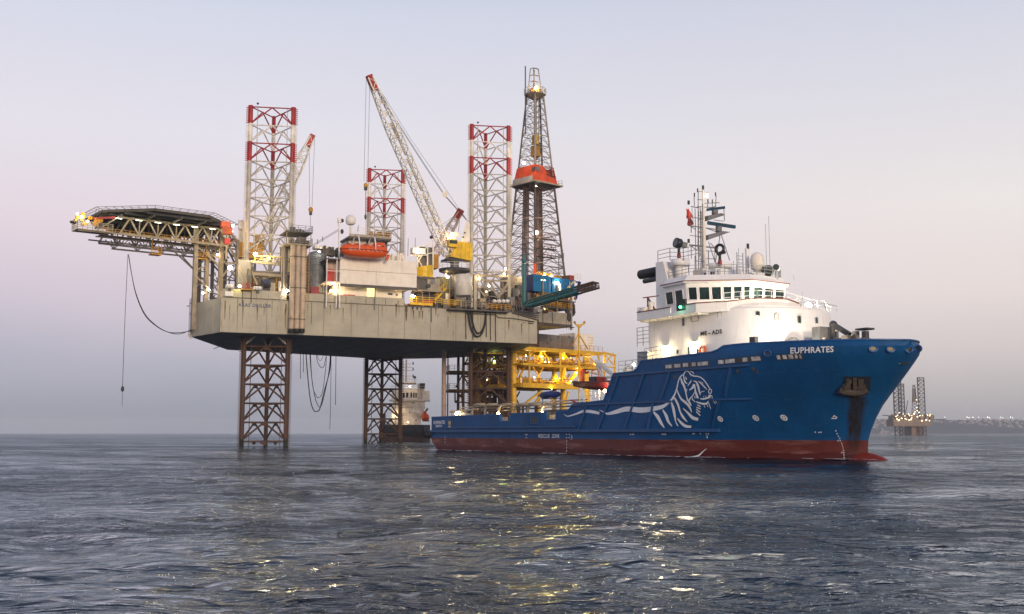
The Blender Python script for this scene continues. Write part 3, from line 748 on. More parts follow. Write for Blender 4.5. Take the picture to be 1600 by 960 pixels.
# wheelhouse
WP = [(48.7, -6.3), (52.4, -6.45), (56.3, -1.35), (55.9, 3.7), (51.4, 7.2), (48.7, 7.2)]
def scalep(P, k, cx=50.5, cy=.4): return [(cx+(x-cx)*k, cy+(y-cy)*k) for x, y in P]
loft('wheelhouse', scalep(WP, .93), 13.8, scalep(WP, .985), 16.9, ship_white, False)
loft('wheelhouse_roof', scalep(WP, 1.035), 16.9, scalep(WP, 1.03), 17.08, ship_white, False)
loft('roof_coaming', scalep(WP, 1.02), 17.08, scalep(WP, .93), 17.75, ship_white, False)
mb = MB(); rp = scalep(WP, 1.04)
for a, b in zip(rp[:4], rp[1:5]): mb.bar((*a, 17.1), (*b, 17.1), .07)
mb.put(ship, 'roof_pipe', rust_rail)
def wall_windows(i, us, z0, z1, tilt=True):
    def at_(u, z):
        k = .93+(.985-.93)*(z-13.8)/3.1; P = scalep(WP, k); a, b = Vector(P[i]), Vector(P[i+1]); q = a.lerp(b, u); n = Vector(((b-a).y, -(b-a).x)).normalized()
        return q, n
    for u0, u1 in us:
        vs = []; fr = MB()
        cs = []
        for (u, z) in ((u0, z0), (u1, z0), (u1, z1), (u0, z1)):
            q, n = at_(u, z); vs.append((q.x+n.x*.03, q.y+n.y*.03, z)); cs.append(Vector((q.x+n.x*.06, q.y+n.y*.06, z)))
        w = put(ship, 'window', mesh('window', vs, [(0, 1, 2, 3)], glass))
        for k in range(4): fr.bar(cs[k], cs[(k+1) % 4], .06, .06)
        fr.put(w, 'frame', ship_white)
        if i == 2:
            wi = MB(); m0 = (cs[0]+cs[1])/2; m1 = (cs[2]+cs[3])/2; wi.bar(m1, m1.lerp(m0, .7)+(cs[1]-cs[0])*.15, .035); wi.put(w, 'wiper', steel_dark)
wall_windows(0, [(.06, .40), (.5, .86)], 15.1, 16.35)
wall_windows(1, [(.03, .165), (.195, .36), (.39, .54), (.57, .70), (.73, .86), (.885, .985)], 15.25, 16.5)
wall_windows(2, [(.05, .33), (.37, .64), (.68, .95)], 14.95, 16.45)
wall_windows(3, [(.1, .28), (.36, .55), (.62, .8)], 14.9, 16.4)
# walkway rail in front of the bridge windows
railing(ship, [(58.0, -6.4, 14.4), (59.9, -4.0, 14.6), (60.9, -1.4, 14.5), (61.0, 1.5, 14.0), (60.6, 4, 14.0), (59, 6, 14.0)], ship_white, .9, 1.3, .06, 2)
railing(ship, [(47.1, -8.25, 13.8), (47.1, -6, 13.8)], ship_grey, 1.1, 1.2, .06)
# flying bridge railings and gear on the roof
rt = scalep(WP, .9)
railing(ship, [(*p, 17.75) for p in rt[0:1]]+[(*p, 17.75) for p in rt[1:5]], ship_grey, 1.0, 1.1, .05, 3)
# funnel casing with tapered top, black exhausts pointing aft
def P0(px, py, y=0): return SHIP.Y(px, py, y)
def funnel():
    a = P0(1029, 470, -5.5); b = P0(1046, 470, -5.5); t = P0(1029, 411, -5.5).z
    loft('funnel', [(a.x, -5.8), (b.x+1.6, -5.8), (b.x+1.6, -3), (a.x, -3)], 13.8, [(a.x, -5.8), (b.x-.6, -5.8), (b.x-.6, -3), (a.x, -3)], t, ship_white, False)
    p = P0(996, 425, -5.0); q = P0(1029, 424, -5.0)
    rod(ship, 'exhaust_pipe', black, (a.x-3.5, -5.1, t-.75), (a.x+.3, -5.1, t-.75), .5, 14)
    rod(ship, 'exhaust_pipe', black, (a.x-3.1, -3.9, t-.8), (a.x+.3, -3.9, t-.8), .5, 14)
    rod(ship, 'exhaust_pipe', steel_dark, (a.x-2.5, -5.4, t-1.6), (a.x+.3, -5.4, t-1.6), .25, 10)
    mb = MB(); mb.rail([(a.x, -5.5, t), (a.x+2.0, -5.5, t), (a.x+3.5, -5, t-.2), (a.x+6, -5, t-.2)], 1.25, 1.5, .05); mb.put(ship, 'railing', steel_grey)
    # port casing seen between the masts
    loft('funnel', [(a.x, 3), (b.x+.6, 3), (b.x+.6, 5.6), (a.x, 5.6)], 13.8, [(a.x, 3), (b.x-1.0, 3), (b.x-1.0, 5.6), (a.x, 5.6)], t, ship_white, False)
funnel()
def round_platform(px, pyt, pyb, pyf, y, rp_, rs_):
    c = P0(px, pyt, y); zb = P0(px, pyb, y).z; zf = P0(px, pyf, y).z
    mb = MB(); mb.lathe([(rp_, zb), (rp_, c.z)], c.x, y, 24); mb.put(ship, 'monitor_platform', ship_white, True)
    mb = MB(); mb.lathe([(rs_, zf), (rs_, zb)], c.x, y, 18); mb.put(ship, 'monitor_pedestal', ship_white, True)
    return c
c1 = round_platform(1063, 406, 416, 436, -4.6, .95, .55)
c2 = round_platform(1124, 413, 420, 436, 0.0, 1.3, .7)
# big twin water monitors / searchlights on red stands
def monitor(c, kind):
    red = material('monitor_red', (.28, .03, .03), .5); bl = material('monitor_black', (.02, .02, .024), .4)
    t = thing('fire_monitor', 'black drum searchlight on red stand above the ship funnel' if kind == 0 else 'black hooked water cannon on red stand right of the ship mast', 'searchlight' if kind == 0 else 'water cannon', (c.x, c.y, c.z))
    rod(t, 'stand', red, (c.x, c.y, c.z), (c.x, c.y, c.z+.55), .2, 10); rod(t, 'column', bl, (c.x, c.y, c.z+.5), (c.x, c.y, c.z+1.15), .15, 10)
    z = c.z+1.6
    if kind == 0:
        v = Vector((.5, -.86, .0)); d = (SHIP.I.to_3x3() @ (CP-SHIP.M @ Vector(c))).normalized(); d = Vector((d.x*.6-.5, d.y*.6-.2, .1)).normalized()
        p = Vector((c.x, c.y, z)); rod(t, 'drum', bl, p-d*.15, p+d*.4, .52, 18); rod(t, 'lens', glass, p+d*.4, p+d*.43, .42, 18)
        bar(t, 'housing', steel_grey, p-d*.9, p-d*.15, .5, .5)
    else:
        mb = MB(); cc = Vector((c.x, c.y, z)); e = Vector((.86, .5, 0))
        mb.tube([Vector((c.x, c.y, c.z+1.0))]+[cc+Vector((0, 0, .1))+(e*math.cos(a)*.42+Vector((0, 0, 1))*math.sin(a)*.42) for a in np.linspace(3.6, -1.6, 14)], .15, 8); mb.put(t, 'barrel', bl, True)
        bar(t, 'muzzle', bl, cc+e*.1-Vector((0, 0, .35)), cc+e*.6-Vector((0, 0, .25)), .3)
monitor(P0(1061, 405, -4.6), 0); monitor(P0(1125, 415, -1), 1)
# main mast
def mast():
    mx = SHIP.Y(1101.5, 440, 0).x; ship_grey = steel_grey; zt = SHIP.Y(1101, 296, 0).z
    P = lambda px, py: SHIP.X(px, py, mx)
    rod(ship, 'mast', cream, (mx, 0, 17.0), (mx, 0, P(1101, 350).z), .2, 12); rod(ship, 'mast', cream, (mx, 0, P(1101, 350).z), (mx, 0, zt), .12, 10)
    rod(ship, 'mast_tip_light', steel_dark, (mx, 0, zt), (mx, 0, zt+.45), .12, 8)
    for a, b, w in (((1090, 323), (1118, 325), .09), ((1077, 353), (1121, 359), .10), ((1078, 368), (1101, 371), .06), ((1077, 383), (1121, 388), .14), ((1090, 299), (1101, 300), .05), ((1080, 323), (1092, 325), .09)):
        bar(ship, 'yardarm', steel_grey if w > .07 else ship_grey, P(*a), P(*b), w)
    for a, b in (((1091, 300), (1090.5, 390)), ((1084.5, 307), (1085, 322)), ((1086, 326), (1088, 440)), ((1119, 305), (1118, 324)), ((1113, 316), (1113, 324)), ((1107, 315), (1105, 324)), ((1131, 326), (1132, 345)), ((1127, 367), (1140, 407)), ((1107, 378), (1118, 412)),
                 ((1125, 370), (1117, 415)), ((1078, 353), (1087, 359)), ((1080, 385), (1090, 392)), ((1117, 388), (1110, 380)), ((1094, 323), (1095, 400)), ((1086, 400), (1086, 440)), ((1117, 385), (1117, 440)), ((1115, 344), (1131, 346))):
        bar(ship, 'stay', ship_grey, P(*a), P(*b), .06)
    for k in range(13): z0 = P(1098, 430-k*8.5).z; bar(ship, 'mast_rung', cream, (mx, -.75, z0), (mx, -.02, z0), .05)
    for a, b in (((1090, 312), (1101, 313)), ((1084, 340), (1101, 343)), ((1090, 362), (1101, 364)), ((1101, 318), (1124, 317)), ((1104, 357), (1118, 362)), ((1101, 392), (1118, 393)), ((1086, 408), (1101, 409)), ((1101, 404), (1118, 405)), ((1080, 355), (1080, 364)), ((1120, 362), (1125, 371)), ((1097.5, 318), (1097.5, 440)), ((1107, 392), (1107, 440)), ((1103, 330), (1118, 322))): bar(ship, 'yardarm', ship_grey, P(*a), P(*b), .07)
    # triangular brackets and radar scanners
    for tri in (((1103, 346), (1103, 338), (1124, 334), (1130, 337)), ((1103, 376), (1103, 368), (1126, 362), (1138, 363.5))):
        q = [P(*t_) for t_ in tri]; mb = MB(); n = Vector((.9, 0, 0))
        mb.add([v-n*.4 for v in q]+[v+n*.4 for v in q], [(0, 1, 2, 3), (7, 6, 5, 4), (0, 4, 5, 1), (1, 5, 6, 2), (2, 6, 7, 3), (3, 7, 4, 0)]); mb.put(ship, 'radar_bracket', steel_grey)
    rod(ship, 'radar_pedestal', ship_grey, P(1117, 336), P(1117, 329), .35, 10); rod(ship, 'radar_pedestal', ship_grey, P(1123, 363), P(1123, 354), .35, 10)
    bar(ship, 'radar_scanner', radar_blue, P(1105, 328), P(1132, 324.5), .22, .28); bar(ship, 'radar_scanner', radar_blue, P(1106, 348.5), P(1148.5, 355), .24, .34)
    lamp(ship, P(1104.5, 306.5), .12, e_warm, 8, (1, .7, .4), 'masthead_light', sc=(1, 1, 1.4), off=(.5, -.6, 0)); lamp(ship, P(1105, 302), .12, cream, 0, name='mast_fitting')
    for px, py in ((1076, 316), (1076, 376), (1168, 384), (1085, 304), (1118, 303), (1113, 314), (1106, 313), (1090, 297)):
        if px == 1168: continue
        p = P(px, py); rod(ship, 'signal_light', steel_dark, (p.x, p.y, p.z-.25), (p.x, p.y, p.z+.15), .13 if px < 1080 else .07, 8)
    mb = MB(); mb.ladder(P(1093.5, 330), P(1093.5, 440), (0, 1, 0), .35, .45); mb.put(ship, 'mast_ladder', ship_grey)
    for px, py, c, lab in ((1075.5, 333, redp, 'plain red pennant flying from the ship mast'), (1077, 344, material('flag_crimson_white', (.30, .06, .07), .8, var=.6, scale=4), 'mottled crimson and white flag below the red pennant')):
        p = P(px, py); t = thing('flag', lab, 'flag', p); vs = []; n = 7
        for i in range(n):
            for j in range(5):
                u = i/(n-1); v = j/4; vs.append((p.x+.12*math.sin(u*5+v*3), p.y-.42+u*.84*(.5+.5*v)+.1, p.z+.45-v*.95-.12*math.sin(u*4)))
        put(t, 'cloth', mesh('cloth', vs, [(i*5+j, (i+1)*5+j, (i+1)*5+j+1, i*5+j+1) for i in range(n-1) for j in range(4)], c, True))
        bar(t, 'halyard', steel_grey, (p.x, p.y+.5, p.z-.6), (p.x, p.y+.5, p.z+.6), .04)
mast()
# other roof gear
def roof_gear():
    p = P0(1168.5, 440, 3.0); rod(ship, 'secondary_mast', ship_white, (p.x, 3, 17.1), (p.x, 3, P0(1168.5, 388, 3).z), .22, 10)
    q = P0(1168.5, 384, 3); rod(ship, 'signal_light', steel_dark, (q.x, 3, q.z-.35), (q.x, 3, q.z+.2), .14)
    mb = MB(); mb.ladder((p.x, 2.0, 17.6), (p.x, 2.0, q.z-.8), (0, 1, 0), .8, .35); mb.put(ship, 'mast_ladder', ship_grey)
    p = P0(1179, 415, 3); t = thing('radome', 'white satellite dome beside the green bin on the ship wheelhouse roof', 'satellite dome', (p.x+.4, 3, p.z-.6))
    mb = MB(); mb.lathe([(.25, -.9), (.45, -.35), (.64, -.3), (.72, .2), (.70, .8), (.55, 1.2), (.26, 1.42), (.02, 1.46)], p.x+.4, 3.0, 20, p.z-.15); mb.put(t, 'dome', cream, True)
    rod(t, 'stand', ship_white, (p.x+.4, 3, 17.1), (p.x+.4, 3, p.z-1.0), .3, 10)
    p = P0(1187, 425, 2.8); mb = MB(); mb.lathe([(.32, 17.3), (.34, 18.3), (.62, 18.6), (.64, 19.1), (.3, 19.3)], p.x+.3, 3.6, 14); mb.put(ship, 'ventilator', material('dark_green', (.05, .07, .04), .6), True)
    p = P0(1213, 418, 2.5); t = thing('searchlight', 'round white backed searchlight on the front edge of the ship roof', 'searchlight', (p.x, 2.5, 17.7))
    d = Vector((.6, -.8, 0)); c = Vector((p.x, 2.5, p.z)); rod(t, 'drum', ship_white, c-d*.4, c+d*.15, .36, 16); rod(t, 'lens', glass, c+d*.15, c+d*.18, .32, 16)
    rod(t, 'stand', ship_grey, (p.x, 2.5, 17.2), (p.x, 2.5, p.z-.3), .16)
    for k, (px, pa, pb, y) in enumerate(((1196, 350, 428, 3), (1201, 338, 428, 4.5), (1254, 470, 455, 0), (1154, 388, 430, 1), (1240, 425, 440, 3), (1075, 385, 425, -3), (1146, 408, 430, 1))):
        a = P0(px, pa, y); b = P0(px, pb, y); bar(ship, 'whip_aerial', ship_grey, (a.x, y, min(a.z, b.z)), (a.x, y, max(a.z, b.z)), .035)
    box(ship, 'roof_locker', ship_white, 51.0, 53.0, -3.0, -1.4, 17.1, 18.6); box(ship, 'roof_locker', cream, 49.0, 50.6, -2.6, -.8, 17.1, 18.9); box(ship, 'roof_locker', ship_white, 52.4, 54.2, .6, 2.4, 17.1, 18.3)
    box(ship, 'window_slit', steel_dark, 53.2, 54.22, .55, .9, 17.9, 18.15); box(ship, 'window_slit', steel_dark, 51.2, 52.8, -3.04, -2.9, 18.0, 18.3)
    for i in range(9):
        x = 48.5+rng.rand()*6; y = -4.5+rng.rand()*8; h = .6+rng.rand()*1.2; rod(ship, 'vent_pipe', ship_white, (x, y, 17.1), (x, y, 17.7+h), .1+.08*rng.rand())
    mb = MB(); mb.bar((47.9, -7.6, 13.8), (47.9, -7.6, 15.9), .12); mb.bar((47.4, -7.8, 15.9), (49.2, -7.2, 15.95), .1); mb.bar((48.0, -7.6, 15.8), (49.2, -7.6, 14.4), .12); mb.put(ship, 'awning_frame', rust_rail)
    t = thing('liferaft_canister', 'round cream canister on the ship bridge wing aft end', 'life raft', (47.7, -7.9, 13.8)); rod(t, 'canister', cream, (47.3, -7.9, 14.5), (48.2, -7.9, 14.5), .42, 14); box(t, 'cradle', ship_grey, 47.4, 48.1, -8.1, -7.7, 13.8, 14.1)
    mb = MB(); mb.lathe([(.3, 0), (.38, .5), (.2, .9), (.35, 1.3), (.1, 1.5)], 48.6, -7.7, 12, 13.9); mb.put(ship, 'wing_console', cream, True)
roof_gear()
# deckhouse details: portholes, doors, letters, lights
def side_pt(px, py): p = SHIP.Y(px, py, -W_-.03); return p
def front_x(y, z):
    # find deckhouse surface x at given y
    f = 8.0; xf = 63.4-1.5*(z-8.2)/5.55; n = 2.4
    return (xf-f)+f*max(0, 1-(abs(y)/W_)**n)**(1/n)
def house_hit(px, py):
    y = -W_
    best = None
    for i in range(240):
        y = -W_+i*.06; p = SHIP.Y(px, py, y); fx = front_x(y, p.z) if abs(y) < W_ else 57
        if p.x <= fx+.02 or i == 0 and p.x < 58: best = p; break
    return best or p
for px, py, w, h in ((1068.5, 503.5, .34, .75), (1125, 495, .42, .85), (1184, 493, .38, .75), (1213.5, 496.5, .38, .75), (1248.5, 500, .38, .75), (1275.5, 502, .34, .7), (1059.5, 550, .34, .38), (1077, 548.5, .34, .75), (1091, 547, .34, .75)):
    p = house_hit(px, py); yy = p.y; e = .25; d = Vector((front_x(min(yy+e, W_-.01), p.z)-front_x(max(yy-e, -W_+.0), p.z), 2*e, 0)) if yy > -W_+.3 else Vector((1, 0, 0))
    d.normalize(); n = Vector((d.y, -d.x, 0)); up = Vector((-.0, 0, 1)); c = Vector(p)+n*.05
    vs = [c+d*(w/2*sx)+up*(h/2*sy) for sx, sy in ((-1, -.75), (-.6, -1), (.6, -1), (1, -.75), (1, .75), (.6, 1), (-.6, 1), (-1, .75))]
    o = put(ship, 'porthole', mesh('porthole', vs, [tuple(range(8))], glass)); mb = MB(); mb.tube(vs+[vs[0]], .035, 5, False); mb.put(o, 'rim', ship_grey)
def house_text(txt, pxl, pxr, pyt, pyb, pybr):
    a = side_pt(pxl, pyb); b = side_pt(pxr, pybr); t = side_pt(pxl, pyt)
    pts, fs = text_mesh(txt, t.z-a.z, 1.0, .05, 1.1); me = mesh('lettering', [(a.x+(b.x-a.x)*u, -W_-.03, a.z+v+(b.z-a.z)*u*0) for u, v in pts], fs, mark_black); put(ship, 'company_lettering', me)
house_text('ME - ADS', 1094.5, 1128, 518.5, 525.3, 520.5)
a = side_pt(1080, 503); b = side_pt(1091, 491.5); mb = MB()
for p, q in (((a.x, a.z), (b.x, a.z)), ((b.x, a.z), (b.x, b.z)), ((b.x, b.z), (a.x, b.z)), ((a.x, b.z), (a.x, a.z))): mb.bar((p[0], -W_-.03, p[1]), (q[0], -W_-.03, q[1]), .04)
mb.put(ship, 'notice_frame', steel_grey)
# safety ring
p = side_pt(1099, 547.5); t = thing('life_ring', 'orange and white life ring hung on the white deckhouse side', 'life ring', (p.x, p.y-.1, p.z)); mb = MB()
mb.tube([(p.x+.38*math.cos(a), p.y-.1, p.z+.38*math.sin(a)) for a in np.linspace(0, 2*math.pi, 21)], .11, 8, False); mb.put(t, 'ring', orange, True)
bar(t, 'light_canister', ship_white, (p.x, p.y-.1, p.z-.35), (p.x, p.y-.1, p.z+.35), .12)
for px, py, pw in ((1039.5, 541.5, 170), (1085, 535.5, 190)):
    p = side_pt(px, py); box(ship, 'bulkhead_light', ship_grey, p.x-.3, p.x+.3, p.y-.45, p.y, p.z, p.z+.1); lamp(ship, (p.x, p.y-.3, p.z-.1), .17, e_warm, pw, (1, .78, .45), 'bulkhead_lamp', sc=(1.8, 1, .6), off=(0, -.25, -.3), lr=.2)
# striped box, hand rails aft of the house
p = SHIP.Y(1008, 550, -7.6); box(ship, 'deck_locker', ship_grey, p.x-.8, p.x+.9, -8.0, -6.6, 8.2, SHIP.Y(1008, 549, -8).z)
for k in range(3): bar(ship, 'warning_stripe', steel_dark, (p.x-.75, -8.02, 9.55+k*.45), (p.x+.8, -8.02, 9.35+k*.45), .14, .03)
railing(ship, [(p.x-.9, -7.9, 11.0), (p.x+1.1, -7.9, 11.0)], steel_grey, 1.9, 1.0, .05, 5)
railing(ship, [(47.8, -8.0, 9.5), (50.4, -8.0, 9.6)], steel_grey, 1.2, 1.3, .05, 3)
railing(ship, [(43.3, -8.0, 8.45), (46.9, -8.0, 8.5)], ship_grey, 1.2, 1.1, .05, 3)
# floodlights
p = P0(1187, 472.5, -1.0); lamp(ship, (p.x+.2, -1.0, p.z), .28, e_flood, 500, (1, .87, .68), 'floodlight', off=(1.0, -.6, -.2), lr=.3)
p = P0(1263, 477.5, 2.5); lamp(ship, (p.x, 2.5, p.z), .30, e_flood, 60, (1, .87, .68), 'floodlight', off=(.2, -.9, .1), lr=.4); bar(ship, 'floodlight_bracket', ship_grey, (p.x, 2.5, 14.0), (p.x, 2.5, p.z), .1)
lamp(ship, (66.0, -6.0, 9.3), .14, e_white, 1900, (1, .86, .66), 'deck_floodlight', off=(.4, .2, .1), lr=.3)
lamp(ship, (68.5, -2.5, 9.4), .14, e_white, 1500, (1, .86, .66), 'deck_floodlight', lr=.3)
railing(ship, [(61.4, 0, 14.0), (61.5, 3, 14.0), (60.6, 5.5, 14.0)], ship_grey, .5, 1.5, .05, 1)
# house side ladder and pipe
mb = MB(); mb.ladder((61.6, -3.6, 9.0), (60.6, -3.6, 13.8), (.4, -.9, 0), .35, .4); mb.put(ship, 'house_ladder', ship_white)
# windlass and small deck crane on the foredeck
def foredeck():
    w = thing('anchor_windlass', 'grey anchor windlass and machinery on the ship foredeck behind the bulwark', 'windlass', (69, 0, 8.2))
    P = lambda px, py, y=0: SHIP.Y(px, py, y)
    a = P(1284, 524, 0); b = P(1298, 511, 0); box(w, 'gearbox', steel_grey, a.x, b.x-.2, -1.2, 1.2, 8.2, b.z)
    rod(w, 'drum', steel_dark, (a.x-.5, -3.2, 9.9), (a.x-.5, 3.2, 9.9), .75, 16); rod(w, 'drum_flange', steel_grey, (a.x-.5, -3.3, 9.9), (a.x-.5, -3.1, 9.9), 1.0, 16)
    for px in (1337, 1352): q = P(px, 518, 0); rod(w, 'bollard', steel_grey if px < 1345 else steel_dark, (q.x, 0, 8.2), (q.x, 0, q.z), .32, 12)
    q = P(1352, 516, 0); box(w, 'winch_hood', steel_dark, q.x-.7, q.x+.6, -.5, .5, q.z, q.z+.16)
    box(w, 'base', steel_dark, a.x-1.6, a.x+6.5, -2.4, 2.4, 9.5, 10.1)
    c = thing('deck_crane', 'small black knuckle crane folded down on the ship foredeck', 'crane', (P(1301, 520).x, 0, 8.2)); q0 = P(1301, 526); q1 = P(1302, 507.5); q2 = P(1328, 523.5)
    rod(c, 'post', steel_dark, (q0.x, 0, 8.2), q1, .28, 10); bar(c, 'boom', steel_dark, q1, q2, .32, .42); bar(c, 'ram', tube_tan, P(1300, 518), P(1313, 515.5), .14); ball(c, 'elbow', steel_dark, q1, .38)
    mb = MB()
    for i in range(40):
        x = 64.8+rng.rand()*5.5; y = -3.8+rng.rand()*3; mb.box(x, x+.3+rng.rand()*.5, y, y+.4, 9.2, 9.9+rng.rand()*.75)
    mb.put(w, 'machinery', material('dim_machinery', (.16, .13, .10), .6), kind='stuff')
    box(ship, 'vent_hood', steel_dark, 62.3, 63.0, -7.3, -6.9, 9.9, 10.8)
foredeck()
# cargo rails: arched pipe hoops along the aft deck
def cargo():
    yc = -7.3
    for px in (738, 757.5, 779, 804, 824, 846):
        p = SHIP.Y(px, 650, yc); q = SHIP.Y(px+9, 633.5, yc); mb = MB(); z1 = q.z+.1
        mb.tube([(p.x, yc, 2.6), (p.x, yc, z1-.8), (p.x+.2, yc, z1-.35), (p.x+.6, yc, z1-.08), (p.x+1.1, yc, z1), (p.x+2.4, yc+.5, z1)], .17, 8); mb.put(ship, 'rail_hoop', truss_tan, True)
    for dz, mt in ((5.45, truss_tan), (5.1, truss_dark), (5.75, tube_tan)):
        rod(ship, 'cargo_rail', mt, (4.8, yc+.6, dz-.1), (35.5, yc+.6, dz+.25), .09)
    for px in (700, 706, 712, 722, 730): p = SHIP.Y(px, 645, yc); rod(ship, 'rail_post', tube_tan, (p.x, yc+.6, 2.6), (p.x, yc+.6, 5.4), .1)
    rod(ship, 'cargo_rail', tube_tan, (3.2, -7.2, 5.15), (11, -7.2, 5.35), .13)
    for sg in (1,):
        for i in range(10): rod(ship, 'rail_post', truss_dark, (4+i*3.4, 7.3, 2.6), (4+i*3.4, 7.3, 5.4), .12)
        rod(ship, 'cargo_rail', truss_dark, (4, 7.3, 5.4), (36, 7.3, 5.6), .13)
    box(ship, 'cargo_housing', truss_dark, 20, 35, 3, 6.5, 2.6, 5.0)
    for px, py, pw in ((718, 646.5, 45), (783, 646.8, 30), (852, 645.5, 35)):
        p = SHIP.Y(px, py, -7.0); lamp(ship, (p.x, -7.4, p.z), .17 if px > 720 else .2, e_warm, pw, (1, .75, .4), 'deck_lamp', off=(.3, .6, 0), lr=.15)
    p = SHIP.Y(722, 646, -7); box(ship, 'deck_cabinet', cream, p.x-.2, p.x+1.2, -7.2, -6.2, 2.6, 5.0)
    for k in range(16):
        x = 6+rng.rand()*28; y = -6+rng.rand()*7; box(ship, 'deck_cargo', random.choice([truss_tan, steel_grey, truss_dark, tube_tan]), x, x+1+rng.rand()*1.5, y, y+1.5, 2.6, 4.3+rng.rand()*.7)
cargo()
# second deck between the cargo deck and forecastle: rescue boat, tarpaulin, boat crane
def boats():
    t = thing('rescue_boat', 'dark red open rescue boat on deck under the white davit arm', 'boat', (40, -6, 7)); P = lambda px, py: SHIP.Y(px, py, -6.0)
    a = P(896, 605); b = P(958, 600); zk = P(915, 612.5).z; zt = a.z+.2; vs = []; fs = []; n = 12
    for i in range(n+1):
        u = i/n; x = a.x+(b.x+1.2-a.x)*u; w = 1.15*(1-(1-u)**3.5)**.6+.02; s = .35*(1-u)**2
        vs += [(x, -6-w, zt+s), (x, -6-w*.75, (zt+zk)/2+s), (x, -6, zk+s*2.2), (x, -6+w*.75, (zt+zk)/2+s), (x, -6+w, zt+s)]
    for i in range(n):
        for j in range(4): fs.append((5*i+j, 5*i+5+j, 5*i+6+j, 5*i+1+j))
    fs.append((5*n, 5*n+1, 5*n+2, 5*n+3, 5*n+4)); o = put(t, 'hull', mesh('hull', vs, fs, maroon)); s = o.modifiers.new('t', 'SOLIDIFY'); s.thickness = .06
    mb = MB()
    for sg in (-1, 1): mb.tube([(vs[5*i][0], -6+sg*abs(vs[5*i][1]+6), vs[5*i][2]+.05) for i in range(n+1)], .13, 6)
    mb.put(t, 'fender', material('boat_fender', (.16, .03, .03), .6), True)
    p = P(926, 592); box(t, 'console', steel_dark, p.x-.3, p.x+.9, -6.3, -5.6, zt-.3, p.z+.2); box(t, 'engine_cover', redp, p.x+1.2, p.x+1.9, -6.3, -5.6, zt-.3, p.z+.1); mb = MB(); mb.tube([(p.x-.3, -6, zt), (p.x-.1, -6, p.z+.9), (p.x+1.0, -6, p.z+1.0), (p.x+1.3, -6, zt)], .06); mb.put(t, 'arch', orange)
    d = thing('boat_davit', 'white hinged davit arm reaching over the dark red boat', 'davit', (43.3, -5.2, 8.2)); q = lambda px, py: SHIP.Y(px, py, -5.2)
    bar(d, 'arm', white, q(932, 566), q(959, 587), .3, .34); bar(d, 'strut', white, q(934, 570), q(941, 590), .3); bar(d, 'link', white, q(941, 590), q(956, 590), .24); ball(d, 'sheave', white, q(933, 566.5), .3); bar(d, 'post', white, q(946, 590), q(946, 600), .3); bar(d, 'jib', cream, q(940, 569), q(946, 575), .35)
    f = thing('tarpaulin_roll', 'blue tarpaulin bundle lying on a thin blue frame above the aft deck', 'tarpaulin', (34, -5, 6)); q = lambda px, py: SHIP.Y(px, py, -5.0)
    mb = MB(); A_, B_ = q(846, 618), q(873, 616); mb.tube([A_.lerp(B_, u) + Vector((0, 0, -.05*math.sin(u*9))) for u in np.linspace(0, 1, 9)], [.3, .42, .46, .42, .4, .42, .4, .38, .3], 8); mb.put(f, 'bundle', tarp, True)
    for px in (848, 875): a = q(px, 624); bar(f, 'frame_leg', blue_line, (a.x, -5, 4.9), (a.x, -5, a.z+.4), .07)
    bar(f, 'frame_beam', blue_line, q(846, 623.5), q(875, 622.5), .1); bar(f, 'frame_beam', blue_line, q(848, 628), q(875, 627), .06)
    box(ship, 'boat_deck', steel_grey, 35.6, 43.2, -8.1, 8.1, 5.0, 5.15)
    box(ship, 'tween_house', ship_white, 39.6, 43.1, -6.4, 6, 5.15, 7.0)
    for px in (912, 923, 936): a = SHIP.Y(px, 612, -7.6); bar(ship, 'boat_support', ship_white, (a.x, -7.6, 5.15), (a.x, -7.6, a.z+.2), .12)
    railing(ship, [(36, -8, 5.6), (42, -8, 5.8)], ship_white, 1.0, 1.0, .045, 3)
    a = SHIP.Y(897, 628, -7.5); bar(ship, 'hose_nozzle', redp, SHIP.Y(893, 625.5, -7.5), SHIP.Y(901, 630, -7.5), .16)
    a = SHIP.Y(945, 611, -7.2); lamp(ship, a, .16, e_warm, 40, (1, .8, .5), 'deck_lamp', off=(0, -.4, 0), lr=.15)
    a = SHIP.Y(990.5, 570, -6.5); lamp(ship, a, .15, e_white, 70, (1, .86, .6), 'deck_lamp', off=(0, -.4, 0), lr=.15); bar(ship, 'lamp_post', ship_grey, (a.x, a.y, 8.4), (a.x, a.y, a.z), .07)
    a = SHIP.Y(981, 573, -5); ball(ship, 'satellite_dome', cream, (a.x, -5, a.z-.4), .55); rod(ship, 'dome_stand', ship_white, (a.x, -5, 8.2), (a.x, -5, a.z-.7), .2)
    for k in range(14):
        x = 43.8+rng.rand()*3; y = -7+rng.rand()*4; box(ship, 'deck_fitting', random.choice([ship_grey, steel_dark, truss_tan]), x, x+.5, y, y+.5, 8.2, 8.8+rng.rand()*.9)
boats()
# splash where outlets discharge at the waterline
def discharge(px0, py0, px1, py1, wpx):
    mb = MB(); pts = []
    for k, (px, py) in enumerate(((1104.5, 701.5), (1101.5, 704), (1098.5, 707), (1096, 710), (1093, 712.5), (1087, 713.8), (1078, 714.6), (1068, 715.2), (1059, 715.8))): a = hullpt(px, py); pts.append((a[0], -hb(*a)-.08-.03*k, a[1]))
    mb.tube(pts, [.015, .03, .05, .065, .08, .06, .05, .04, .02], 7); t = tag(mb.put(None, 'water_discharge', foam, True), 'white jet of water falling from the ship hull into the sea', 'water jet')
discharge(1104, 702, 1095, 713.5, 3)

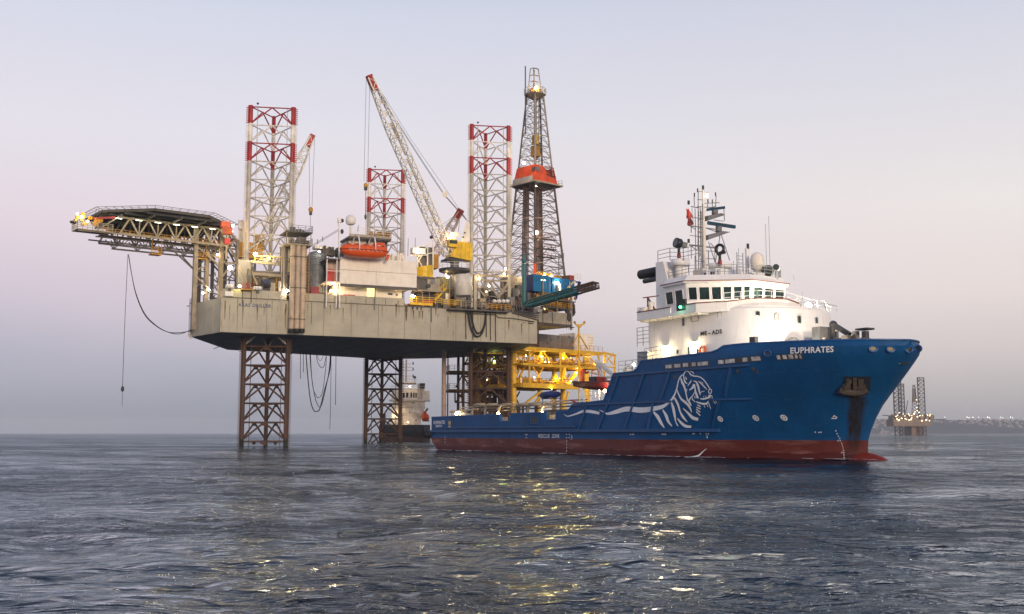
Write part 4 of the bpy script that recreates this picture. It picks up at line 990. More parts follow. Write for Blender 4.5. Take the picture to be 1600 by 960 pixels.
def waterline_foam():
    mb = MB()
    for k in range(150):
        x = [1.5+rng.rand()*14, 48+rng.rand()*10, 3+rng.rand()*66, 66+rng.rand()*4][k % 4]; d = .05+abs(rng.randn())*.5; y = -hb(x, 0)-d; l = .25+rng.rand()*.9; w = .04+rng.rand()*.09; n = 7; z = .06
        mb.add([(x+l*math.cos(a)*(.8+.4*rng.rand()), y+w*math.sin(a)*(.6+.8*rng.rand()), z+.05*rng.rand()) for a in np.linspace(0, 2*math.pi, n+1)[:-1]], [tuple(range(n))])
    tag(mb.put(None, 'waterline_foam', foam), 'thin broken foam along the ship waterline', 'foam', kind='stuff')
waterline_foam()

# ================================================================== JACK-UP RIG
use(RIG)
RY = RIG.Y
ZB, ZD = 19.42, 25.45     # underside and deck of the platform
HPOLY = [(-3.2, 12.4), (0, 0), (60.0, 0), (66.5, 27.8), (58.8, 44.6), (46.6, 54.5), (8, 40)]
rig = thing('jack_up_rig', 'beige jack-up drilling rig platform standing high above the sea on three lattice legs', 'oil rig', (30, 20, ZB))
mb = MB(); mb.prism(HPOLY, ZB+.05, ZD); mb.put(rig, 'platform_hull', hull_grey)
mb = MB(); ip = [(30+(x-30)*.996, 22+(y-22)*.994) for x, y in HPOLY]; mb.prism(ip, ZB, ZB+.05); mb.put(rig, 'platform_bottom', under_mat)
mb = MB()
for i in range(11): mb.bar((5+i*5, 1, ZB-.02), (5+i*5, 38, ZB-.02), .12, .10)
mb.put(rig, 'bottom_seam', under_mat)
# plating seams on the long side: thin proud weld lines, and side panels above deck level
seam_m = material('seam_grey', (.24, .215, .165), .7, rust=.4)
for i in range(12):
    x = 2.6+i*5.05; bar(rig, 'plate_seam', seam_m, (x, -.02, ZB+.1), (x, -.02, ZD-.05), .07, .05)
for z in (20.4, 22.6): bar(rig, 'plate_seam', hull_grey, (.05, -.02, z), (59.9, -.02, z), .05, .05)
bar(rig, 'deck_edge', truss_dark, (-.1, -.06, ZD+.03), (60.1, -.06, ZD+.03), .14, .12)
box(rig, 'bulwark_plate', hull_grey, 0, 11.0, .0, .25, ZD+.1, ZD+1.5)
for i in range(5): box(rig, 'bulwark_plate', hull_grey, 14.4+i*3.7, 18.0+i*3.7, 0, .25, ZD+.1, ZD+1.45)
mb = MB(); q0 = HPOLY[0]
mb.bar((-.9, 3.6, ZD-.4), (-.9, 3.6, ZB), .12); mb.bar((-2.0, 8.0, ZD-.4), (-2.0, 8.0, ZB), .12); mb.bar((-3.3, 12.2, ZD+1), (-3.3, 12.2, ZB-.3), .22); mb.bar((-.15, -.1, ZD+1), (-.15, -.1, ZB), .3); mb.put(rig, 'corner_post', deck_beige)
mb = MB(); mb.ladder((-3.6, 12.1, ZB), (-3.6, 12.1, ZD+1), (.25, -.97, 0), .5, .5); mb.put(rig, 'corner_ladder', truss_dark)
def rig_text(txt, pxl, pxr, pyt, pyb, pybr, mat, h=None):
    a = RY(pxl, pyb, 0); b = RY(pxr, pybr, 0); t = RY(pxl, pyt, 0); pts, fs = text_mesh(txt, t.z-a.z, 1.0, .015, 1.1)
    put(rig, 'name_lettering', mesh('lettering', [(a.x+(b.x-a.x)*u, -.05, a.z+v) for u, v in pts], fs, mat))
rig_text('ARAS DRILLER', 372, 423.5, 473.6, 479, 481, mark_blue)
mb = MB()
for i in range(14): p = RY(486.7, 474+i*2.4, 0); mb.box(p.x-.08, p.x+.08, -.05, 0, p.z-.07, p.z+.07)
mb.put(rig, 'draft_mark', mark_black)
# rust runs with a shape of their own
stain = material('rust_run', (.20, .115, .05), .7, var=.4); stain_d = material('dark_run', (.07, .055, .045), .7, var=.3)
for px, py, ln, w, mt in ((619, 475, 20, .18, stain), (635, 476, 26, .30, stain), (645, 478, 7, .3, stain_d), (652, 478, 7, .34, stain_d), (658, 479, 6, .25, stain_d), (646, 485, 14, .14, stain), (655, 486, 12, .14, stain), (660, 486, 13, .16, stain), (681, 480, 14, .2, stain), (476, 460, 60, .22, stain), (447, 475, 40, .12, stain), (380, 470, 40, .1, stain), (352, 470, 30, .14, stain), (700, 495, 18, .1, stain), (795, 500, 16, .2, stain), (815, 506, 20, .15, stain))+tuple((350+rng.rand()*480, 470+rng.rand()*14, 6+rng.rand()*22, .03+rng.rand()*.05, (stain, stain, stain, stain, stain_d)[k % 5]) for k in range(34)):
    a = RY(px, py, 0); b = RY(px, py+ln, 0); vs = []; n = 7
    for i in range(n): u = i/(n-1); ww = w*(1-.75*u)*(.8+.4*rng.rand()); vs += [(a.x-ww, -.012, a.z+(b.z-a.z)*u), (a.x+ww, -.012, a.z+(b.z-a.z)*u)]
    put(rig, 'rust_run', mesh('rust_run', vs, [(2*i, 2*i+1, 2*i+3, 2*i+2) for i in range(n-1)], mt))
p = RY(673.6, 479, 0); q = RY(673.6, 503, 0); rod(rig, 'drain_pipe', teal, (p.x, -.15, p.z), (q.x, -.15, q.z), .1)
# ---- legs
def leg(label, cx, cy, ztop, zlo=-1.0):
    use(WORLD)
    W = RIG.M @ Vector((cx, cy, 0)); t = Vector((.986, .168, 0)); n = Vector((-.168, .986, 0)); w = 7.55
    C = [W-t*w/2-n*w*.289, W+t*w/2-n*w*.289, W+n*w*.577]
    root = thing('rig_leg', label, 'rig leg', (W.x, W.y, 0), 'three lattice legs of the jack-up rig')
    bay = 3.38; nb = int((ztop+2)/bay)+1
    def band(z):
        d = ztop-z
        return leg_red if d < bay*1.02 else leg_white if d < bay*2.02 else leg_red if d < bay*3.1 else leg_grey if z > ZB else leg_rust
    cuts = [ztop, ztop-bay, ztop-2*bay, ztop-3.08*bay, ZB+1, 1.15, zlo]; weed = material('marine_growth', (.022, .024, .014), .8, var=.4, streak=False)
    for ci, c in enumerate(C):
        for a, b in zip(cuts[:-1], cuts[1:]):
            m = band((a+b)/2) if a > 2 else weed
            rod(root, 'chord', m, (c.x, c.y, b), (c.x, c.y, a), .37, 12)
        # toothed rack on the outside of each chord
        d = (c-W); d.z = 0; d.normalize()
        dd = (-t if ci == 0 else t if ci == 1 else n)
        for m, za, zb_ in ((leg_red, ztop, ztop-bay), (leg_white, ztop-bay, ztop-2*bay), (leg_red, ztop-2*bay, ztop-3.08*bay), (leg_grey, ztop-3.08*bay, ZD), (leg_rust, ZB, zlo)):
            mb = MB(); z = zb_
            for s in ((1, -1) if ci == 2 else (1,)):
                p = c+dd*.42*s; q0, q1 = Vector((p.x, p.y, zb_)), Vector((p.x, p.y, za)); mb.bar(q0, q1, .16, .22)
            while z < za-.2:
                for s in ((1, -1) if ci == 2 else (1,)):
                    p = c+dd*.44*s; e = c+dd*.84*s; mb.bar((p.x, p.y, z+.1), (e.x, e.y, z+.1), .15, .15)
                z += .36
            mb.put(root, 'rack', m, kind='stuff')
    for k in range(nb):
        z1 = ztop-.25-k*bay; z0 = z1-bay
        if z1 < zlo: break
        if z1 < ZD-1 and z0 > ZB+1: continue
        m = band(z1-.3)
        r = .125 if z1 > ZD else .165
        for i in range(3):
            a, b = C[i], C[(i+1) % 3]; mid = (a+b)/2
            A1, B1, M1 = Vector((a.x, a.y, z1)), Vector((b.x, b.y, z1)), Vector((mid.x, mid.y, z1))
            A0, B0 = Vector((a.x, a.y, z0+.25)), Vector((b.x, b.y, z0+.25))
            rod(root, 'horizontal_brace', m, A1, B1, r*.95, 8)
            if z0 > -1.6: rod(root, 'diagonal_brace', m, M1, A0, r, 8); rod(root, 'diagonal_brace', m, M1, B0, r, 8)
            if z1 < ZB: 
                e = (b-a).normalized(); mb = MB(); q = M1-Vector((0, 0, .35)); mb.add([q-e*.8+Vector((0, 0, .35)), q+e*.8+Vector((0, 0, .35)), q+e*.35-Vector((0, 0, .25)), q-e*.35-Vector((0, 0, .25))], [(0, 1, 2, 3)]); mb.put(root, 'gusset', m)
    ball(root, 'aircraft_light', steel_dark, (C[0].x+1.2, C[0].y, ztop+.35), .22)
    c = C[0]+t*1.2; rod(root, 'leg_pipe', leg_grey if True else m, (c.x, c.y, ZD), (c.x, c.y, ztop-.4), .07, 6); rod(root, 'leg_pipe', leg_rust, (c.x, c.y, 0), (c.x, c.y, ZB), .07, 6)
    c = C[1]-t*1.0; rod(root, 'leg_pipe', leg_grey, (c.x, c.y, ZD), (c.x, c.y, ztop-.4), .06, 6); rod(root, 'leg_pipe', leg_rust, (c.x, c.y, 0), (c.x, c.y, ZB), .06, 6)
    use(RIG); return root
LL = leg('leftmost lattice leg with red and white top, next to the helideck', 9.5, 8.2, 61.9)
LM = leg('shortest looking lattice leg with red and white top, behind the orange lifeboat', 45.0, 50.0, 63.2)
LR = leg('lattice leg with red and white top close beside the drilling derrick', 55.8, 14.4, 65.6)
# leg guides
def guides():
    m = truss_tan
    for (cx, cy, px0, px1, py0) in ((9.5, 8.2, 0, 0, 0),):
        pass
    # left leg surround: low bulkheads and beams behind tower
    a = RY(372, 402, 2); b = RY(447, 409, 2)
    box(rig, 'jacking_house', steel_grey, RY(372, 405, 3).x, RY(392, 405, 3).x, 2.6, 4, ZD, RY(372, 406, 3).z)
    bar(rig, 'guide_beam', truss_tan, RY(392, 409, 2.5), RY(446, 414, 2.5), .35, .5); bar(rig, 'guide_beam', truss_tan, RY(395, 428, 2), RY(447, 432, 2), .3, .5)
    bar(rig, 'guide_beam', leg_grey, RY(398, 400, 2.5), RY(446, 402, 2.5), .25)
    bar(rig, 'guide_brace', truss_tan, RY(389, 418, 1.8), RY(402, 445, 1.8), .34); bar(rig, 'guide_brace', truss_tan, RY(374, 416, 1.8), RY(386, 443, 1.8), .2)
    box(rig, 'jacking_house', truss_dark, RY(395, 432, 4).x, RY(447, 432, 4).x, 3.6, 5, ZD, RY(395, 424, 4).z)
    railing(rig, [RY(398, 409, 2.4), RY(446, 413, 2.4)], yellow, 1.1, 1.2, .08, 2)
    # right leg surround with big X bracing
    for p, q, w in (((741, 430), (800, 433), .4), ((741, 437), (795, 440), .28), ((748, 440), (760, 451), .0), ((750, 451), (764, 438), .34), ((764, 438), (778, 466), .34), ((768, 438), (788, 458), .3), ((778, 466), (810, 420), .42), ((743, 446), (757, 463), .34), ((778, 463), (803, 447), .3)):
        if w: bar(rig, 'guide_brace', truss_tan, RY(*p, 3), RY(*q, 3), w)
    for px in (742, 795): bar(rig, 'guide_post', hull_grey, (RY(px, 440, 3).x, 3, ZD), (RY(px, 440, 3).x, 3, RY(px, 430, 3).z), .6)
    box(rig, 'jacking_house', truss_tan, RY(791, 430, 6).x, RY(817, 430, 6).x, 5, 9, ZD, RY(800, 432, 5).z)
    railing(rig, [RY(740, 429.5, 2.8), RY(800, 432.5, 2.8)], truss_tan, 1.1, 1.4, .07, 2)
    rod(rig, 'round_housing', hull_grey, RY(803, 458, 4.6), RY(803, 458, 4.6)+Vector((0, -1.2, 0)), .75, 16)
    for px, w in ((790, .5), (794, .35)): bar(rig, 'rusty_post', leg_rust, (RY(px, 450, 4).x, 4, ZD), (RY(px, 450, 4).x, 4, RY(px, 440, 4).z), w)
guides()
# deck clutter that reads as one mass behind the railings: low pipework, valves, cabinets
def clutter(name, px0, px1, y0, y1, zt, n, mats, sz=(.3, 1.3)):
    for m in mats:
        mb = MB()
        for i in range(n):
            x0 = RY(px0, 470, (y0+y1)/2).x; x1 = RY(px1, 470, (y0+y1)/2).x
            x = x0+rng.rand()*(x1-x0); y = y0+rng.rand()*(y1-y0); w = sz[0]+rng.rand()*(sz[1]-sz[0]); h = rng.rand()*zt
            k = rng.rand()
            if k < .4: mb.box(x, x+w, y, y+w, ZD, ZD+.3+h)
            elif k < .7: mb.tube([(x, y, ZD), (x, y, ZD+h), (x+w, y, ZD+h), (x+w*2, y+.2, ZD+h*.7)], .1, 6)
            elif k < .85: mb.bar((x, y, ZD+h), (x+2*w, y, ZD+h+.2*rng.randn()), .12)
            else: mb.tube([(x, y, ZD+h*.6), (x+.8*w, y, ZD+h*.6)], .3, 8)
        mb.put(rig, name, m, kind='stuff')
clutter('deck_pipework', 395, 450, 1.0, 7, 2.6, 22, [truss_tan, steel_dark, deck_beige])
clutter('deck_pipework', 483, 512, 1.5, 8, 2.2, 10, [steel_grey, truss_tan, yellow_dk])
clutter('deck_pipework', 640, 720, 1.5, 14, 2.5, 22, [steel_grey, truss_tan, yellow_dk])
clutter('deck_pipework', 735, 842, .6, 14, 3.0, 44, [steel_grey, truss_tan, yellow_dk, steel_dark, leg_rust])
clutter('deck_pipework', 380, 450, 1.0, 5, 5.5, 12, [truss_dark, deck_beige, yellow_dk])
clutter('deck_pipework', 484, 512, 2, 6, 6.0, 10, [truss_dark, deck_beige])
clutter('deck_pipework', 688, 735, 4, 10, 5.5, 12, [truss_dark, cream, yellow_dk])
clutter('deck_pipework', 790, 842, 2, 9, 6.5, 16, [truss_dark, deck_beige, leg_rust, steel_grey])
clutter('deck_pipework', 742, 800, 7, 14, 6.5, 14, [steel_grey, truss_tan, steel_dark, white])
# white drums and baskets along the left deck edge
for px, py, mt, l in ((352.6, 447.5, white, 'white inflatable raft drum on the rig deck edge, nearest the hull corner'), (396.8, 450.5, white, 'white raft drum between wicker coloured basket and dark winch on rig deck')):
    a = RY(px, py, -.4); t = thing('raft_drum', l, 'life raft', (a.x, -.4, a.z-.5), 'white raft drums along the rig deck edge'); rod(t, 'drum', mt, a, a+Vector((1.35, 0, 0)), .36, 14)
    for u in (.15, .65, 1.2): rod(t, 'strap', steel_grey, a+Vector((u, 0, 0)), a+Vector((u+.06, 0, 0)), .38, 14)
    bar(t, 'cradle', truss_dark, a+Vector((.7, .3, -.8)), a+Vector((.7, .3, 0)), .5)
a = RY(386, 449, -.5); t = thing('cargo_basket', 'orange brown mesh cargo basket between the two white raft drums on the rig', 'basket', (a.x, -.5, a.z-1)); box(t, 'tray', yellow_dk, a.x-1.0, a.x+.9, -1.1, .2, a.z-.55, a.z-.35)
mb = MB()
for k in range(8): mb.bar((a.x-1+k*.27, -1.1, a.z-.4), (a.x-1+k*.27, -1.1, a.z+.6), .05)
for k in range(4): mb.bar((a.x-1, -1.1, a.z-.3+k*.3), (a.x+.9, -1.1, a.z-.3+k*.3), .05)
mb.put(t, 'mesh_side', leg_red); bar(t, 'bracket', steel_dark, (a.x-.7, -.3, ZD-.9), (a.x-.7, -.3, a.z-.5), .12); bar(t, 'bracket', steel_dark, (a.x+.8, -.3, ZD-.9), (a.x+.8, -.3, a.z-.5), .12)
a = RY(415, 444, .9); t = thing('deck_winch', 'dark cylindrical winch on the rig deck below the left leg', 'winch', (a.x, .9, ZD)); rod(t, 'drum', steel_dark, a+Vector((-.6, -.2, 0)), a+Vector((.6, -.2, .3)), .95, 14); box(t, 'frame', steel_dark, a.x-.8, a.x+.8, .5, 1.7, ZD, a.z-.6); box(t, 'guard', blue_dk, a.x-.5, a.x+.4, -.3, -.1, a.z, a.z+.6)
a = RY(422, 442, .6); b = RY(430, 456, .6); box(rig, 'valve_cabinet', deck_beige, a.x, b.x, .5, 1.3, ZD, a.z)
a = RY(437, 440, .6); rod(rig, 'standpipe', leg_grey, (a.x, .6, ZD), (a.x, .6, a.z), .3, 10)
a = RY(353, 460, -.1); box(rig, 'white_box', white, a.x-.2, a.x+1.2, -.35, -.05, a.z-.3, a.z+.5)
# ---- sea water tower: three tan pipes
def water_tower():
    P = lambda px, py, y=-1.4: RY(px, py, y)
    t = thing('sea_water_tower', 'steel tower with three tall tan intake pipes rising past the rig side', 'tower', (P(465, 519).x, -1.4, ZB))
    zt = P(455, 383).z
    for px in (454.8, 463.2, 471.6):
        a = P(px+.2, 514); b = P(px+2.6 if False else px+1.2, 384); rod(t, 'intake_pipe', tube_tan, (a.x, -1.4, a.z), (a.x, -1.4, zt), .47, 14); rod(t, 'pipe_mouth', black, (a.x, -1.4, a.z-.7), (a.x, -1.4, a.z), .50, 14)
        for z in (22, 27.5, 33): rod(t, 'pipe_clamp', truss_tan, (a.x, -1.4, z), (a.x, -1.4, z+.15), .56, 14)
    x0, x1 = P(445.5, 383).x, P(487, 383).x
    for x, y in ((x0+.3, 0.3), (x1-.6, .3), (x0+.3, 3), (x1-.6, 3)): bar(t, 'corner_post', truss_tan, (x, y, ZD-2), (x, y, zt), .28)
    for k in range(5): bar(t, 'cross_beam', truss_dark, (x0+.3, .3, ZD+1+k*2.0), (x1-.6, .3, ZD+1+k*2.0), .16); bar(t, 'diagonal', truss_dark, (x1-1.3, .35, ZD+1+k*2.0), (x1-.6, .35, ZD+3+k*2.0), .1)
    box(t, 'back_panel', truss_dark, x0+.1, x0+1.0, .6, 3, ZD, zt)
    for z, m in ((zt, deck_beige), (P(450, 363).z, truss_dark)): box(t, 'platform', m, x0, x1, -2.0, 3.2, z, z+.22)
    for z in (zt+.2, P(450, 363).z+.2): railing(t, [(x0+(z > zt+1)*.9, -1.9, z), (x1, -1.9, z), (x1, 3, z)], truss_tan if z < zt+1 else steel_grey, 1.05, 1.1, .07, 3)
    for x in (x0+.2, x1-.2): bar(t, 'platform_post', truss_tan, (x, -1.6, zt), (x, -1.6, P(450, 363).z), .12)
    mb = MB()
    for k in range(16): x = x0+.5+rng.rand()*(x1-x0-1.2); mb.box(x, x+.4, -1.2, 0, zt+.2, zt+.5+rng.rand()*1.3)
    for k in range(5): x = x0+1.2+k*.55; mb.tube([(x, -.5, P(450, 363).z+.2), (x, -.5, P(450, 363).z+.7+.5*rng.rand())], .25, 8)
    mb.put(t, 'pump_machinery', material('pump_grey_brown', (.17, .15, .13), .6), kind='stuff')
    mb = MB(); mb.ladder((x1-.4, -.5, ZD), (x1-.4, -.5, zt), (1, 0, 0), .5, .5); mb.put(t, 'tower_ladder', yellow_dk)
    mb = MB()
    for x in (P(442, 440).x, P(444.6, 440).x): mb.bar((x, -.2, ZD-2.5), (x, -.2, P(442, 380).z), .09)
    mb.put(t, 'riser_pipe', leg_grey)
    lamp(t, P(448.6, 454.5, -.5), .2, e_white, 25, name='deck_lamp', off=(0, -.5, 0), lr=.15)
water_tower()
# ---- silo, red panel frame
def silo():
    a = RY(494, 393, 3); r = 1.9; t = thing('mud_silo', 'blue grey ribbed storage silo between three tan pipes and the white cabin block', 'silo', (a.x, 5, ZD))
    zt = RY(494, 393, 5).z; mb = MB(); pr = [(r, ZD)]
    z = ZD+.9
    while z < zt-1.3: pr += [(r, z), (r+.07, z+.05), (r+.07, z+.18), (r, z+.23)]; z += 1.05
    pr += [(r, zt-1.2), (r*.7, zt-.3), (r*.25, zt)]; mb.lathe(pr, a.x+.6, 5, 24); mb.put(t, 'silo_shell', sil_grey)
    box(t, 'top_walkway', cream, a.x, a.x+3.6, 4, 6, zt+.4, zt+.9); bar(t, 'walkway_post', truss_dark, (a.x+2.6, 4, ZD), (a.x+2.6, 4, zt+.5), .12)
    mb = MB()
    for k in range(26): x = a.x+1+rng.rand()*4.6; mb.box(x, x+.35, 3.5, 5, zt-1+rng.rand()*.6, zt+.1+rng.rand()*.9)
    mb.put(t, 'top_pipework', truss_dark, kind='stuff')
    a = RY(486, 448, .6); b = RY(498, 460, .6); box(rig, 'red_locker', material('locker_red', (.30, .03, .035), .5), a.x, b.x, .4, 1.6, ZD, a.z)
silo()
def crane_boom_rest():
    t = thing('boom_rest_mast', 'tall white post with black spheres and sloping dark stays left of the lifeboat', 'mast', (RY(531, 400, 0).x, 0, 33)); P = lambda px, py: RY(px, py, 1)
    bar(t, 'post', white, (P(530.5, 400).x, 1, 31), P(530, 345), .28); ball(t, 'camera_ball', steel_dark, P(534, 345), .4); ball(t, 'camera_ball', steel_dark, P(534.5, 362), .3, (1, 1, 1.6)); box(t, 'head', white, P(528, 342).x, P(533, 342).x, .7, 1.3, P(528, 348).z, P(528, 341).z)
    for dy in (0, 2.2): bar(t, 'stay', steel_grey, P(488, 383+dy), P(530, 358+dy), .09)
    for px, py in ((496, 378), (504, 374)): bar(t, 'stay_fitting', steel_dark, P(px, py-4), P(px+.5, py+4), .1)
crane_boom_rest()
# ---- accommodation block
def accommodation():
    P = lambda px, py, y=-1.5: RY(px, py, y)
    x0, x1 = P(532, 440).x, P(651, 445).x; zb_, zt = P(532, 443).z, P(532, 401).z
    t = thing('accommodation_block', 'large plain cream accommodation block in the middle of the rig deck', 'building', (x0, 4, ZD))
    box(t, 'upper_storey', cream, x0, x1, -1.5, 9, (zb_+zt)/2+.1, zt); box(t, 'upper_storey', cream, x0, x1, -1.5, 9, zb_, (zb_+zt)/2+.04)
    for i in range(4): bar(t, 'panel_seam', cream, (x0+(i+1)*(x1-x0)/5, -1.53, zb_), (x0+(i+1)*(x1-x0)/5, -1.53, zt), .05, .04)
    box(t, 'overhang_beam', truss_dark, x0, x1, -1.4, -1.1, zb_-.5, zb_); 
    xr = P(628, 460, 1).x; box(t, 'lower_storey', cream, x0-.5, xr, 1.0, 9, ZD, zb_-.01)
    for px, py, w, h in ((559, 460, .9, .6), (608, 459.5, .45, .35), (611.5, 459.8, .45, .35), (620, 461, .35, .3)): a = P(px, py, .95); box(t, 'window', steel_dark if w < .8 else cream, a.x-w/2, a.x+w/2, .93, 1.02, a.z-h/2, a.z+h/2)
    a = P(544, 461, .9); box(t, 'fire_locker', redp, a.x-.9, a.x+1.2, .6, 1.0, ZD, ZD+1.7)
    a = P(580, 456, .9); o = box(t, 'lit_doorway', emit('lit_doorway', (1, .88, .38), 1.6), a.x-.75, a.x+.65, .9, 1.0, ZD+.4, a.z+1.0)
    lamp(t, (a.x, .5, a.z+.9), .12, e_yel, 60, (1, .85, .4), 'door_lamp', off=(0, -.4, 0), lr=.2)
    # left stair frame with red cabinet
    xa, xb = P(509.5, 440).x, P(532, 440).x; zf = P(510, 405).z; zm = P(510, 441).z
    for z in (zm, zf): box(t, 'stair_landing', cream if z == zm else truss_dark, xa, xb, -1.6, 3, z, z+.2)
    for x in (xa+.1, (xa+xb)/2+.6, xb-.1): bar(t, 'frame_post', white, (x, -1.5, ZD-1), (x, -1.5, zf), .14)
    bar(t, 'frame_rail', white, (xa, -1.5, (zm+zf)/2), (xb, -1.5, (zm+zf)/2), .1)
    box(t, 'stair_wall', material('pale_pink_wall', (.52, .38, .32), .6), xa+.6, xb, 1.0, 1.2, zm, zf)
    box(t, 'fire_cabinet', redp, P(511, 430, 0).x, P(522, 430, 0).x, -.3, .6, zm+.2, P(511, 421, 0).z)
    for px, py in ((517, 455), (523, 453)): lamp(t, P(px, py, .8), .2, e_warm, 120, (1, .8, .5), 'passage_lamp', off=(0, -.8, -.2), lr=.25)
    # support posts in front
    for px in (508, 528, 586): a = P(px, 445, -.4); bar(t, 'outrigger_post', steel_grey, (a.x, -.3, ZD-1), (a.x, -.6, zb_), .18)
    # roof deck with rails
    a0 = P(536, 372, 3).x; a1 = P(601, 372, 3).x; zr = P(536, 374, 1).z
    box(t, 'roof_platform', truss_dark, a0, a1, -1.0, 5, zr, zr+.35); box(t, 'platform_edge', deck_beige, a0, a1, -1.1, -.95, zr+.3, zr+.75)
    railing(t, [(a0, -1, zr+.7), (a1, -1, zr+.7), (a1, 5, zr+.7)], cream, 1.25, 1.5, .07, 3)
    for x in (a0+.3, (a0+a1)/2, a1-.3): bar(t, 'roof_post', truss_dark, (x, 1, zt), (x, 1, zr), .3)
    box(t, 'roof_cabin', cream, a0+.4, a1-1.5, 1.0, 6, zt, zr)
    mb = MB()
    for k in range(24): x = P(576, 360, 0).x+rng.rand()*(a1-P(576, 360, 0).x); mb.box(x, x+.5, .3, 1, zr+.6, zr+1+rng.rand()*.9)
    mb.put(t, 'roof_machinery', yellow_dk, kind='stuff')
    mb = MB()
    for k in range(50): x = P(604, 395, 0).x+rng.rand()*3.9; y = rng.rand()*5; mb.box(x, x+.35, y, y+.3, zt, zt+.4+rng.rand()*1.7)
    mb.put(t, 'roof_vents', cream, kind='stuff')
    railing(t, [(P(604, 395).x, -1.4, zt), (x1, -1.4, zt)], cream, 1.1, 1.3, .06, 3)
    for px, pa, pb in ((638, 373, 400), (586, 361, 372), (604, 355, 372), (625, 378, 398), (649, 372, 400), (560, 352, 362)): a, b = P(px, pa), P(px-.8, pb); bar(t, 'whip_aerial', truss_dark, b, a, .07)
    # curved cream awning at the right end
    pts = [(x1, -1.3, zt), (x1+.9, -1.3, zt-.5), (x1+1.2, -1.3, zt-1.6)]
    a = P(548, 346, .5); d = thing('radome', 'white mushroom radome standing on the rig roof above the lifeboat', 'satellite dome', (a.x, .5, zr+.7)); mb = MB(); mb.lathe([(.5, -.7), (.82, -.45), (.92, .1), (.84, .7), (.5, 1.1), (.02, 1.2)], a.x, .5, 20, a.z); mb.put(d, 'dome', white, True); rod(d, 'stem', white, (a.x, .5, zr+.7), (a.x, .5, a.z-.6), .14)
    return x0, x1, zb_, zt
AX0, AX1, AZB, AZT = accommodation()
def lifeboat():
    P = lambda px, py: RY(px, py, -3.6)
    a, b = P(531, 392), P(606.5, 397); zk = P(531, 401).z; t = thing('lifeboat', 'enclosed bright orange lifeboat hanging over the cream accommodation block', 'lifeboat', ((a.x+b.x)/2, -3.6, zk))
    n = 20; L_ = b.x-a.x; zt_ = P(535, 379).z; zm = (zk+zt_)/2+.1
    vs = []; fs = []; m = 16
    for i in range(n+1):
        u = i/n; x = a.x+L_*u; e = max(0, 1-abs(2*u-1)**4.5)**.5
        hw = 1.45*e+.03; up = (zt_-zm)*(.62+.38*(1-abs(2*u-1)**6)) + (.5 if .72 < u < .93 else 0)*1; dn = (zm-zk)*(.45+.55*e)
        for k in range(m):
            q = 2*math.pi*k/m; c, s = math.cos(q), math.sin(q); h = up*abs(s)**.8 if s > 0 else -dn*abs(s)**.75
            vs.append((x, -3.6+hw*math.copysign(abs(c)**.7, c), zm+h*(.25+.75*e)))
    for i in range(n):
        for k in range(m): fs.append((i*m+k, i*m+(k+1) % m, (i+1)*m+(k+1) % m, (i+1)*m+k))
    fs += [tuple(range(m))[::-1], tuple(n*m+k for k in range(m))]
    mb = MB(); mb.v = vs; mb.f = fs; mb.put(t, 'hull', orange, True)
    mb = MB()
    for sg in (-1,):
        pts = [(a.x+L_*u, -3.6+sg*(1.45*max(0, 1-abs(2*u-1)**4.5)**.5+.08), zm-.05) for u in np.linspace(0, 1, 18)]; mb.tube(pts, .11, 6)
    mb.put(t, 'fender', material('dark_orange', (.42, .05, .01), .5), True)
    for k in range(9): u = .1+k*.09; box(t, 'window', mark_white if k % 2 else steel_dark, a.x+L_*u, a.x+L_*u+.45, -5.06, -4.98, zm+.75, zm+.85)
    for k in range(8): u = .14+k*.09; bar(t, 'grab_line', mark_white, (a.x+L_*u, -5.12, zm-.1), (a.x+L_*u+.5, -5.12, zm-.3), .05)
    x = a.x+L_*.8; box(t, 'helm_cupola', orange, x-.9, x+.9, -4.3, -2.9, zt_-.3, zt_+.35)
    rod(t, 'rudder', orange, (b.x-.3, -3.6, zk-.1), (b.x+.15, -3.6, zk+.9), .25)
    d = thing('lifeboat_davit', 'curved white davit arms holding the orange lifeboat on the rig', 'davit', (a.x, -.5, AZT))
    for u in (.35, .68):
        x = a.x+L_*u; mb = MB(); mb.tube([(x, -.8, AZT), (x, -1.3, zt_+1.0), (x, -2.6, zt_+1.7), (x, -4.6, zt_+1.1), (x, -5.2, zt_-.2), (x, -5.2, zm-.1)], .12, 8); mb.put(d, 'davit_arm', white, True)
lifeboat()
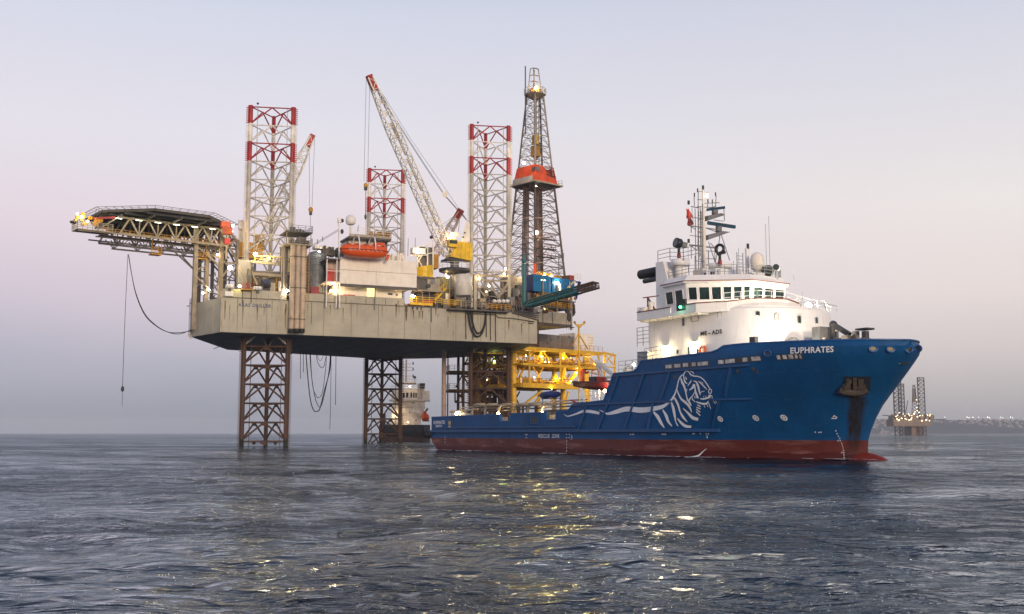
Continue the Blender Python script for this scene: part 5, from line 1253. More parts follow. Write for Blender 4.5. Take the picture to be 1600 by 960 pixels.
# ---- framed cage right of the block with yellow curved tank, grey cabins
def cage():
    P = lambda px, py, y=1.5: RY(px, py, y)
    t = thing('lift_cage_tower', 'cream open frame tower with yellow curved skirt beside the cream block', 'tower', (P(664, 430).x, 2, ZD))
    q = [(652, 401), (677, 380)]
    for px, pa, pb in ((652.5, 402, 433), (676.5, 376, 432), (668, 380, 420)): bar(t, 'post', cream, P(px, pb), P(px, pa), .2)
    for a, b in (((648, 388), (676, 379)), ((653, 401), (677, 395)), ((640, 399), (668, 399)), ((652, 412), (668, 383)), ((655, 408), (660, 418)), ((653, 422), (677, 416)), ((646, 398), (646, 386))): bar(t, 'brace', cream, P(*a), P(*b), .16)
    box(t, 'back_panel', material('brown_grey_panel', (.16, .14, .12), .6), P(654, 410, 3).x, P(676, 410, 3).x, 2.6, 2.8, P(655, 420, 3).z, P(655, 386, 3).z)
    mb = MB(); vs = []; n = 10
    for i in range(n+1):
        u = i/n; x = P(651, 425).x+(P(676, 425).x-P(651, 425).x)*u; y = 1.3-.9*math.sin(u*math.pi); vs += [(x, y, P(651, 432).z-.2*u), (x, y, P(651, 418).z+.6*u)]
    mb.add(vs, [(2*i, 2*i+2, 2*i+3, 2*i+1) for i in range(n)]); o = mb.put(t, 'skirt', yellow_crane); o.modifiers.new('t', 'SOLIDIFY').thickness = .1
    box(t, 'floor', truss_dark, P(651, 433).x, P(677, 433).x, .6, 4, P(651, 433.5).z-.3, P(651, 433).z)
    box(t, 'lamp_box', cream, P(645, 390, 1).x, P(665, 390, 1).x, 1.0, 2.4, P(645, 396, 1).z, P(645, 387, 1).z); lamp(t, P(654, 393, .6), .2, e_warm, 60, name='cage_lamp', off=(0, -.5, 0))
    ball(t, 'camera_ball', steel_dark, P(674, 371), .35)
    t2 = thing('machinery_cabin', 'low brown grey machinery cabins with round vent right of the cream block', 'cabin', (P(670, 450).x, 2, ZD))
    a, b = P(651.5, 454, 1), P(667, 433, 1); box(t2, 'grey_room', truss_dark, a.x, b.x, 1, 4, P(652, 453, 1).z, P(652, 434, 1).z)
    a, b = P(668, 434, .8), P(687, 453, .8); box(t2, 'beige_room', deck_beige, a.x, b.x, .8, 4, P(668, 453.5, .8).z, P(668, 434.5, .8).z); c = P(676, 441, .7); rod(t2, 'round_vent', steel_grey, c, c-Vector((0, .15, 0)), .45, 14); c = P(669.5, 447, .7); rod(t2, 'fan', steel_dark, c, c-Vector((0, .15, 0)), .4, 14)
    box(t2, 'cabin_floor', truss_tan, P(650, 455).x, P(689, 455).x, .0, 4.4, P(650, 455.5).z-.1, P(650, 454).z)
    box(t2, 'undercroft', steel_dark, P(655, 460).x, P(690, 460).x, 2, 5, ZD, P(650, 455.5).z-.1)
    for px in (660, 671, 683): bar(t2, 'prop', truss_tan, (P(px, 460, .3).x, .3, ZD), (P(px, 460, .3).x, .3, P(650, 455.5).z-.1), .1)
    box(t2, 'mossy_house', material('olive_house', (.12, .115, .06), .7), P(684, 430, 5).x, P(703, 430, 5).x, 5, 8, ZD, P(690, 433, 5).z)
    lamp(t2, P(645.5, 463, -.2), .24, e_warm, 70, name='deck_lamp', sc=(1.8, 1, .6), off=(0, -.6, 0)); 
    s = thing('deck_stairs', 'yellow stairway sloping up beside the crane pedestal on the rig', 'stairs', P(686, 468, .2)); mb = MB(); A_, B_ = P(681, 469, .4), P(697, 450, .4)
    for off in (0, 1.1): mb.bar(A_+Vector((0, off, 0)), B_+Vector((0, off, 0)), .14, .3); mb.bar(A_+Vector((0, off, 1)), B_+Vector((0, off, 1)), .08)
    mb.put(s, 'stringer', yellow)
    for k in range(9): q = A_.lerp(B_, k/8); box(s, 'tread', yellow_dk, q.x-.18, q.x+.18, q.y, q.y+1.1, q.z, q.z+.05)
    for k in range(5): q = A_.lerp(B_, k/4); bar(s, 'baluster', yellow, q, q+Vector((0, 0, 1)), .07)
cage()
railing(rig, [RY(641, 473, -.2), RY(690, 476, -.2)], yellow, 1.15, 1.3, .12, 3)
railing(rig, [RY(690, 477, -.2), RY(721, 479, -.2)], yellow, 1.1, 1.5, .12, 3)
bar(rig, 'red_pipe', redp, RY(661, 471, .1), RY(676, 472, .1), .5); bar(rig, 'yellow_kickplate', yellow, RY(641, 474, -.1), RY(676, 476, -.1), .1, .5)
railing(rig, [RY(720, 480.5, -1.6), RY(760, 482.5, -1.6)], truss_tan, 1.3, 1.0, .1, 4)
box(rig, 'outboard_walkway', truss_dark, RY(702, 481, -1.6).x, RY(797, 484, -1.6).x, -1.8, 0, ZD-.35, ZD-.15)
railing(rig, [RY(762, 483, -1.6), RY(797, 485, -1.6)], yellow_dk, 1.0, 1.0, .1, 3)
for px in (772.5, 779.5, 786.5, 792.5):
    a = RY(px, 471.5, .1); ball(rig, 'air_bottle', white, (a.x, .1, a.z), .42, (1, 1.6, 1))
# ---- tank and crane pedestal
a = RY(728, 430, .5); t = thing('storage_tank', 'pale grey vertical storage tank in front of the right hand crane', 'tank', (a.x, 3, ZD)); mb = MB(); r = 1.72; zt = RY(728, 429, 1.5).z; mb.lathe([(r, ZD+1.6), (r, zt-.2), (r-.25, zt)], a.x+.15, 2.2, 28); mb.put(t, 'shell', material('tank_grey', (.62, .58, .50), .5, rust=.05), True)
for k in range(6): rod(t, 'leg', steel_dark, (a.x+.15+1.3*math.cos(k), 2.2+1.3*math.sin(k), ZD), (a.x+.15+1.3*math.cos(k), 2.2+1.3*math.sin(k), ZD+1.7), .12)
for k in range(9): q = RY(714+k*2.6, 463, .2); rod(t, 'valve', steel_dark, (q.x, .3, q.z-.2), (q.x, .3, q.z+.25), .13); bar(t, 'manifold_pipe', truss_tan, (q.x, .3, ZD), (q.x, .3, q.z-.2), .09)
def lattice_boom(t, p0, p1, w0, w1, mat, up=(0, 1, 0), nseg=14, wmid=None, r=.09):
    p0, p1 = Vector(p0), Vector(p1); d = (p1-p0).normalized(); s = d.cross(Vector(up)).normalized(); u = s.cross(d)
    wm = wmid or w0
    def wid(k): return w0+(wm-w0)*min(k/.15, 1) if k < .72 else wm+(w1-wm)*(k-.72)/.28
    def cor(k, i): q = p0.lerp(p1, k); w = wid(k)/2; return q+s*w*(1 if i in (0, 3) else -1)+u*w*(1 if i in (0, 1) else -1)
    ks = [0, .15, .72, 1]
    for i in range(4):
        for a, b in zip(ks[:-1], ks[1:]): rod(t, 'boom_chord', mat, cor(a, i), cor(b, i), r, 8)
    for j in range(nseg):
        a, b = j/nseg, (j+1)/nseg
        for i in range(4):
            k = (i+1) % 4; A_, B_ = (cor(a, i), cor(b, k)) if j % 2 else (cor(a, k), cor(b, i))
            rod(t, 'lacing', mat, A_, B_, r*.55, 6)
            if j % 2 == 0: rod(t, 'lacing', mat, cor(a, i), cor(a, k), r*.5, 6)
    return cor
def cable(t, a, b, r=.04, sag=0, name='cable', n=10, mat=None):
    a, b = Vector(a), Vector(b); mb = MB(); pts = [a.lerp(b, i/n)-Vector((0, 0, sag*4*(i/n)*(1-i/n))) for i in range(n+1)]; mb.tube(pts, r, 5); return mb.put(t, name, mat or steel_dark)
def crane_main():
    y = 5.5; P = lambda px, py, yy=y: RY(px, py, yy)
    base = P(710, 470); t = thing('pedestal_crane', 'yellow pedestal crane with long white boom reaching up left, next to the pale tank', 'crane', (base.x, y, ZD))
    zr = P(708, 421).z; zc = P(712, 405).z
    rod(t, 'pedestal', steel_grey, (base.x, y, ZD), (base.x, y, zc), .85, 18); bar(t, 'pedestal_riser', leg_grey, (base.x+.5, y-.9, ZD), (base.x+.5, y-.9, zr), .85, .5)
    mb = MB(); mb.lathe([(1.0, zr-1.1), (3.0, zr-.5), (3.1, zr)], base.x, y, 20); mb.put(t, 'ring_platform', steel_dark)
    railing(t, [(base.x+3*math.cos(a), y+3*math.sin(a), zr) for a in np.linspace(-3.3, .3, 9)], cream, 1.1, 1.2, .07, 2)
    # slewing house, skewed boxes
    x0, x1 = P(699.5, 395).x, P(733.5, 395).x; z0, z1 = P(700, 403).z, P(712, 379).z
    mb = MB(); mb.add([(x0, y-1.5, z0), (x1, y-1.5, z0-.5), (x1, y-1.5, z1-.1), (x0+1.1, y-1.5, z1), (x0, y+1.6, z0), (x1, y+1.6, z0-.5), (x1, y+1.6, z1-.1), (x0+1.1, y+1.6, z1)], [(0, 1, 2, 3), (7, 6, 5, 4), (3, 2, 6, 7), (0, 4, 5, 1), (0, 3, 7, 4), (1, 5, 6, 2)]); mb.put(t, 'machinery_house', yellow_crane)
    for k in range(5): bar(t, 'house_panel_line', yellow_dk, (x0+.3+k*.9, y-1.53, z0-.1), (x0+.9+k*.75, y-1.53, z1-.2), .05, .04)
    box(t, 'house_step', steel_dark, P(693, 405).x, P(718, 405).x, y-1.9, y+1.5, z0-.75, z0-.35)
    a = P(703, 382); box(t, 'operator_cab', yellow_crane, a.x-1.2, a.x+.6, y-2.6, y-1.4, a.z-.9, a.z+.55); box(t, 'cab_window', glass, a.x-1.1, a.x+.5, y-2.63, y-2.58, a.z-.3, a.z+.4)
    box(t, 'cab_roof_lamp', cream, P(698, 368).x, P(711, 368).x, y-2, y-.8, P(698, 371).z, P(698, 365).z); lamp(t, P(704, 371, 3.5), .28, e_warm, 120, (1, .78, .5), 'crane_lamp', off=(0, -.7, 0))
    for px in (699, 710): bar(t, 'cab_post', boom_white, P(px, 380, y-1), P(px, 365, y-1), .22)
    # A-frame mast
    q = P(731, 347); mb = MB(); mb.add([P(721, 378, y-1), P(734, 378, y-1), P(734, 350, y-1), P(729.5, 343, y-1), P(724, 362, y-1), P(721, 378, y+.6), P(734, 378, y+.6), P(734, 350, y+.6), P(729.5, 343, y+.6), P(724, 362, y+.6)], [(0, 1, 2, 3, 4), (9, 8, 7, 6, 5), (0, 5, 6, 1), (1, 6, 7, 2), (2, 7, 8, 3), (3, 8, 9, 4), (4, 9, 5, 0)]); mb.put(t, 'gantry', cream)
    for px, py in ((723.5, 371), (726, 364)): c = P(px, py, y-1.05); rod(t, 'gantry_sheave', steel_dark, c, c-Vector((0, .12, 0)), .17, 14)
    foot = P(700, 398, y-.6); tip = P(577.5, 121, 3.0)
    lattice_boom(t, foot, tip, 1.5, .9, boom_white, (0, 1, 0), 30, 2.0, .135)
    d = (tip-foot).normalized(); mb = MB(); side = Vector((0, 1, 0)); hd = tip-d*1.2
    mb.bar(tip-d*2.6, tip+d*.4, 1.0, 1.1); mb.put(t, 'boom_head', leg_red)
    for a_, b_ in ((.02, .14), (.16, .34), (.36, .54), (.56, .72)): bar(t, 'boom_walkway', cream, foot.lerp(tip, a_)-Vector((0, .7, 0)), foot.lerp(tip, b_)-Vector((0, .7, 0)), .55, .08)
    bar(t, 'boom_panel', cream, foot.lerp(tip, .66)-Vector((0, .9, 0)), foot.lerp(tip, .74)-Vector((0, .9, 0)), 1.5, .1)
    gb = P(694.5, 305, 4); ga = P(731, 346, y-.3)
    mb = MB(); c = gb; mb.add([P(691, 300, 3.7), P(697, 298, 3.7), P(701, 305, 3.7), P(696, 310, 3.7), P(691.5, 307, 3.7), P(691, 300, 4.3), P(697, 298, 4.3), P(701, 305, 4.3), P(696, 310, 4.3), P(691.5, 307, 4.3)], [(0, 1, 2, 3, 4), (9, 8, 7, 6, 5), (0, 5, 6, 1), (1, 6, 7, 2), (2, 7, 8, 3), (3, 8, 9, 4), (4, 9, 5, 0)]); mb.put(t, 'bridle_block', boom_white)
    for o in (-.25, .25): cable(t, tip+Vector((o, o, 0)), gb+Vector((o, o, 0)), .045, .3); cable(t, gb+Vector((o, o, 0)), ga+Vector((o, o, 0)), .05, 0)
    cable(t, tip+Vector((.3, 0, .4)), P(640, 215, 4), .03); cable(t, P(640, 215, 4), ga, .03)
    hb_ = P(571.5, 290, 3.0); 
    for o in (-.35, .35): cable(t, tip+Vector((o-.3, 0, -.5)), hb_+Vector((o, 0, .7)), .035)
    h = thing('hook_block', 'yellow crane hook block hanging left of the middle leg top', 'hook block', (hb_.x, 3, hb_.z-1)); ball(h, 'block', yellow_dk, hb_, .42, (1, .6, 1.2)); box(h, 'cheek_plate', steel_dark, hb_.x-.25, hb_.x+.25, 2.7, 3.3, hb_.z-.9, hb_.z-.3); cable(h, hb_-Vector((0, 0, .8)), P(571, 337, 3.0), .05, name='pendant'); ball(h, 'hook', steel_dark, P(571, 339, 3), .22, (1, 1, 2.4))
crane_main()
def crane_left():
    y = 14; P = lambda px, py, yy=y: RY(px, py, yy)
    b = P(392, 404); t = thing('pedestal_crane', 'mustard yellow crane behind the left leg with short red tipped boom', 'crane', (b.x, y, ZD))
    rod(t, 'pedestal', steel_grey, (b.x, y, ZD), (b.x, y, P(390, 403).z), 1.0, 16)
    x0, x1 = P(371.5, 395).x, P(409, 395).x; box(t, 'machinery_house', material('crane_mustard', (.62, .30, .01), .45), x0, x1, y-1.5, y+1.6, P(372, 404).z, P(372, 380).z)
    box(t, 'operator_cab', yellow_dk, P(396, 374).x, P(410, 374).x, y-2, y, P(396, 381).z, P(396, 370).z)
    mb = MB(); mb.add([P(372, 380), P(384, 380), P(383, 350), P(377, 344), P(373, 348), P(372, 380, y+.8), P(384, 380, y+.8), P(383, 350, y+.8), P(377, 344, y+.8), P(373, 348, y+.8)], [(0, 1, 2, 3, 4), (9, 8, 7, 6, 5), (0, 5, 6, 1), (1, 6, 7, 2), (2, 7, 8, 3), (3, 8, 9, 4), (4, 9, 5, 0)]); mb.put(t, 'gantry', cream)
    box(t, 'gantry_lamp_box', leg_white, P(372, 348).x, P(383, 348).x, y-.6, y-.1, P(372, 358).z, P(372, 345).z)
    foot = P(404, 393, y-1); tip = P(487.5, 214, 11); lattice_boom(t, foot, tip, 1.4, .8, boom_white, (0, 1, 0), 20, 1.7, .12); d = (tip-foot).normalized(); bar(t, 'boom_head', leg_red, tip-d*2.0, tip+d*.4, .9, 1.0)
    hp = P(485.5, 328, 11)
    for o in (-.4, .4): cable(t, tip+Vector((o*1.3, 0, -.4)), hp+Vector((o*.6, 0, .6)), .035)
    cable(t, P(378, 345), tip, .03)
    h = thing('hook_block', 'yellow crane hook block hanging right of the left leg', 'hook block', (hp.x, 11, hp.z-1)); ball(h, 'block', yellow_dk, hp, .46, (1, .6, 1.25)); box(h, 'cheek_plate', steel_dark, hp.x-.22, hp.x+.22, 10.7, 11.3, hp.z-1.0, hp.z-.4); cable(h, hp-Vector((0, 0, .9)), P(484.8, 356, 11), .04, name='pendant')
crane_left()
def crane_rear():
    y = 30; P = lambda px, py, yy=y: RY(px, py, yy)
    b = P(668, 420); t = thing('pedestal_crane', 'far small crane with short cream boom and red tip behind the yellow cab', 'crane', (b.x, y, ZD)); rod(t, 'pedestal', steel_grey, (b.x, y, ZD), b, 1.0, 12); box(t, 'machinery_house', yellow_dk, b.x-2, b.x+2, y-1.5, y+1.5, b.z, b.z+3)
    foot = P(676, 405); tip = P(719, 331, 27); lattice_boom(t, foot, tip, 1.2, .8, material('boom_pale_orange', (.66, .48, .34), .55, rust=.2), (0, 1, 0), 12, 1.5, .12); d = (tip-foot).normalized(); bar(t, 'boom_head', leg_red, tip-d*1.6, tip+d*.5, 1.3, 1.3); cable(t, tip, P(716.5, 362, 27), .05); cable(t, tip, P(686, 362, y), .03); cable(t, tip, P(684, 357, y), .03)
crane_rear()
# orange windsock box and ladders left of the left leg
def boxes_left():
    a = RY(351.5, 346, 6); t = thing('fire_equipment_box', 'stack of orange red equipment cabinets at the right edge of the helideck', 'cabinet', (a.x, 6, a.z-5)); 
    box(t, 'cabinet', orange, RY(345, 350, 6).x, RY(359, 350, 6).x, 5.4, 6.6, RY(345, 355, 6).z, RY(345, 346.5, 6).z); box(t, 'cabinet', material('deep_orange', (.55, .10, .02), .5), RY(347, 360, 6).x, RY(362, 360, 6).x, 5.4, 6.8, RY(347, 366, 6).z, RY(347, 355.5, 6).z); box(t, 'red_drum', redp, RY(351, 375, 5).x, RY(360, 375, 5).x, 4.8, 5.8, RY(351, 381, 5).z, RY(351, 373, 5).z)
    bar(t, 'stand', truss_tan, (RY(354, 375, 6).x, 6, 33), (RY(354, 375, 6).x, 6, RY(347, 366, 6).z), .3)
    lamp(t, RY(364, 353, 6), .2, e_warm, 25, name='lamp', off=(.3, -.4, 0))
boxes_left()
# scattered rig lamps
LP = [(399, 397.5, 1.2, .42, e_warm, 750), (359.5, 418.5, 1.5, .5, e_warm, 420), (374.5, 447.5, -.6, .3, e_yel, 60), (420, 404.5, 2.2, .25, e_yel, 90), (748.5, 435, 2.5, .22, e_warm, 40), (790, 420, 2.4, .22, e_warm, 70), (788, 428, 2.4, .2, e_warm, 40), (760, 456, 4, .22, e_amber, 60), (764, 447, 5, .2, e_warm, 30), (700, 434, 4, .2, e_warm, 30), (697, 430, 5, .18, e_warm, 0),
      (820.5, 421, 4, .3, e_white, 60), (818.5, 433, 4, .2, e_warm, 20), (499, 393.5, 2.6, .14, e_white, 0), (317, 458, 4, .18, e_white, 30), (853, 475, 5, .34, e_warm, 190), (848, 484, 4.5, .25, e_warm, 90)]
for px, py, y, r, e, pw in LP: p = RY(px, py, y); lamp(rig, p, r*.75, e, pw, (1, .78, .42) if e != e_yel else (1, .9, .3), 'deck_lamp', off=(0, -.7, .1), lr=.3)
# ---- hoses and cables hanging below and beside the hull
def hang(label, pts, r, y=-.6, name='hanging_hose', cat='hose', group='hoses and cables hanging from the rig', mat=None):
    P = [RY(px, py, y) for px, py in pts]; Q = []
    n = len(P)
    for i in range(n-1):
        p0, p1, p2, p3 = P[max(i-1, 0)], P[i], P[i+1], P[min(i+2, n-1)]
        for k in range(6): t = k/6; Q.append(.5*((2*p1)+(p2-p0)*t+(2*p0-5*p1+4*p2-p3)*t*t+(3*p1-p0-3*p2+p3)*t**3))
    Q.append(P[-1]); mb = MB(); mb.tube(Q, r, 6); return tag(mb.put(None, name, mat or black, True), label, cat, group)
hang('outer thick black hose looping down the right part of the rig side', [(730, 465), (732, 490), (736, 512), (743, 525), (752, 523), (758, 505), (760, 485)], .16)
hang('inner thick black hose loop on the rig side, inside the larger one', [(734, 465), (737, 495), (742, 515), (748, 521), (756, 512), (760, 490), (761, 470)], .15)
for px, y1, l in ((728, 530, 'first thin brown drop pipe left of the hose loops on the rig side'), (739, 531, 'thin brown drop pipe behind the hose loops'), (760, 527, 'drop pipe with small yellow weight right of the hose loops'), (766.5, 532, 'pair member of brown drop pipes, nearer the hose loops'), (774.5, 534, 'rightmost thin brown drop pipe on the rig side')):
    hang(l, [(px, 470), (px, (470+y1)/2), (px+.3, y1)], .07, -.4, 'drop_pipe', 'pipe', 'drop pipes on the rig side', leg_rust)
HU = 'hoses hanging under the rig'
hang('biggest black hose loop hanging under the rig between two legs', [(478, 552), (481, 590), (485, 625), (490, 641), (495, 643), (500, 638), (507, 610), (515, 580), (517, 555)], .10, 22, group=HU)
hang('middle black hose loop hanging under the rig', [(484, 552), (487, 590), (492, 620), (497, 634), (502, 634), (508, 612), (514, 580), (516, 555)], .07, 22.5, group=HU)
hang('shorter steep hose loop hanging under the rig', [(485, 552), (488, 600), (494, 619), (499, 621), (504, 612), (509, 575), (510, 552)], .06, 23, group=HU)
hang('small upper hose loop under the rig', [(494, 552), (496, 565), (501, 574), (506, 573), (509, 558)], .06, 23, group=HU)
hang('tiny topmost hose loop under the rig bottom', [(495.5, 552), (498, 562), (502, 563), (505, 556)], .05, 23.5, group=HU)
hang('leftmost short cable hanging under the rig near the left leg', [(469.5, 548), (469.5, 592)], .06, 22, group=HU)
hang('short cable with a knob hanging under the rig beside the left leg', [(474, 548), (474, 582)], .06, 22, group=HU)
hang('long straight cable with a curled foot under the rig', [(517.5, 555), (516.5, 630), (515.5, 665), (515, 671)], .05, 24, group=HU)
hang('straight cable ending in a hook right of the hose loops under the rig', [(525, 556), (524.5, 610), (524, 633)], .06, 24, group=HU)
for px, py, y in ((474, 582, 22), (524, 634, 24)): pass
# pipes running along the top of the right side
for k in range(4):
    P = [(797+k*4.5, 471), (798+k*4.5, 483+k*.5), (801+k*4, 489-k*2.0+k*1.2), (838, 499.5-k*3.2), (842, 500-k*3.2)]
    mb = MB(); mb.tube([RY(px, py, -.25-.05*k) for px, py in P], .11, 8); mb.put(rig, 'side_pipe', truss_dark, True)
mb = MB(); mb.tube([RY(px, py, -.2) for px, py in ((728, 490), (774, 492), (779, 496.5), (800, 497.5), (835, 503))], .09, 8); mb.put(rig, 'side_pipe', truss_dark, True)
mb = MB(); mb.tube([RY(px, py, -.2) for px, py in ((841, 500), (841, 538))], .14, 8); mb.put(rig, 'corner_pipe', leg_rust, True)
# conductor / cooling pipes going down to the sea
use(WORLD)
def sea_pipe(px, pyt, d, r, m, label, split=None):
    p = WORLD.Y(px, pyt, d); q = WORLD.Y(px, 640, d); t = thing('conductor_pipe', label, 'pipe', (p.x, d, -1), 'vertical pipes under the rig'); rod(t, 'pipe', m, (p.x, d, -1), (p.x, d, 19.6), r, 12)
    if split: rod(t, 'side_line', leg_rust, (p.x+r+.35, d, -1), (p.x+r+.35, d, 19.3), .14); [bar(t, 'clamp', truss_dark, (p.x-r, d-.1, z), (p.x+r+.5, d-.1, z), .12) for z in (4, 8, 12, 16)]
sea_pipe(694, 545, 226, .46, material('conductor_pinkish', (.50, .36, .31), .6, rust=.2), 'slim pinkish brown pipe standing in the sea left of the rusty tower', True)

# ================================================================== HELIDECK
use(HEL)
def helideck():
    t = thing('helideck', 'octagonal helideck on long lattice trusses jutting out left of the rig', 'helideck', (0, 0, 25))
    cx, R, z = -8.6, 12.2, 39.95; poly = [(cx+R*math.cos(math.radians(22.5+45*k)), R*math.sin(math.radians(22.5+45*k))) for k in range(8)]
    mb = MB(); mb.prism(poly, z, z+.3); mb.put(t, 'deck_plate', material('helideck_green', (.045, .062, .055), .7))
    pl2 = [(cx+(x-cx)*1.01, y*1.01) for x, y in poly]; 
    for k in range(8): a, b = pl2[k], pl2[(k+1) % 8]; bar(t, 'edge_beam', truss_dark, (*a, z+.1), (*b, z+.1), .3, .45)
    net = [(cx+(x-cx)*1.13, y*1.13) for x, y in poly]
    for k in range(8):
        a, b = Vector((*pl2[k], z+.3)), Vector((*pl2[(k+1) % 8], z+.3)); c, d = Vector((*net[k], z+.55)), Vector((*net[(k+1) % 8], z+.55)); mb = MB(); mb.bar(c, d, .07); mb.bar(a.lerp(c, .5), b.lerp(d, .5), .04); n = 7
        for i in range(n+1): mb.bar(a.lerp(b, i/n), c.lerp(d, i/n), .06)
        mb.put(t, 'safety_net', truss_dark)
    for i in range(9): y = -10.4+i*2.6; w = math.sqrt(max(0, (R*.985)**2-y*y))*.96; bar(t, 'deck_girder', steel_dark, (cx-w, y, z-.3), (cx+w, y, z-.3), .18, .6)
    for i in range(5): x = cx-9+i*4.5; w = math.sqrt(max(0, (R*.985)**2-(x-cx)**2))*.95; bar(t, 'deck_girder', truss_dark, (x, -w, z-.75), (x, w, z-.75), .25, .35)
    zt, zl, zll = z-.9, 36.2, 34.4
    for ys, m in ((-6.2, truss_tan), (-1.5, truss_dark), (5.5, truss_dark)):
        bar(t, 'bottom_chord', m, (-17.5, ys, zl), (2, ys, zl-.1), .3, .38); bar(t, 'top_chord', m, (-18, ys, zt), (2, ys, zt), .26, .34)
        n = 6; xs = [-17.5+i*3.25 for i in range(n+1)]
        for i in range(n):
            xm = (xs[i]+xs[i+1])/2; bar(t, 'truss_diagonal', m, (xs[i], ys, zl), (xm, ys, zt), .26); bar(t, 'truss_diagonal', m, (xm, ys, zt), (xs[i+1], ys, zl), .26); bar(t, 'truss_upright', m, (xs[i+1], ys, zl), (xs[i+1]+.1, ys, zt), .16)
    # lower service truss with Y struts
    for ys in (-4.6, -.5):
        bar(t, 'lower_chord', truss_dark, (-17.0, ys, zll), (2, ys, zll), .24, .26)
        bar(t, 'service_beam', truss_dark, (-21, ys, 35.55), (2, ys, 35.5), .2, .22)
        for x in (-16.6, -12.5, -8.2, -4.0, 0):
            for dx in (-1.5, -.5, .5, 1.5): bar(t, 'service_strut', truss_dark, (x, ys, zll), (x+dx*1.05, ys, 35.9), .13)
    # walkway with yellow-lit rails under the deck
    box(t, 'walkway', truss_dark, -20.5, 1.5, -5.6, -4.2, 35.75, 35.85); railing(t, [(-20.5, -5.6, 35.85), (1.5, -5.6, 35.85)], yellow_dk, 1.1, 1.2, .07, 3)
    # left tip: caged platform
    box(t, 'tip_platform', deck_beige, -24.6, -18.8, -6.6, -3.4, 36.15, 36.3); bar(t, 'tip_beam', truss_tan, (-24.4, -6.2, 36.05), (-17.5, -6.2, 36.15), .25); bar(t, 'tip_beam', truss_tan, (-21.5, -6.2, 36.2), (-18, -6.2, 38.9), .2); railing(t, [(-18.8, -6.6, 36.3), (-24.6, -6.6, 36.3), (-24.6, -3.4, 36.3)], deck_beige, 1.25, .8, .09, 4)
    mb = MB()
    for k in range(16): x = -25.0+rng.rand()*4.4; q = 37.0+rng.rand()*1.4; mb.box(x, x+.3+rng.rand()*.4, -5.8, -5.2, q, q+.3+rng.rand()*.7)
    mb.put(t, 'tip_machinery', yellow_dk, kind='stuff'); bar(t, 'foam_monitor', leg_red, (-21.8, -5.5, 38.4), (-18.4, -6.2, 38.9), .3, .35); ball(t, 'camera_ball', steel_dark, (-25.2, -6, 37.3), .42, (1.3, 1, .7))
    mb = MB()
    for k in range(7): mb.bar((-22.0+k*.4, -6.5, 38.2+k*.12), (-21.7+k*.4, -6.9, 39.9-.1*k), .06)
    mb.put(t, 'tip_railing', truss_dark)
    lamp(t, (-24.0, -6.6, 38.2), .22, e_warm, 90, (1, .7, .3), 'obstruction_lamp', off=(.6, -.4, .3)); lamp(t, (-23.0, -6.6, 37.6), .18, e_yel, 50, (1, .8, .3), 'obstruction_lamp', off=(0, -.4, .6)); lamp(t, (-24.6, -6.2, 38.8), .13, e_warm, 0, name='obstruction_lamp')
    # fluorescent tubes
    for k in range(7):
        x = -18.0+k*3.3; c = (x, -7.6 if k else -7.2, z-1.35); bar(t, 'tube_light', e_tube, (x-.6, c[1], c[2]), (x+.45, c[1], c[2]), .14, .08); bar(t, 'tube_bracket', steel_dark, (x, c[1], c[2]+.1), (x, c[1], z-.1), .07)
        l = bpy.data.lights.new('tube_glow', 'POINT'); l.energy = 60; l.color = (1, .93, .62); l.shadow_soft_size = .4; lo = bpy.data.objects.new('tube_glow', l); COL.objects.link(lo); W = FR.M @ Matrix.Translation((x, c[1], c[2]-.35)); lo.parent = t; lo.matrix_basis = WM[t].inverted() @ W; WM[lo] = W
    # hanging yellow baskets
    for x, y in ((-10.8, -4.8), (-2.7, -4.8)):
        box(t, 'inspection_basket', yellow_dk, x-.9, x+.9, y-.8, y+.8, 33.3, 33.5); railing(t, [(x-.9, y-.8, 33.5), (x+.9, y-.8, 33.5), (x+.9, y+.8, 33.5)], yellow_dk, 1.1, .6, .07, 3)
        for dx in (-.85, .85): bar(t, 'basket_hanger', yellow_dk, (x+dx, y-.75, 33.5), (x+dx, y-.75, 36), .09)
    # support tower at the hull corner
    def H(px, py, y): return HEL.Y(px, py, y)
    for px, y, m in ((305, -5.5, truss_tan), (323, -4, truss_tan), (345, -5.5, truss_tan), (370, -5, truss_tan), (312, 4, truss_dark), (332, 5, truss_dark), (352, 5, truss_dark)):
        a = H(px, 420, y); top = z-.8 if px < 360 else H(px, 375, y).z; bar(t, 'tower_column', m, (a.x, y, 20.5 if px in (305,) else 24.2 if px < 345 else 25.6), (a.x, y, top), .75 if px < 350 and y < 0 else .5, .6)
    D = [((300, 379), (344, 417)), ((322, 372), (358, 404)), ((344, 368), (367, 398)), ((344, 400), (370, 436)), ((330, 350), (302, 380)), ((284, 400), (320, 440)), ((302, 423), (320, 417)), ((302, 423), (321, 425)), ((302, 421), (318, 408)), ((346, 398), (369, 373)), ((270, 391), (302, 421)), ((345, 376), (330, 352)),
         ((302, 428), (326, 452)), ((303, 448), (322, 442)), ((322, 425), (345, 447)), ((346, 410), (369, 412)), ((346, 437), (370, 439)), ((352, 385), (368, 369)), ((322, 395), (345, 420)), ((325, 460), (345, 440)), ((322, 455), (345, 462)), ((352, 372), (372, 412)), ((306, 398), (345, 402)), ((344, 382), (372, 386)), ((356, 355), (372, 384)), ((340, 350), (358, 357)), ((322, 400), (302, 418)), ((345, 436), (356, 420)), ((356, 438), (369, 420))]
    for k, (a, b) in enumerate(D): y = -5.2 if k % 3 < 2 else -3.5; bar(t, 'tower_brace', truss_tan if k % 3 == 0 else truss_dark, H(*a, y), H(*b, y), .3 if k % 3 == 0 else .2)
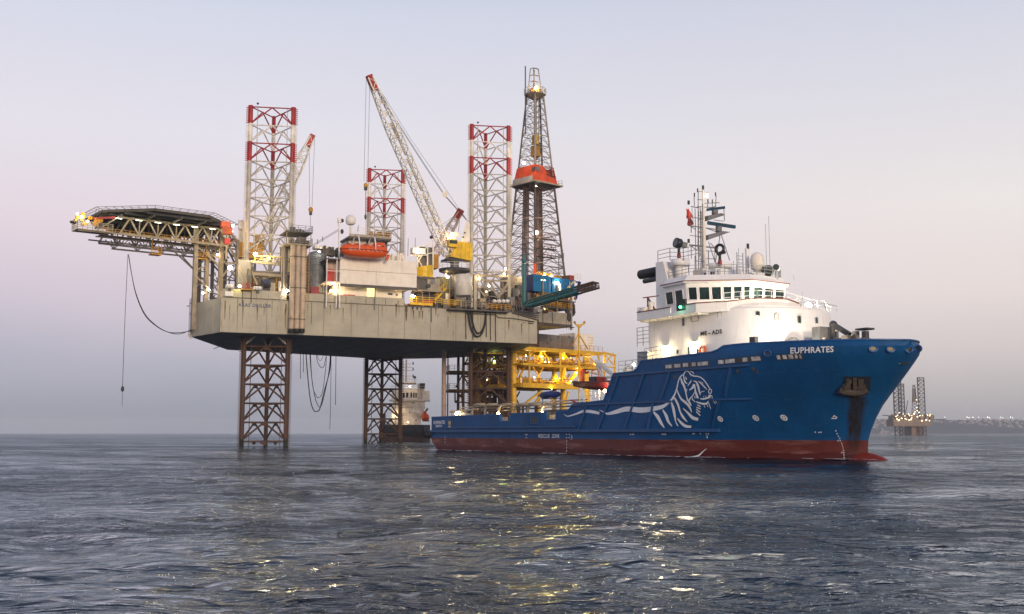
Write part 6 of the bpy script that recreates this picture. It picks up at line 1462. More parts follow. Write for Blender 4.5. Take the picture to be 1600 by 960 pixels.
    for k, (a, b) in enumerate(D):
        if max(a[1], b[1]) > 432 or min(a[0], b[0]) < 308: continue
        bar(t, 'tower_brace', truss_dark, H(a[0]-3, a[1]+4, 5), H(b[0]-3, b[1]+4, 5), .26)
    mb = MB()
    for k in range(70): x = H(306, 440, 0).x+rng.rand()*10; y = -3+rng.rand()*7; zz = 24+rng.rand()*8; mb.bar((x, y, zz), (x+rng.randn()*.9, y, zz+rng.randn()*.8), .16)
    mb.put(t, 'tower_pipework', truss_dark, kind='stuff')
    # railing band climbing to the right with the stair
    railing(t, [H(346, 350, -6), H(372, 384, -6)], truss_tan, 1.0, 1.0, .06, 2)
    for px, py, r, e, pw in ((326, 453, .18, e_white, 40), (340, 398, .15, e_warm, 20)): lamp(t, H(px, py, -5.6), r, e, pw, name='tower_lamp', off=(0, -.5, 0))
    # cables from the outer basket
    o = H(201, 397, -5.5)
    mb = MB(); mb.tube([H(200, 397, -5.5), H(196, 480, -5.5), H(193, 560, -5.5), H(191.5, 605, -5.5)], .05, 5); c = tag(mb.put(None, 'hanging_cable', steel_dark), 'long straight cable with hook hanging from the helideck towards the sea', 'cable')
    h = thing('cable_hook', 'small dark hook at the lower end of the helideck cable', 'hook', H(191.5, 610, -5.5)); p = H(191.5, 608, -5.5); ball(h, 'weight', steel_dark, p, .28, (1, 1, 1.8)); bar(h, 'tail', steel_dark, p, H(190.8, 635, -5.5), .05)
    for k, lab in ((0, 'upper sagging black hose from the helideck basket to the hull corner'), (1, 'lower sagging black hose from the helideck basket to the hull corner')):
        pts = [(201, 398), (206, 430-k*2), (213, 462-k*4), (226, 492-k*4), (243, 509-k*3), (262, 519-k*2), (281, 520), (300, 517-k*4)]
        Q = []; P = [H(px, py+k*2, -5.5) for px, py in pts]; n = len(P)
        for i in range(n-1):
            p0, p1, p2, p3 = P[max(i-1, 0)], P[i], P[i+1], P[min(i+2, n-1)]
            for j in range(6): u = j/6; Q.append(.5*((2*p1)+(p2-p0)*u+(2*p0-5*p1+4*p2-p3)*u*u+(3*p1-p0-3*p2+p3)*u**3))
        mb = MB(); mb.tube(Q, .065, 5); tag(mb.put(None, 'hanging_hose', black, True), lab, 'hose', 'hoses from the helideck to the hull')
helideck()

# ================================================================== DERRICK, CANTILEVER
use(DER)
def derrick():
    zat = lambda py, px=829, d=221: WORLD.Y(px, py, d).z
    zb_, zt = zat(434), zat(139); zw0, zw1 = zat(285), zat(258); zk = zt
    t = thing('drilling_derrick', 'tall tapering lattice drilling derrick with orange wind wall and yellow crown', 'derrick', (0, 0, zb_))
    hw = lambda z: 4.35+(1.2-4.35)*(z-zb_)/(zt-zb_)
    def cor(i, z): w = hw(z); return Vector((w*(1 if i in (1, 2) else -1), w*(1 if i in (2, 3) else -1), z))
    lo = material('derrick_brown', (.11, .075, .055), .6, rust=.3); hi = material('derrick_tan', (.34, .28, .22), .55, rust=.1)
    for i in range(4):
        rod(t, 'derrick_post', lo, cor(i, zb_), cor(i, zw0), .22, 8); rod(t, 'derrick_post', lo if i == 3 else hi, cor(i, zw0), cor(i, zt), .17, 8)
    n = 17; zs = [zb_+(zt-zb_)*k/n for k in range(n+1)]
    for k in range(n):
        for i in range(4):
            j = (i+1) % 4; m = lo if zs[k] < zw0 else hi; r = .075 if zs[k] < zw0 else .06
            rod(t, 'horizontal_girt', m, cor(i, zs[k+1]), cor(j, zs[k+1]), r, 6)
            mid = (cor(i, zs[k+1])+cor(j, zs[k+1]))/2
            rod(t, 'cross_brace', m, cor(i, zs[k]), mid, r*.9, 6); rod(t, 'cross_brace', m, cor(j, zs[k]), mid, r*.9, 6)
    mb = MB()
    for k in range(n*2):
        z = zb_+(zt-zb_)*k/(n*2)
        for i in range(4): a, b = cor(i, z), cor((i+1) % 4, z+(zt-zb_)/(n*2)); mb.bar(a, a.lerp(b, .5), .06); mb.bar(b, a.lerp(b, .5)+Vector((0, 0, .4)), .05)
    mb.put(t, 'secondary_lacing', lo, kind='stuff')
    # wind wall: four trapezoid panels, the right one notched
    w0, w1 = hw(zw0)+.55, hw(zw1)+.25
    def wall(i, notch=False):
        s = [(-1, -1), (1, -1), (1, 1), (-1, 1)]; a, b = s[i], s[(i+1) % 4]
        A0, B0, B1, A1 = Vector((a[0]*w0, a[1]*w0, zw0)), Vector((b[0]*w0, b[1]*w0, zw0)), Vector((b[0]*w1, b[1]*w1, zw1)), Vector((a[0]*w1, a[1]*w1, zw1))
        if notch: vs = [A0, B0, B0.lerp(B1, .35), A0.lerp(B0, .62).lerp(A1.lerp(B1, .62), .45), A0.lerp(B0, .45).lerp(A1.lerp(B1, .45), .98), A1]
        else: vs = [A0, B0, B1, A1]
        o = put(t, 'wind_wall', mesh('wind_wall', vs, [tuple(range(len(vs)))], windred)); o.modifiers.new('t', 'SOLIDIFY').thickness = .12
        if notch: [bar(t, 'wall_rail', leg_red, A0.lerp(A1, u).lerp(B0.lerp(B1, u), .5), B0.lerp(B1, u), .14) for u in (.5, .8, 1)]
    wall(3); wall(0, True); wall(1); wall(2)
    c = Vector((-w0*.98, -w0*.98, (zw0+zw1)/2)); 
    box(t, 'porthole_vent', steel_grey, -w1-.05, -w1+.8, -w1-.45, -w1-.25, zw0+2.2, zw0+3.0); box(t, 'porthole_vent', steel_dark, -w1-.6, -w1-.3, -w1-.2, -w1+.5, zw0+2.2, zw0+3.0)
    put(t, 'sign_board', mesh('sign', [(-w0-.12, w0, zw0-.1), (-w0-.12, -w0+.6, zw0-.1), (-w0-.08, -w0+.6, zw0+1.2), (-w0-.08, w0, zw0+1.2)], [(0, 1, 2, 3)], material('sign_grey', (.42, .40, .38), .6)))
    box(t, 'racking_platform', truss_dark, -w0-.6, w0+.9, -w0-.6, w0+.6, zw0-.35, zw0-.1); bar(t, 'platform_lip', deck_beige, (-w0-.6, -w0-.62, zw0-.15), (w0+.9, -w0-.62, zw0-.15), .1, .3); bar(t, 'platform_lip', deck_beige, (-w0-.62, -w0-.6, zw0-.15), (-w0-.62, w0+.6, zw0-.15), .1, .3)
    for sx in (-1, 1):
        for sy in (-1, 1): bar(t, 'platform_strut', truss_dark, (sx*w0, sy*w0, zw0-.3), (sx*w0*.5, sy*w0*.5, zw0-2.4), .16)
    railing(t, [(w0+.8, -w0-.5, zw0), (w0+.8, w0, zw0)], steel_grey, 1.1, 1, .06, 2)
    # stands of drill pipe and masts inside
    for x, y, w, m in ((-2.9, .2, 1.1, brown), (-.6, -1.9, 1.0, brown), (-1.9, -1.6, .25, leg_rust), (.9, -1.2, .35, blue_dk), (1.5, -.4, .2, steel_grey), (2.2, .6, .2, steel_grey)):
        nP = 5 if w > .8 else 1
        for i in range(nP):
            for j in range(nP if nP > 1 else 1):
                if (i+j) % 2 and nP > 1: continue
                xx, yy = x+(i-2)*.22*(nP > 1), y+(j-2)*.22*(nP > 1); rod(t, 'pipe_stand', m, (xx, yy, zb_), (xx*.85, yy*.85, zw0), .13 if nP > 1 else w/2, 6)
    # front corner guide mast and rails in the upper part
    rod(t, 'guide_mast', tube_tan, (-3.9, -3.9, zb_-1.5), (-2.6, -2.6, zw0), .22, 8)
    for z in (zb_+2.8, zb_+8, zb_+12): bar(t, 'mast_spreader', tube_tan, (-5.2, -2.2, z), (-2.2, -5.2, z), .12)
    rod(t, 'guide_rail', tube_tan, (-1.1, -1.1, zw1), (-.75, -.75, zt), .26, 8); rod(t, 'guide_rail', brown, (.9, -1.3, zw0), (.6, -.8, zt), .18, 8); rod(t, 'guide_rail', steel_grey, (.2, -.9, zw1-1), (.2, -.9, zt), .1, 6)
    # top drive
    z0, z1 = zat(245), zat(206)
    box(t, 'top_drive', yellow_dk, -.95, .55, -1.1, .4, z0+.6, z0+2.9); box(t, 'travelling_block', yellow, -.7, .3, -.9, .3, z0+3.3, z1); box(t, 'top_drive', steel_dark, .35, .95, -1.2, -.2, z0+1.4, z0+3.6); rod(t, 'drive_shaft', brown, (-.2, -.4, z0), (-.2, -.4, z0+.8), .4, 10)
    for x in (-.45, .15): rod(t, 'hoist_line', steel_dark, (x, -.3, z1), (x*.6, -.3, zt), .04)
    # crown
    mb = MB(); mb.lathe([(.7, zt-1.4), (2.3, zt-.5), (2.35, zt-.3)], 0, 0, 8); mb.put(t, 'crown_platform', truss_tan)
    railing(t, [(2.3*math.cos(a), 2.3*math.sin(a), zt-.3) for a in np.linspace(0, 2*math.pi, 9)], truss_tan, 1.2, 1.1, .07, 2)
    mb = MB(); mb.lathe([(1.2, zt+.0), (1.25, zt+.7), (.8, zt+1.1), (.15, zt+1.3)], 0, 0, 14); mb.put(t, 'crown_block', yellow_dk)
    ztt = zat(101)
    for i, (a, b) in enumerate((((-1.0, -1.0), (-.8, -.3)), ((1.0, -.9), (.5, -.5)), ((.6, 1.2), (.3, .5)), ((-1.1, 1.0), (-.9, .5)))): bar(t, 'gin_pole_leg', truss_tan, (*a, zt), (*b, ztt), .14)
    for z in (ztt, ztt-1.5, zt+2.4): bar(t, 'gin_pole_beam', truss_tan, (-.85, -.3, z), (.5, -.5, z), .2); bar(t, 'gin_pole_beam', truss_tan, (-.9, .5, z), (-.85, -.3, z), .14)
    rod(t, 'whip_mast', blue_line, (-1.7, 1.2, zt-9), (-1.7, 1.2, zat(97)), .13, 8)
    lamp(t, (-1.3, -1.6, zt+.5), .3, e_warm, 60, name='crown_lamp', off=(-.3, -.3, .5)); p = DER.Y(818.5, 255, -2.5); lamp(t, (p.x, p.y, p.z), .25, e_warm, 90, (1, .85, .6), 'derrick_lamp', sc=(1.2, 1, 1), off=(-.5, -.5, .2))
    p = DER.Y(838, 364, -3); lamp(t, p, .33, e_white, 130, (1, .88, .65), 'derrick_lamp', off=(0, -.6, 0)); p = DER.Y(837, 291, -3); lamp(t, p, .12, e_white, 0, name='derrick_lamp')
    # belly board walkways on the right
    for py in (373, 388, 401): p, q = DER.Y(838, py, -1.5), DER.Y(868, py+3, -1.5); bar(t, 'belly_board', leg_rust, p, q, .9, .16); railing(t, [p, q], material('rail_orange', (.4, .17, .08), .6), 1.0, 1.2, .07, 2)
    p = DER.Y(836, 412, -4.5); bar(t, 'mud_hose', orange, p, p+Vector((0, 0, -2.6)), .5, .4)
    return zb_
DZ = derrick()
def cantilever():
    P = lambda px, py, y=-9.5: DER.Y(px, py, y)
    t = thing('cantilever', 'beige cantilever skid box and machinery decks jutting from the right end of the rig', 'cantilever', P(842, 505))
    a, b = P(836, 506), P(892, 517); zt = P(850, 486).z; zb_ = P(850, 508).z
    mb = MB(); mb.add([(x, y, z) for y in (-9.5, 4) for x, z in ((a.x-3, zb_), (b.x, zb_), (b.x, zt), (P(849, 490).x, zt), (a.x-3, zt-2.6))], [(0, 1, 2, 3, 4), (9, 8, 7, 6, 5), (0, 5, 6, 1), (1, 6, 7, 2), (2, 7, 8, 3), (3, 8, 9, 4), (4, 9, 5, 0)]); mb.put(t, 'skid_beam', deck_beige)
    for px in (848, 863): q = P(px, 500); bar(t, 'web_stiffener', truss_dark, (q.x, -9.55, zb_+.3), (q.x, -9.55, zt-.1), .12, .1)
    bar(t, 'lower_flange', truss_dark, (a.x-2, -9.8, zb_+.35), (b.x, -9.8, zb_+.35), .3, .2); bar(t, 'lower_flange', leg_rust, (a.x-2, -9.8, zb_), (b.x+.5, -9.8, zb_), .4, .16)
    bar(t, 'end_post', truss_tan, (b.x, -9.6, zb_-.5), (b.x, -9.6, zt+5), .35)
    xr = b.x
    for z, x1 in ((zt+.7, xr), (zt+2.3, xr+1.0)): box(t, 'machinery_deck', truss_dark, P(846, 480).x, x1, -9.9, 3, z, z+.2); railing(t, [(P(846, 480).x, -9.9, z+.2), (x1, -9.9, z+.2)], yellow_dk if z < zt+4 else yellow, 1.05, 1.0, .08, 3)
    mb = MB(); mb2 = MB()
    for k in range(60): x = P(842, 480).x+rng.rand()*(xr-P(842, 480).x); z = zt+.9+1.5*int(rng.rand()*2); (mb if k % 2 else mb2).box(x, x+.3+rng.rand()*.8, -8.5, -7.5, z, z+.5+rng.rand()*1.1)
    mb.put(t, 'deck_machinery', material('dim_machinery', (.16, .13, .10), .6), kind='stuff'); mb2.put(t, 'deck_machinery', yellow_dk, kind='stuff')
    for x in (P(848, 480).x, (P(848, 480).x+xr)/2, xr-.3): bar(t, 'deck_post', truss_tan, (x, -9.6, zt), (x, -9.6, zt+6.5), .2)
    box(t, 'white_cabinet', cream, P(842, 478).x, P(850, 478).x, -9.2, -8, P(842, 487).z, P(842, 474).z)
    # dangling gear at the far right end
    mb = MB()
    for px0, py0, px1, py1 in ((886, 470, 896, 476), (896, 476, 897, 490), (897, 490, 893, 494), (884, 486, 892, 496), (892, 496, 888, 502), (888, 472, 887, 500), (893, 480, 891, 500)): mb.bar(P(px0, py0), P(px1, py1), .45)
    mb.put(t, 'hanging_tongs', steel_dark)
    mb = MB()
    for px in (884.5, 888, 892): mb.bar(P(px, 495), P(px+1, 516), .05)
    mb.put(t, 'hanging_chain', steel_dark)
    # containers
    def container(label, px0, px1, pyt, pyb, y, mat, side, dpt=2.7):
        a, b = P(px0, pyt, y), P(px1, pyb, y); z0, z1 = P(px0, pyb, y).z, a.z
        o = thing('container_cabin', label, 'container', ((a.x+b.x)/2, y, z0)); box(o, 'body', mat, a.x+.03, b.x-.03, y+.03, y+dpt, z0+.03, z1-.03); box(o, 'end_wall', side, a.x-.03, a.x+.02, y, y+dpt, z0, z1)
        n = int((b.x-a.x)/.42)
        for i in range(n): x = a.x+.25+i*.42; bar(o, 'corrugation', mat, (x, y-.0, z0+.15), (x, y-.0, z1-.15), .22, .1)
        for z in (z0, z1-.12): bar(o, 'rail', mat, (a.x, y-.03, z+.06), (b.x, y-.03, z+.06), .14, .14)
        return a, b, z0, z1, o
    a, b, z0, z1, o = container('blue corrugated container cabin nearest the teal post on the rig', 833, 861, 428.5, 454.5, -9.0, blue_box, blue_dk); q = P(849, 438, -9.1); bar(o, 'tube_light', e_tube, q-Vector((.6, 0, 0)), q+Vector((.6, 0, 0)), .1)
    a, b, z0, z1, o = container('darker blue container cabin with lit doorway at the right end of the rig', 862, 898, 433.5, 458, -9.0, material('container_blue_b', (.01, .13, .30), .45), blue_dk); q = P(871, 442, -9.3); lamp(o, q, .26, e_white, 110, (1, .92, .8), 'doorway_lamp', sc=(2, 1, .6), off=(0, -.5, -.3)); box(o, 'door', cream, P(875, 449, -9.1).x-.35, P(875, 449, -9.1).x+.25, -9.14, -9.05, P(875, 454).z, P(875, 443).z); box(o, 'doorway', steel_dark, P(871, 449, -9.1).x-.4, P(871, 449, -9.1).x+.35, -9.12, -9.05, P(871, 454).z, P(871, 444).z)
    t3 = thing('pipe_handling_rig', 'small lattice mast and red machine on the far right end of the rig', 'machine', P(885, 435, -7)); 
    for px in (873, 880.5): bar(t3, 'mast_post', steel_grey, P(px, 430, -5), P(px, 396, -5), .14)
    for k in range(6): bar(t3, 'mast_rung', steel_grey, P(873, 428-k*5.5, -5), P(880.5, 424-k*5.5, -5), .07); bar(t3, 'mast_brace', steel_grey, P(873, 428-k*5.5, -5), P(880.5, 419-k*5.5, -5), .06)
    box(t3, 'red_unit', material('rust_red_unit', (.35, .05, .03), .6), P(890, 437, -8).x, P(897, 437, -8).x, -8, -6.5, P(890, 440, -8).z, P(890, 430, -8).z); box(t3, 'brown_unit', leg_rust, P(882, 437, -8).x, P(890, 437, -8).x, -8, -6.5, P(882, 438, -8).z, P(882, 431, -8).z)
    bar(t3, 'slide_arm', blue_line, P(900, 441, -9.3), P(906, 441, -9.3), .3); bar(t3, 'slide_arm', blue_dk, P(905.5, 441, -9.3), P(899, 468, -9.3), .6, .3); bar(t3, 'slide_arm', tube_tan, P(887, 450, -9.4), P(899, 438, -9.4), .25)
    railing(t3, [P(898, 437, -8.5), P(907, 438, -8.5)], cream, 1.2, 1, .07, 3)
    mb = MB()
    for k in range(40): x = P(845, 430).x+rng.rand()*(P(882, 430).x-P(845, 430).x); mb.box(x, x+.4, -8.6, -7.8, P(845, 431).z-.8, P(845, 431).z-.2+rng.rand()*1.2)
    mb.put(t, 'roof_fittings', yellow_dk, kind='stuff'); lamp(t, P(851, 429, -8.8), .15, e_warm, 30, name='roof_lamp', off=(0, -.4, .3)); lamp(t, P(861.5, 431.5, -8.8), .15, e_warm, 30, name='roof_lamp', off=(0, -.4, .3))
cantilever()
use(RIG)
def burner_boom():
    P = lambda px, py, y: RY(px, py, y)
    t = thing('burner_boom', 'teal burner boom lattice swung out from its tall teal king post', 'boom', P(818, 478, -.8))
    a, b = P(818, 397, -.9), P(819, 479, -.9); rod(t, 'king_post', teal, (b.x, -.9, b.z), (b.x, -.9, P(818, 413, -.9).z), .43, 14); rod(t, 'king_post', teal, (b.x, -.9, P(818, 413, -.9).z), (b.x, -.9, a.z), .22, 12); rod(t, 'post_collar', teal, (b.x, -.9, P(818, 409, -.9).z-.3), (b.x, -.9, P(818, 409, -.9).z+.2), .5, 14)
    use(WORLD); p0 = WORLD.Y(820, 477, 206); p1 = WORLD.Y(905, 453, 199); p2 = WORLD.Y(932, 445.5, 197)
    s = Vector((0, 1, 0)); ch = [(0, -.75), (1.1, .75), (-1.1, .75)]; ch = [(-.9, -.5), (.9, -.5), (.9, .5), (-.9, .5)]
    d = (p1-p0).normalized(); u = Vector((0, 0, 1)); sd_ = d.cross(u).normalized(); u2 = sd_.cross(d)
    def c(q, i, k=1): return q+sd_*ch[i][0]*k+u2*ch[i][1]*k
    tl = material('teal_dark', (.012, .095, .10), .5)
    for i in range(4): rod(t, 'boom_chord', teal if i in (0, 1) else tl, c(p0, i, .35), c(p0.lerp(p1, .12), i), .15 if i > 1 else .22, 8); rod(t, 'boom_chord', teal if i in (0, 1) else tl, c(p0.lerp(p1, .12), i), c(p1, i), .15 if i > 1 else .22, 8); rod(t, 'tip_chord', brown, c(p1, i), c(p2, i), .16, 8)
    n = 14
    for k in range(n):
        q0, q1 = p0.lerp(p1, .1+.9*k/n), p0.lerp(p1, .1+.9*(k+1)/n)
        for i in range(4): rod(t, 'boom_lacing', tl, c(q0, i), c(q1, (i+1) % 4) if k % 2 else c(q1, i-1), .06, 6); rod(t, 'boom_lacing', tl, c(q0, i), c(q0, (i+1) % 4), .05, 6)
    for k in range(5):
        q0, q1 = p1.lerp(p2, k/5), p1.lerp(p2, (k+1)/5)
        for i in range(4): rod(t, 'tip_lacing', brown, c(q0, i), c(q1, (i+1) % 4), .08, 6); rod(t, 'tip_lacing', brown, c(q1, i), c(q1, (i+1) % 4), .08, 6)
    for k in range(3): rod(t, 'boom_pipe', tl, c(p0, 0, .1*k)+Vector((0, 0, .1)), c(p2, 0, .3*k)+Vector((0, 0, .2)), .08, 6)
    for k in range(5): bar(t, 'walkway_rail', tl, c(p0.lerp(p1, .15+.17*k), 2)+Vector((0, 0, 0)), c(p0.lerp(p1, .15+.17*k), 2)+Vector((0, 0, .9)), .07)
    use(RIG)
burner_boom()

# ================================================================== WELLHEAD PLATFORMS
use(YEL)
def wellhead():
    P = lambda px, py, y=0: YEL.Y(px, py, y)
    t = thing('wellhead_platform', 'bright yellow open wellhead platform with lamps on its decks behind the blue ship', 'platform', (8, 5, 0))
    ye = material('wellhead_yellow', (.74, .42, .015), .45, rust=.06)
    zt = P(830, 545).z; zm = P(818, 569).z; zl = P(818, 602).z; D = 13; xl, xr = P(815, 545).x, P(941, 553).x
    for z, x0, x1, h in ((zt, xl-2, xr, .75), (zm, P(816, 570).x, P(938, 580).x, .5), (zl, P(816, 603).x, P(902, 607).x, .95)):
        for y in (0, D): bar(t, 'deck_beam', ye, (x0, y, z), (x1, y, z), .4, h)
        for k in range(6): x = x0+(x1-x0)*k/5; bar(t, 'cross_beam', ye, (x, 0.2, z), (x, D-.2, z), .3, h*.75)
        box(t, 'deck_plate', yellow_dk, x0+.2, x1-.2, .2, D-.2, z+h/2-.12, z+h/2-.04)
        railing(t, [(x0, -.1, z+h/2), (x1, -.1, z+h/2)], material('rail_orange', (.45, .2, .08), .6), 1.1, 1.4, .06, 2)
    def post(px, py0, py1, w, y=0): a, b = P(px, py0, y), P(px, py1, y); rod(t, 'column', ye, (a.x, y, b.z), (a.x, y, a.z), w, 12)
    post(827, 546, 602, .22); post(875.5, 549, 604, .22); post(905, 549, 604, .22)
    a = P(827, 600); 
    for px, y, r in ((802.5, 3, .65), (880, 5, .62), (916, 9, .75), (866, 10, .5), (842, 10, .3)):
        b = P(px, 600, y); top = zt if px > 810 else P(802, 552, 3).z; rod(t, 'jacket_column', ye, (b.x, y, -1), (b.x, y, top), r, 14)
    for a, b, w, y in (((822, 568), (833, 548), .3, 2), ((838, 563), (846, 551), .42, 3), ((858, 563), (849, 551), .36, 3), ((893, 574), (905, 552), .3, 3), ((938, 573), (934, 552), .3, 0), ((914, 570), (903, 585), .5, 6), ((884, 603), (904, 578), .62, 4), ((808, 598), (822, 568), .36, 3), ((806, 590), (812, 576), .3, 5),
                       ((815, 635), (846, 611), .36, 1), ((834, 632), (848, 613), .32, 4), ((870, 630), (860, 622), .3, 6), ((888, 612), (884, 632), .3, 6), ((944, 570), (958, 552), .2, 1), ((944, 553), (960, 572), .2, 1), ((874, 600), (866, 584), .25, 5), ((830, 570), (850, 600), .22, 4), ((850, 572), (834, 600), .22, 4), ((884, 556), (896, 574), .22, 4), ((812, 556), (824, 568), .2, 4), ((870, 572), (858, 600), .2, 7), ((890, 585), (876, 604), .25, 7), ((920, 556), (932, 574), .22, 7), ((828, 548), (840, 566), .18, 6)):
        bar(t, 'diagonal_brace', ye, P(*a, y), P(*b, y), w)
    # right hand extension frame
    for a, b, w in (((942, 551), (962, 556), .4), ((944, 553), (944, 592), .3), ((960.5, 556), (960.5, 592), .3), ((944, 573), (961, 575), .25), ((940, 580), (962, 583), .3)): bar(t, 'extension_frame', ye, P(*a, .5), P(*b, .5), w)
    # tall lamp gallows post
    g = P(905, 605, -.3); top = P(905, 508, -.3).z; rod(t, 'tall_post', ye, (g.x, -.3, -1), (g.x, -.3, top), .2, 10)
    bar(t, 'gallows_beam', ye, P(899, 507.5, -.3), P(912.5, 507.5, -.3), .22); bar(t, 'gallows_arm', ye, P(897.5, 504, -.3), P(904, 512, -.3), .2); bar(t, 'gallows_arm', ye, P(912.5, 504, -.3), P(906, 512, -.3), .2)
    bar(t, 'post_stay', ye, P(905, 519, -.3), P(895, 541, -.3), .16); bar(t, 'post_stay', ye, P(905, 523, -.3), P(919, 546, -.3), .2)
    for px in (898, 913): c = P(px, 504, -.3); ball(t, 'gallows_fitting', yellow_dk, c, .3)
    # process equipment under light
    for y, n, m in ((1.5, 40, ye), (9.5, 60, yellow_dk), (2.5, 46, ye), (4.5, 42, material('process_rust', (.30, .09, .035), .6)), (6, 26, white), (8, 26, steel_dark)):
        mb = MB()
        for k in range(n):
            z = [zm+.3, zl+.5, zm+.3][k % 3]; x = xl+1+rng.rand()*(xr-xl-2 if z > zl+1 else 15); q = rng.rand(); w = .3+rng.rand()*.9
            if q < .4: mb.tube([(x, y, z), (x, y, z+.6+rng.rand()*1.5), (x+w*1.5, y, z+.6+rng.rand())], .09+.06*rng.rand(), 6)
            elif q < .7: mb.box(x, x+w, y, y+.6, z, z+.3+rng.rand()*1.1)
            else: mb.tube([(x, y, z+.5), (x+2.2*w, y, z+.5)], .2, 8)
        mb.put(t, 'process_pipework', m, kind='stuff')
    a = P(868, 598, 3); mb = MB(); mb.lathe([(1.0, 0), (.9, .8), (.45, 1.9), (.2, 2.4)], a.x, 3, 14, zl+.5); mb.put(t, 'bell_housing', material('lemon_yellow', (.8, .65, .02), .5), True)
    a = P(913, 585, 1.5); mb = MB(); mb.tube([(a.x-.9, 1.5, zl+.4), (a.x-.9, 1.5, zl+3.2), (a.x, 1.5, zl+4.0), (a.x+.9, 1.5, zl+3.6)], .62, 10); mb.put(t, 'red_riser_bend', material('riser_red', (.34, .04, .03), .5), True)
    a = P(925, 580, 1.2); mb = MB(); mb.tube([(a.x-2.2, 1.2, zm-.5), (a.x, 1.2, zm-.6), (a.x+1.6, 1.2, zm-1.1)], [.3, .45, .3], 8); mb.put(t, 'white_sack', white, True)
    for px, py, y, r, e, pw in ((852, 566, 1, .16, e_yel, 0), (846, 557, 2, .3, e_yel, 260), (900, 583, 3, .3, e_yel, 420), (868, 592, 1.5, .18, e_yel, 200), (917, 567, 5, .3, e_yel, 420), (835, 590, 3, .2, e_warm, 90), (862, 608, -.3, .12, e_yel, 40), (880, 560, 4, .2, e_yel, 180), (928, 570, 2, .2, e_yel, 160), (858, 566, -.2, .14, e_white, 20), (892, 596, 2, .2, e_yel, 150), (822, 556, 4, .2, e_yel, 120)):
        lamp(t, P(px, py, y), r*.5, e, pw*1.7, (1, .88, .3), 'platform_lamp', off=(0, -.6, .2), lr=.3)
    # cabins on the top deck
    use(YEL)
    c = thing('equipment_container', 'brown grey container with patched side on top of the yellow platform', 'container', P(868, 545, 2)); a, b = P(843, 540, 2), P(896.5, 545, 2); z1 = P(870, 524, 2).z
    box(c, 'body', material('brown_grey_box', (.20, .17, .14), .7, rust=.2), a.x, b.x, 2, 6, zt+.4, z1)
    for px, py in ((861, 531), (872, 527), (889, 527), (855, 536)): q = P(px, py, 1.95); box(c, 'patch', truss_dark, q.x-.2, q.x+.4, 1.94, 2, q.z-.3, q.z+.3)
    for px in (860, 878): q = P(px, 531, 1.95); bar(c, 'panel_joint', truss_dark, (q.x, 1.97, zt+.4), (q.x, 1.97, z1), .08, .05)
    c = thing('white_cabin', 'cream cabin behind the yellow gallows post on top of the yellow platform', 'cabin', P(912, 545, 2)); a, b = P(896.5, 540, 2), P(927.5, 545, 2); box(c, 'body', cream, a.x+.02, b.x, 2, 6.5, zt+.4, P(898, 520.5, 2).z)
    for k in range(4): bar(c, 'louvre', tube_tan, P(919, 528+k*4, 1.95), P(927, 528.6+k*4, 1.95), .08)
wellhead()
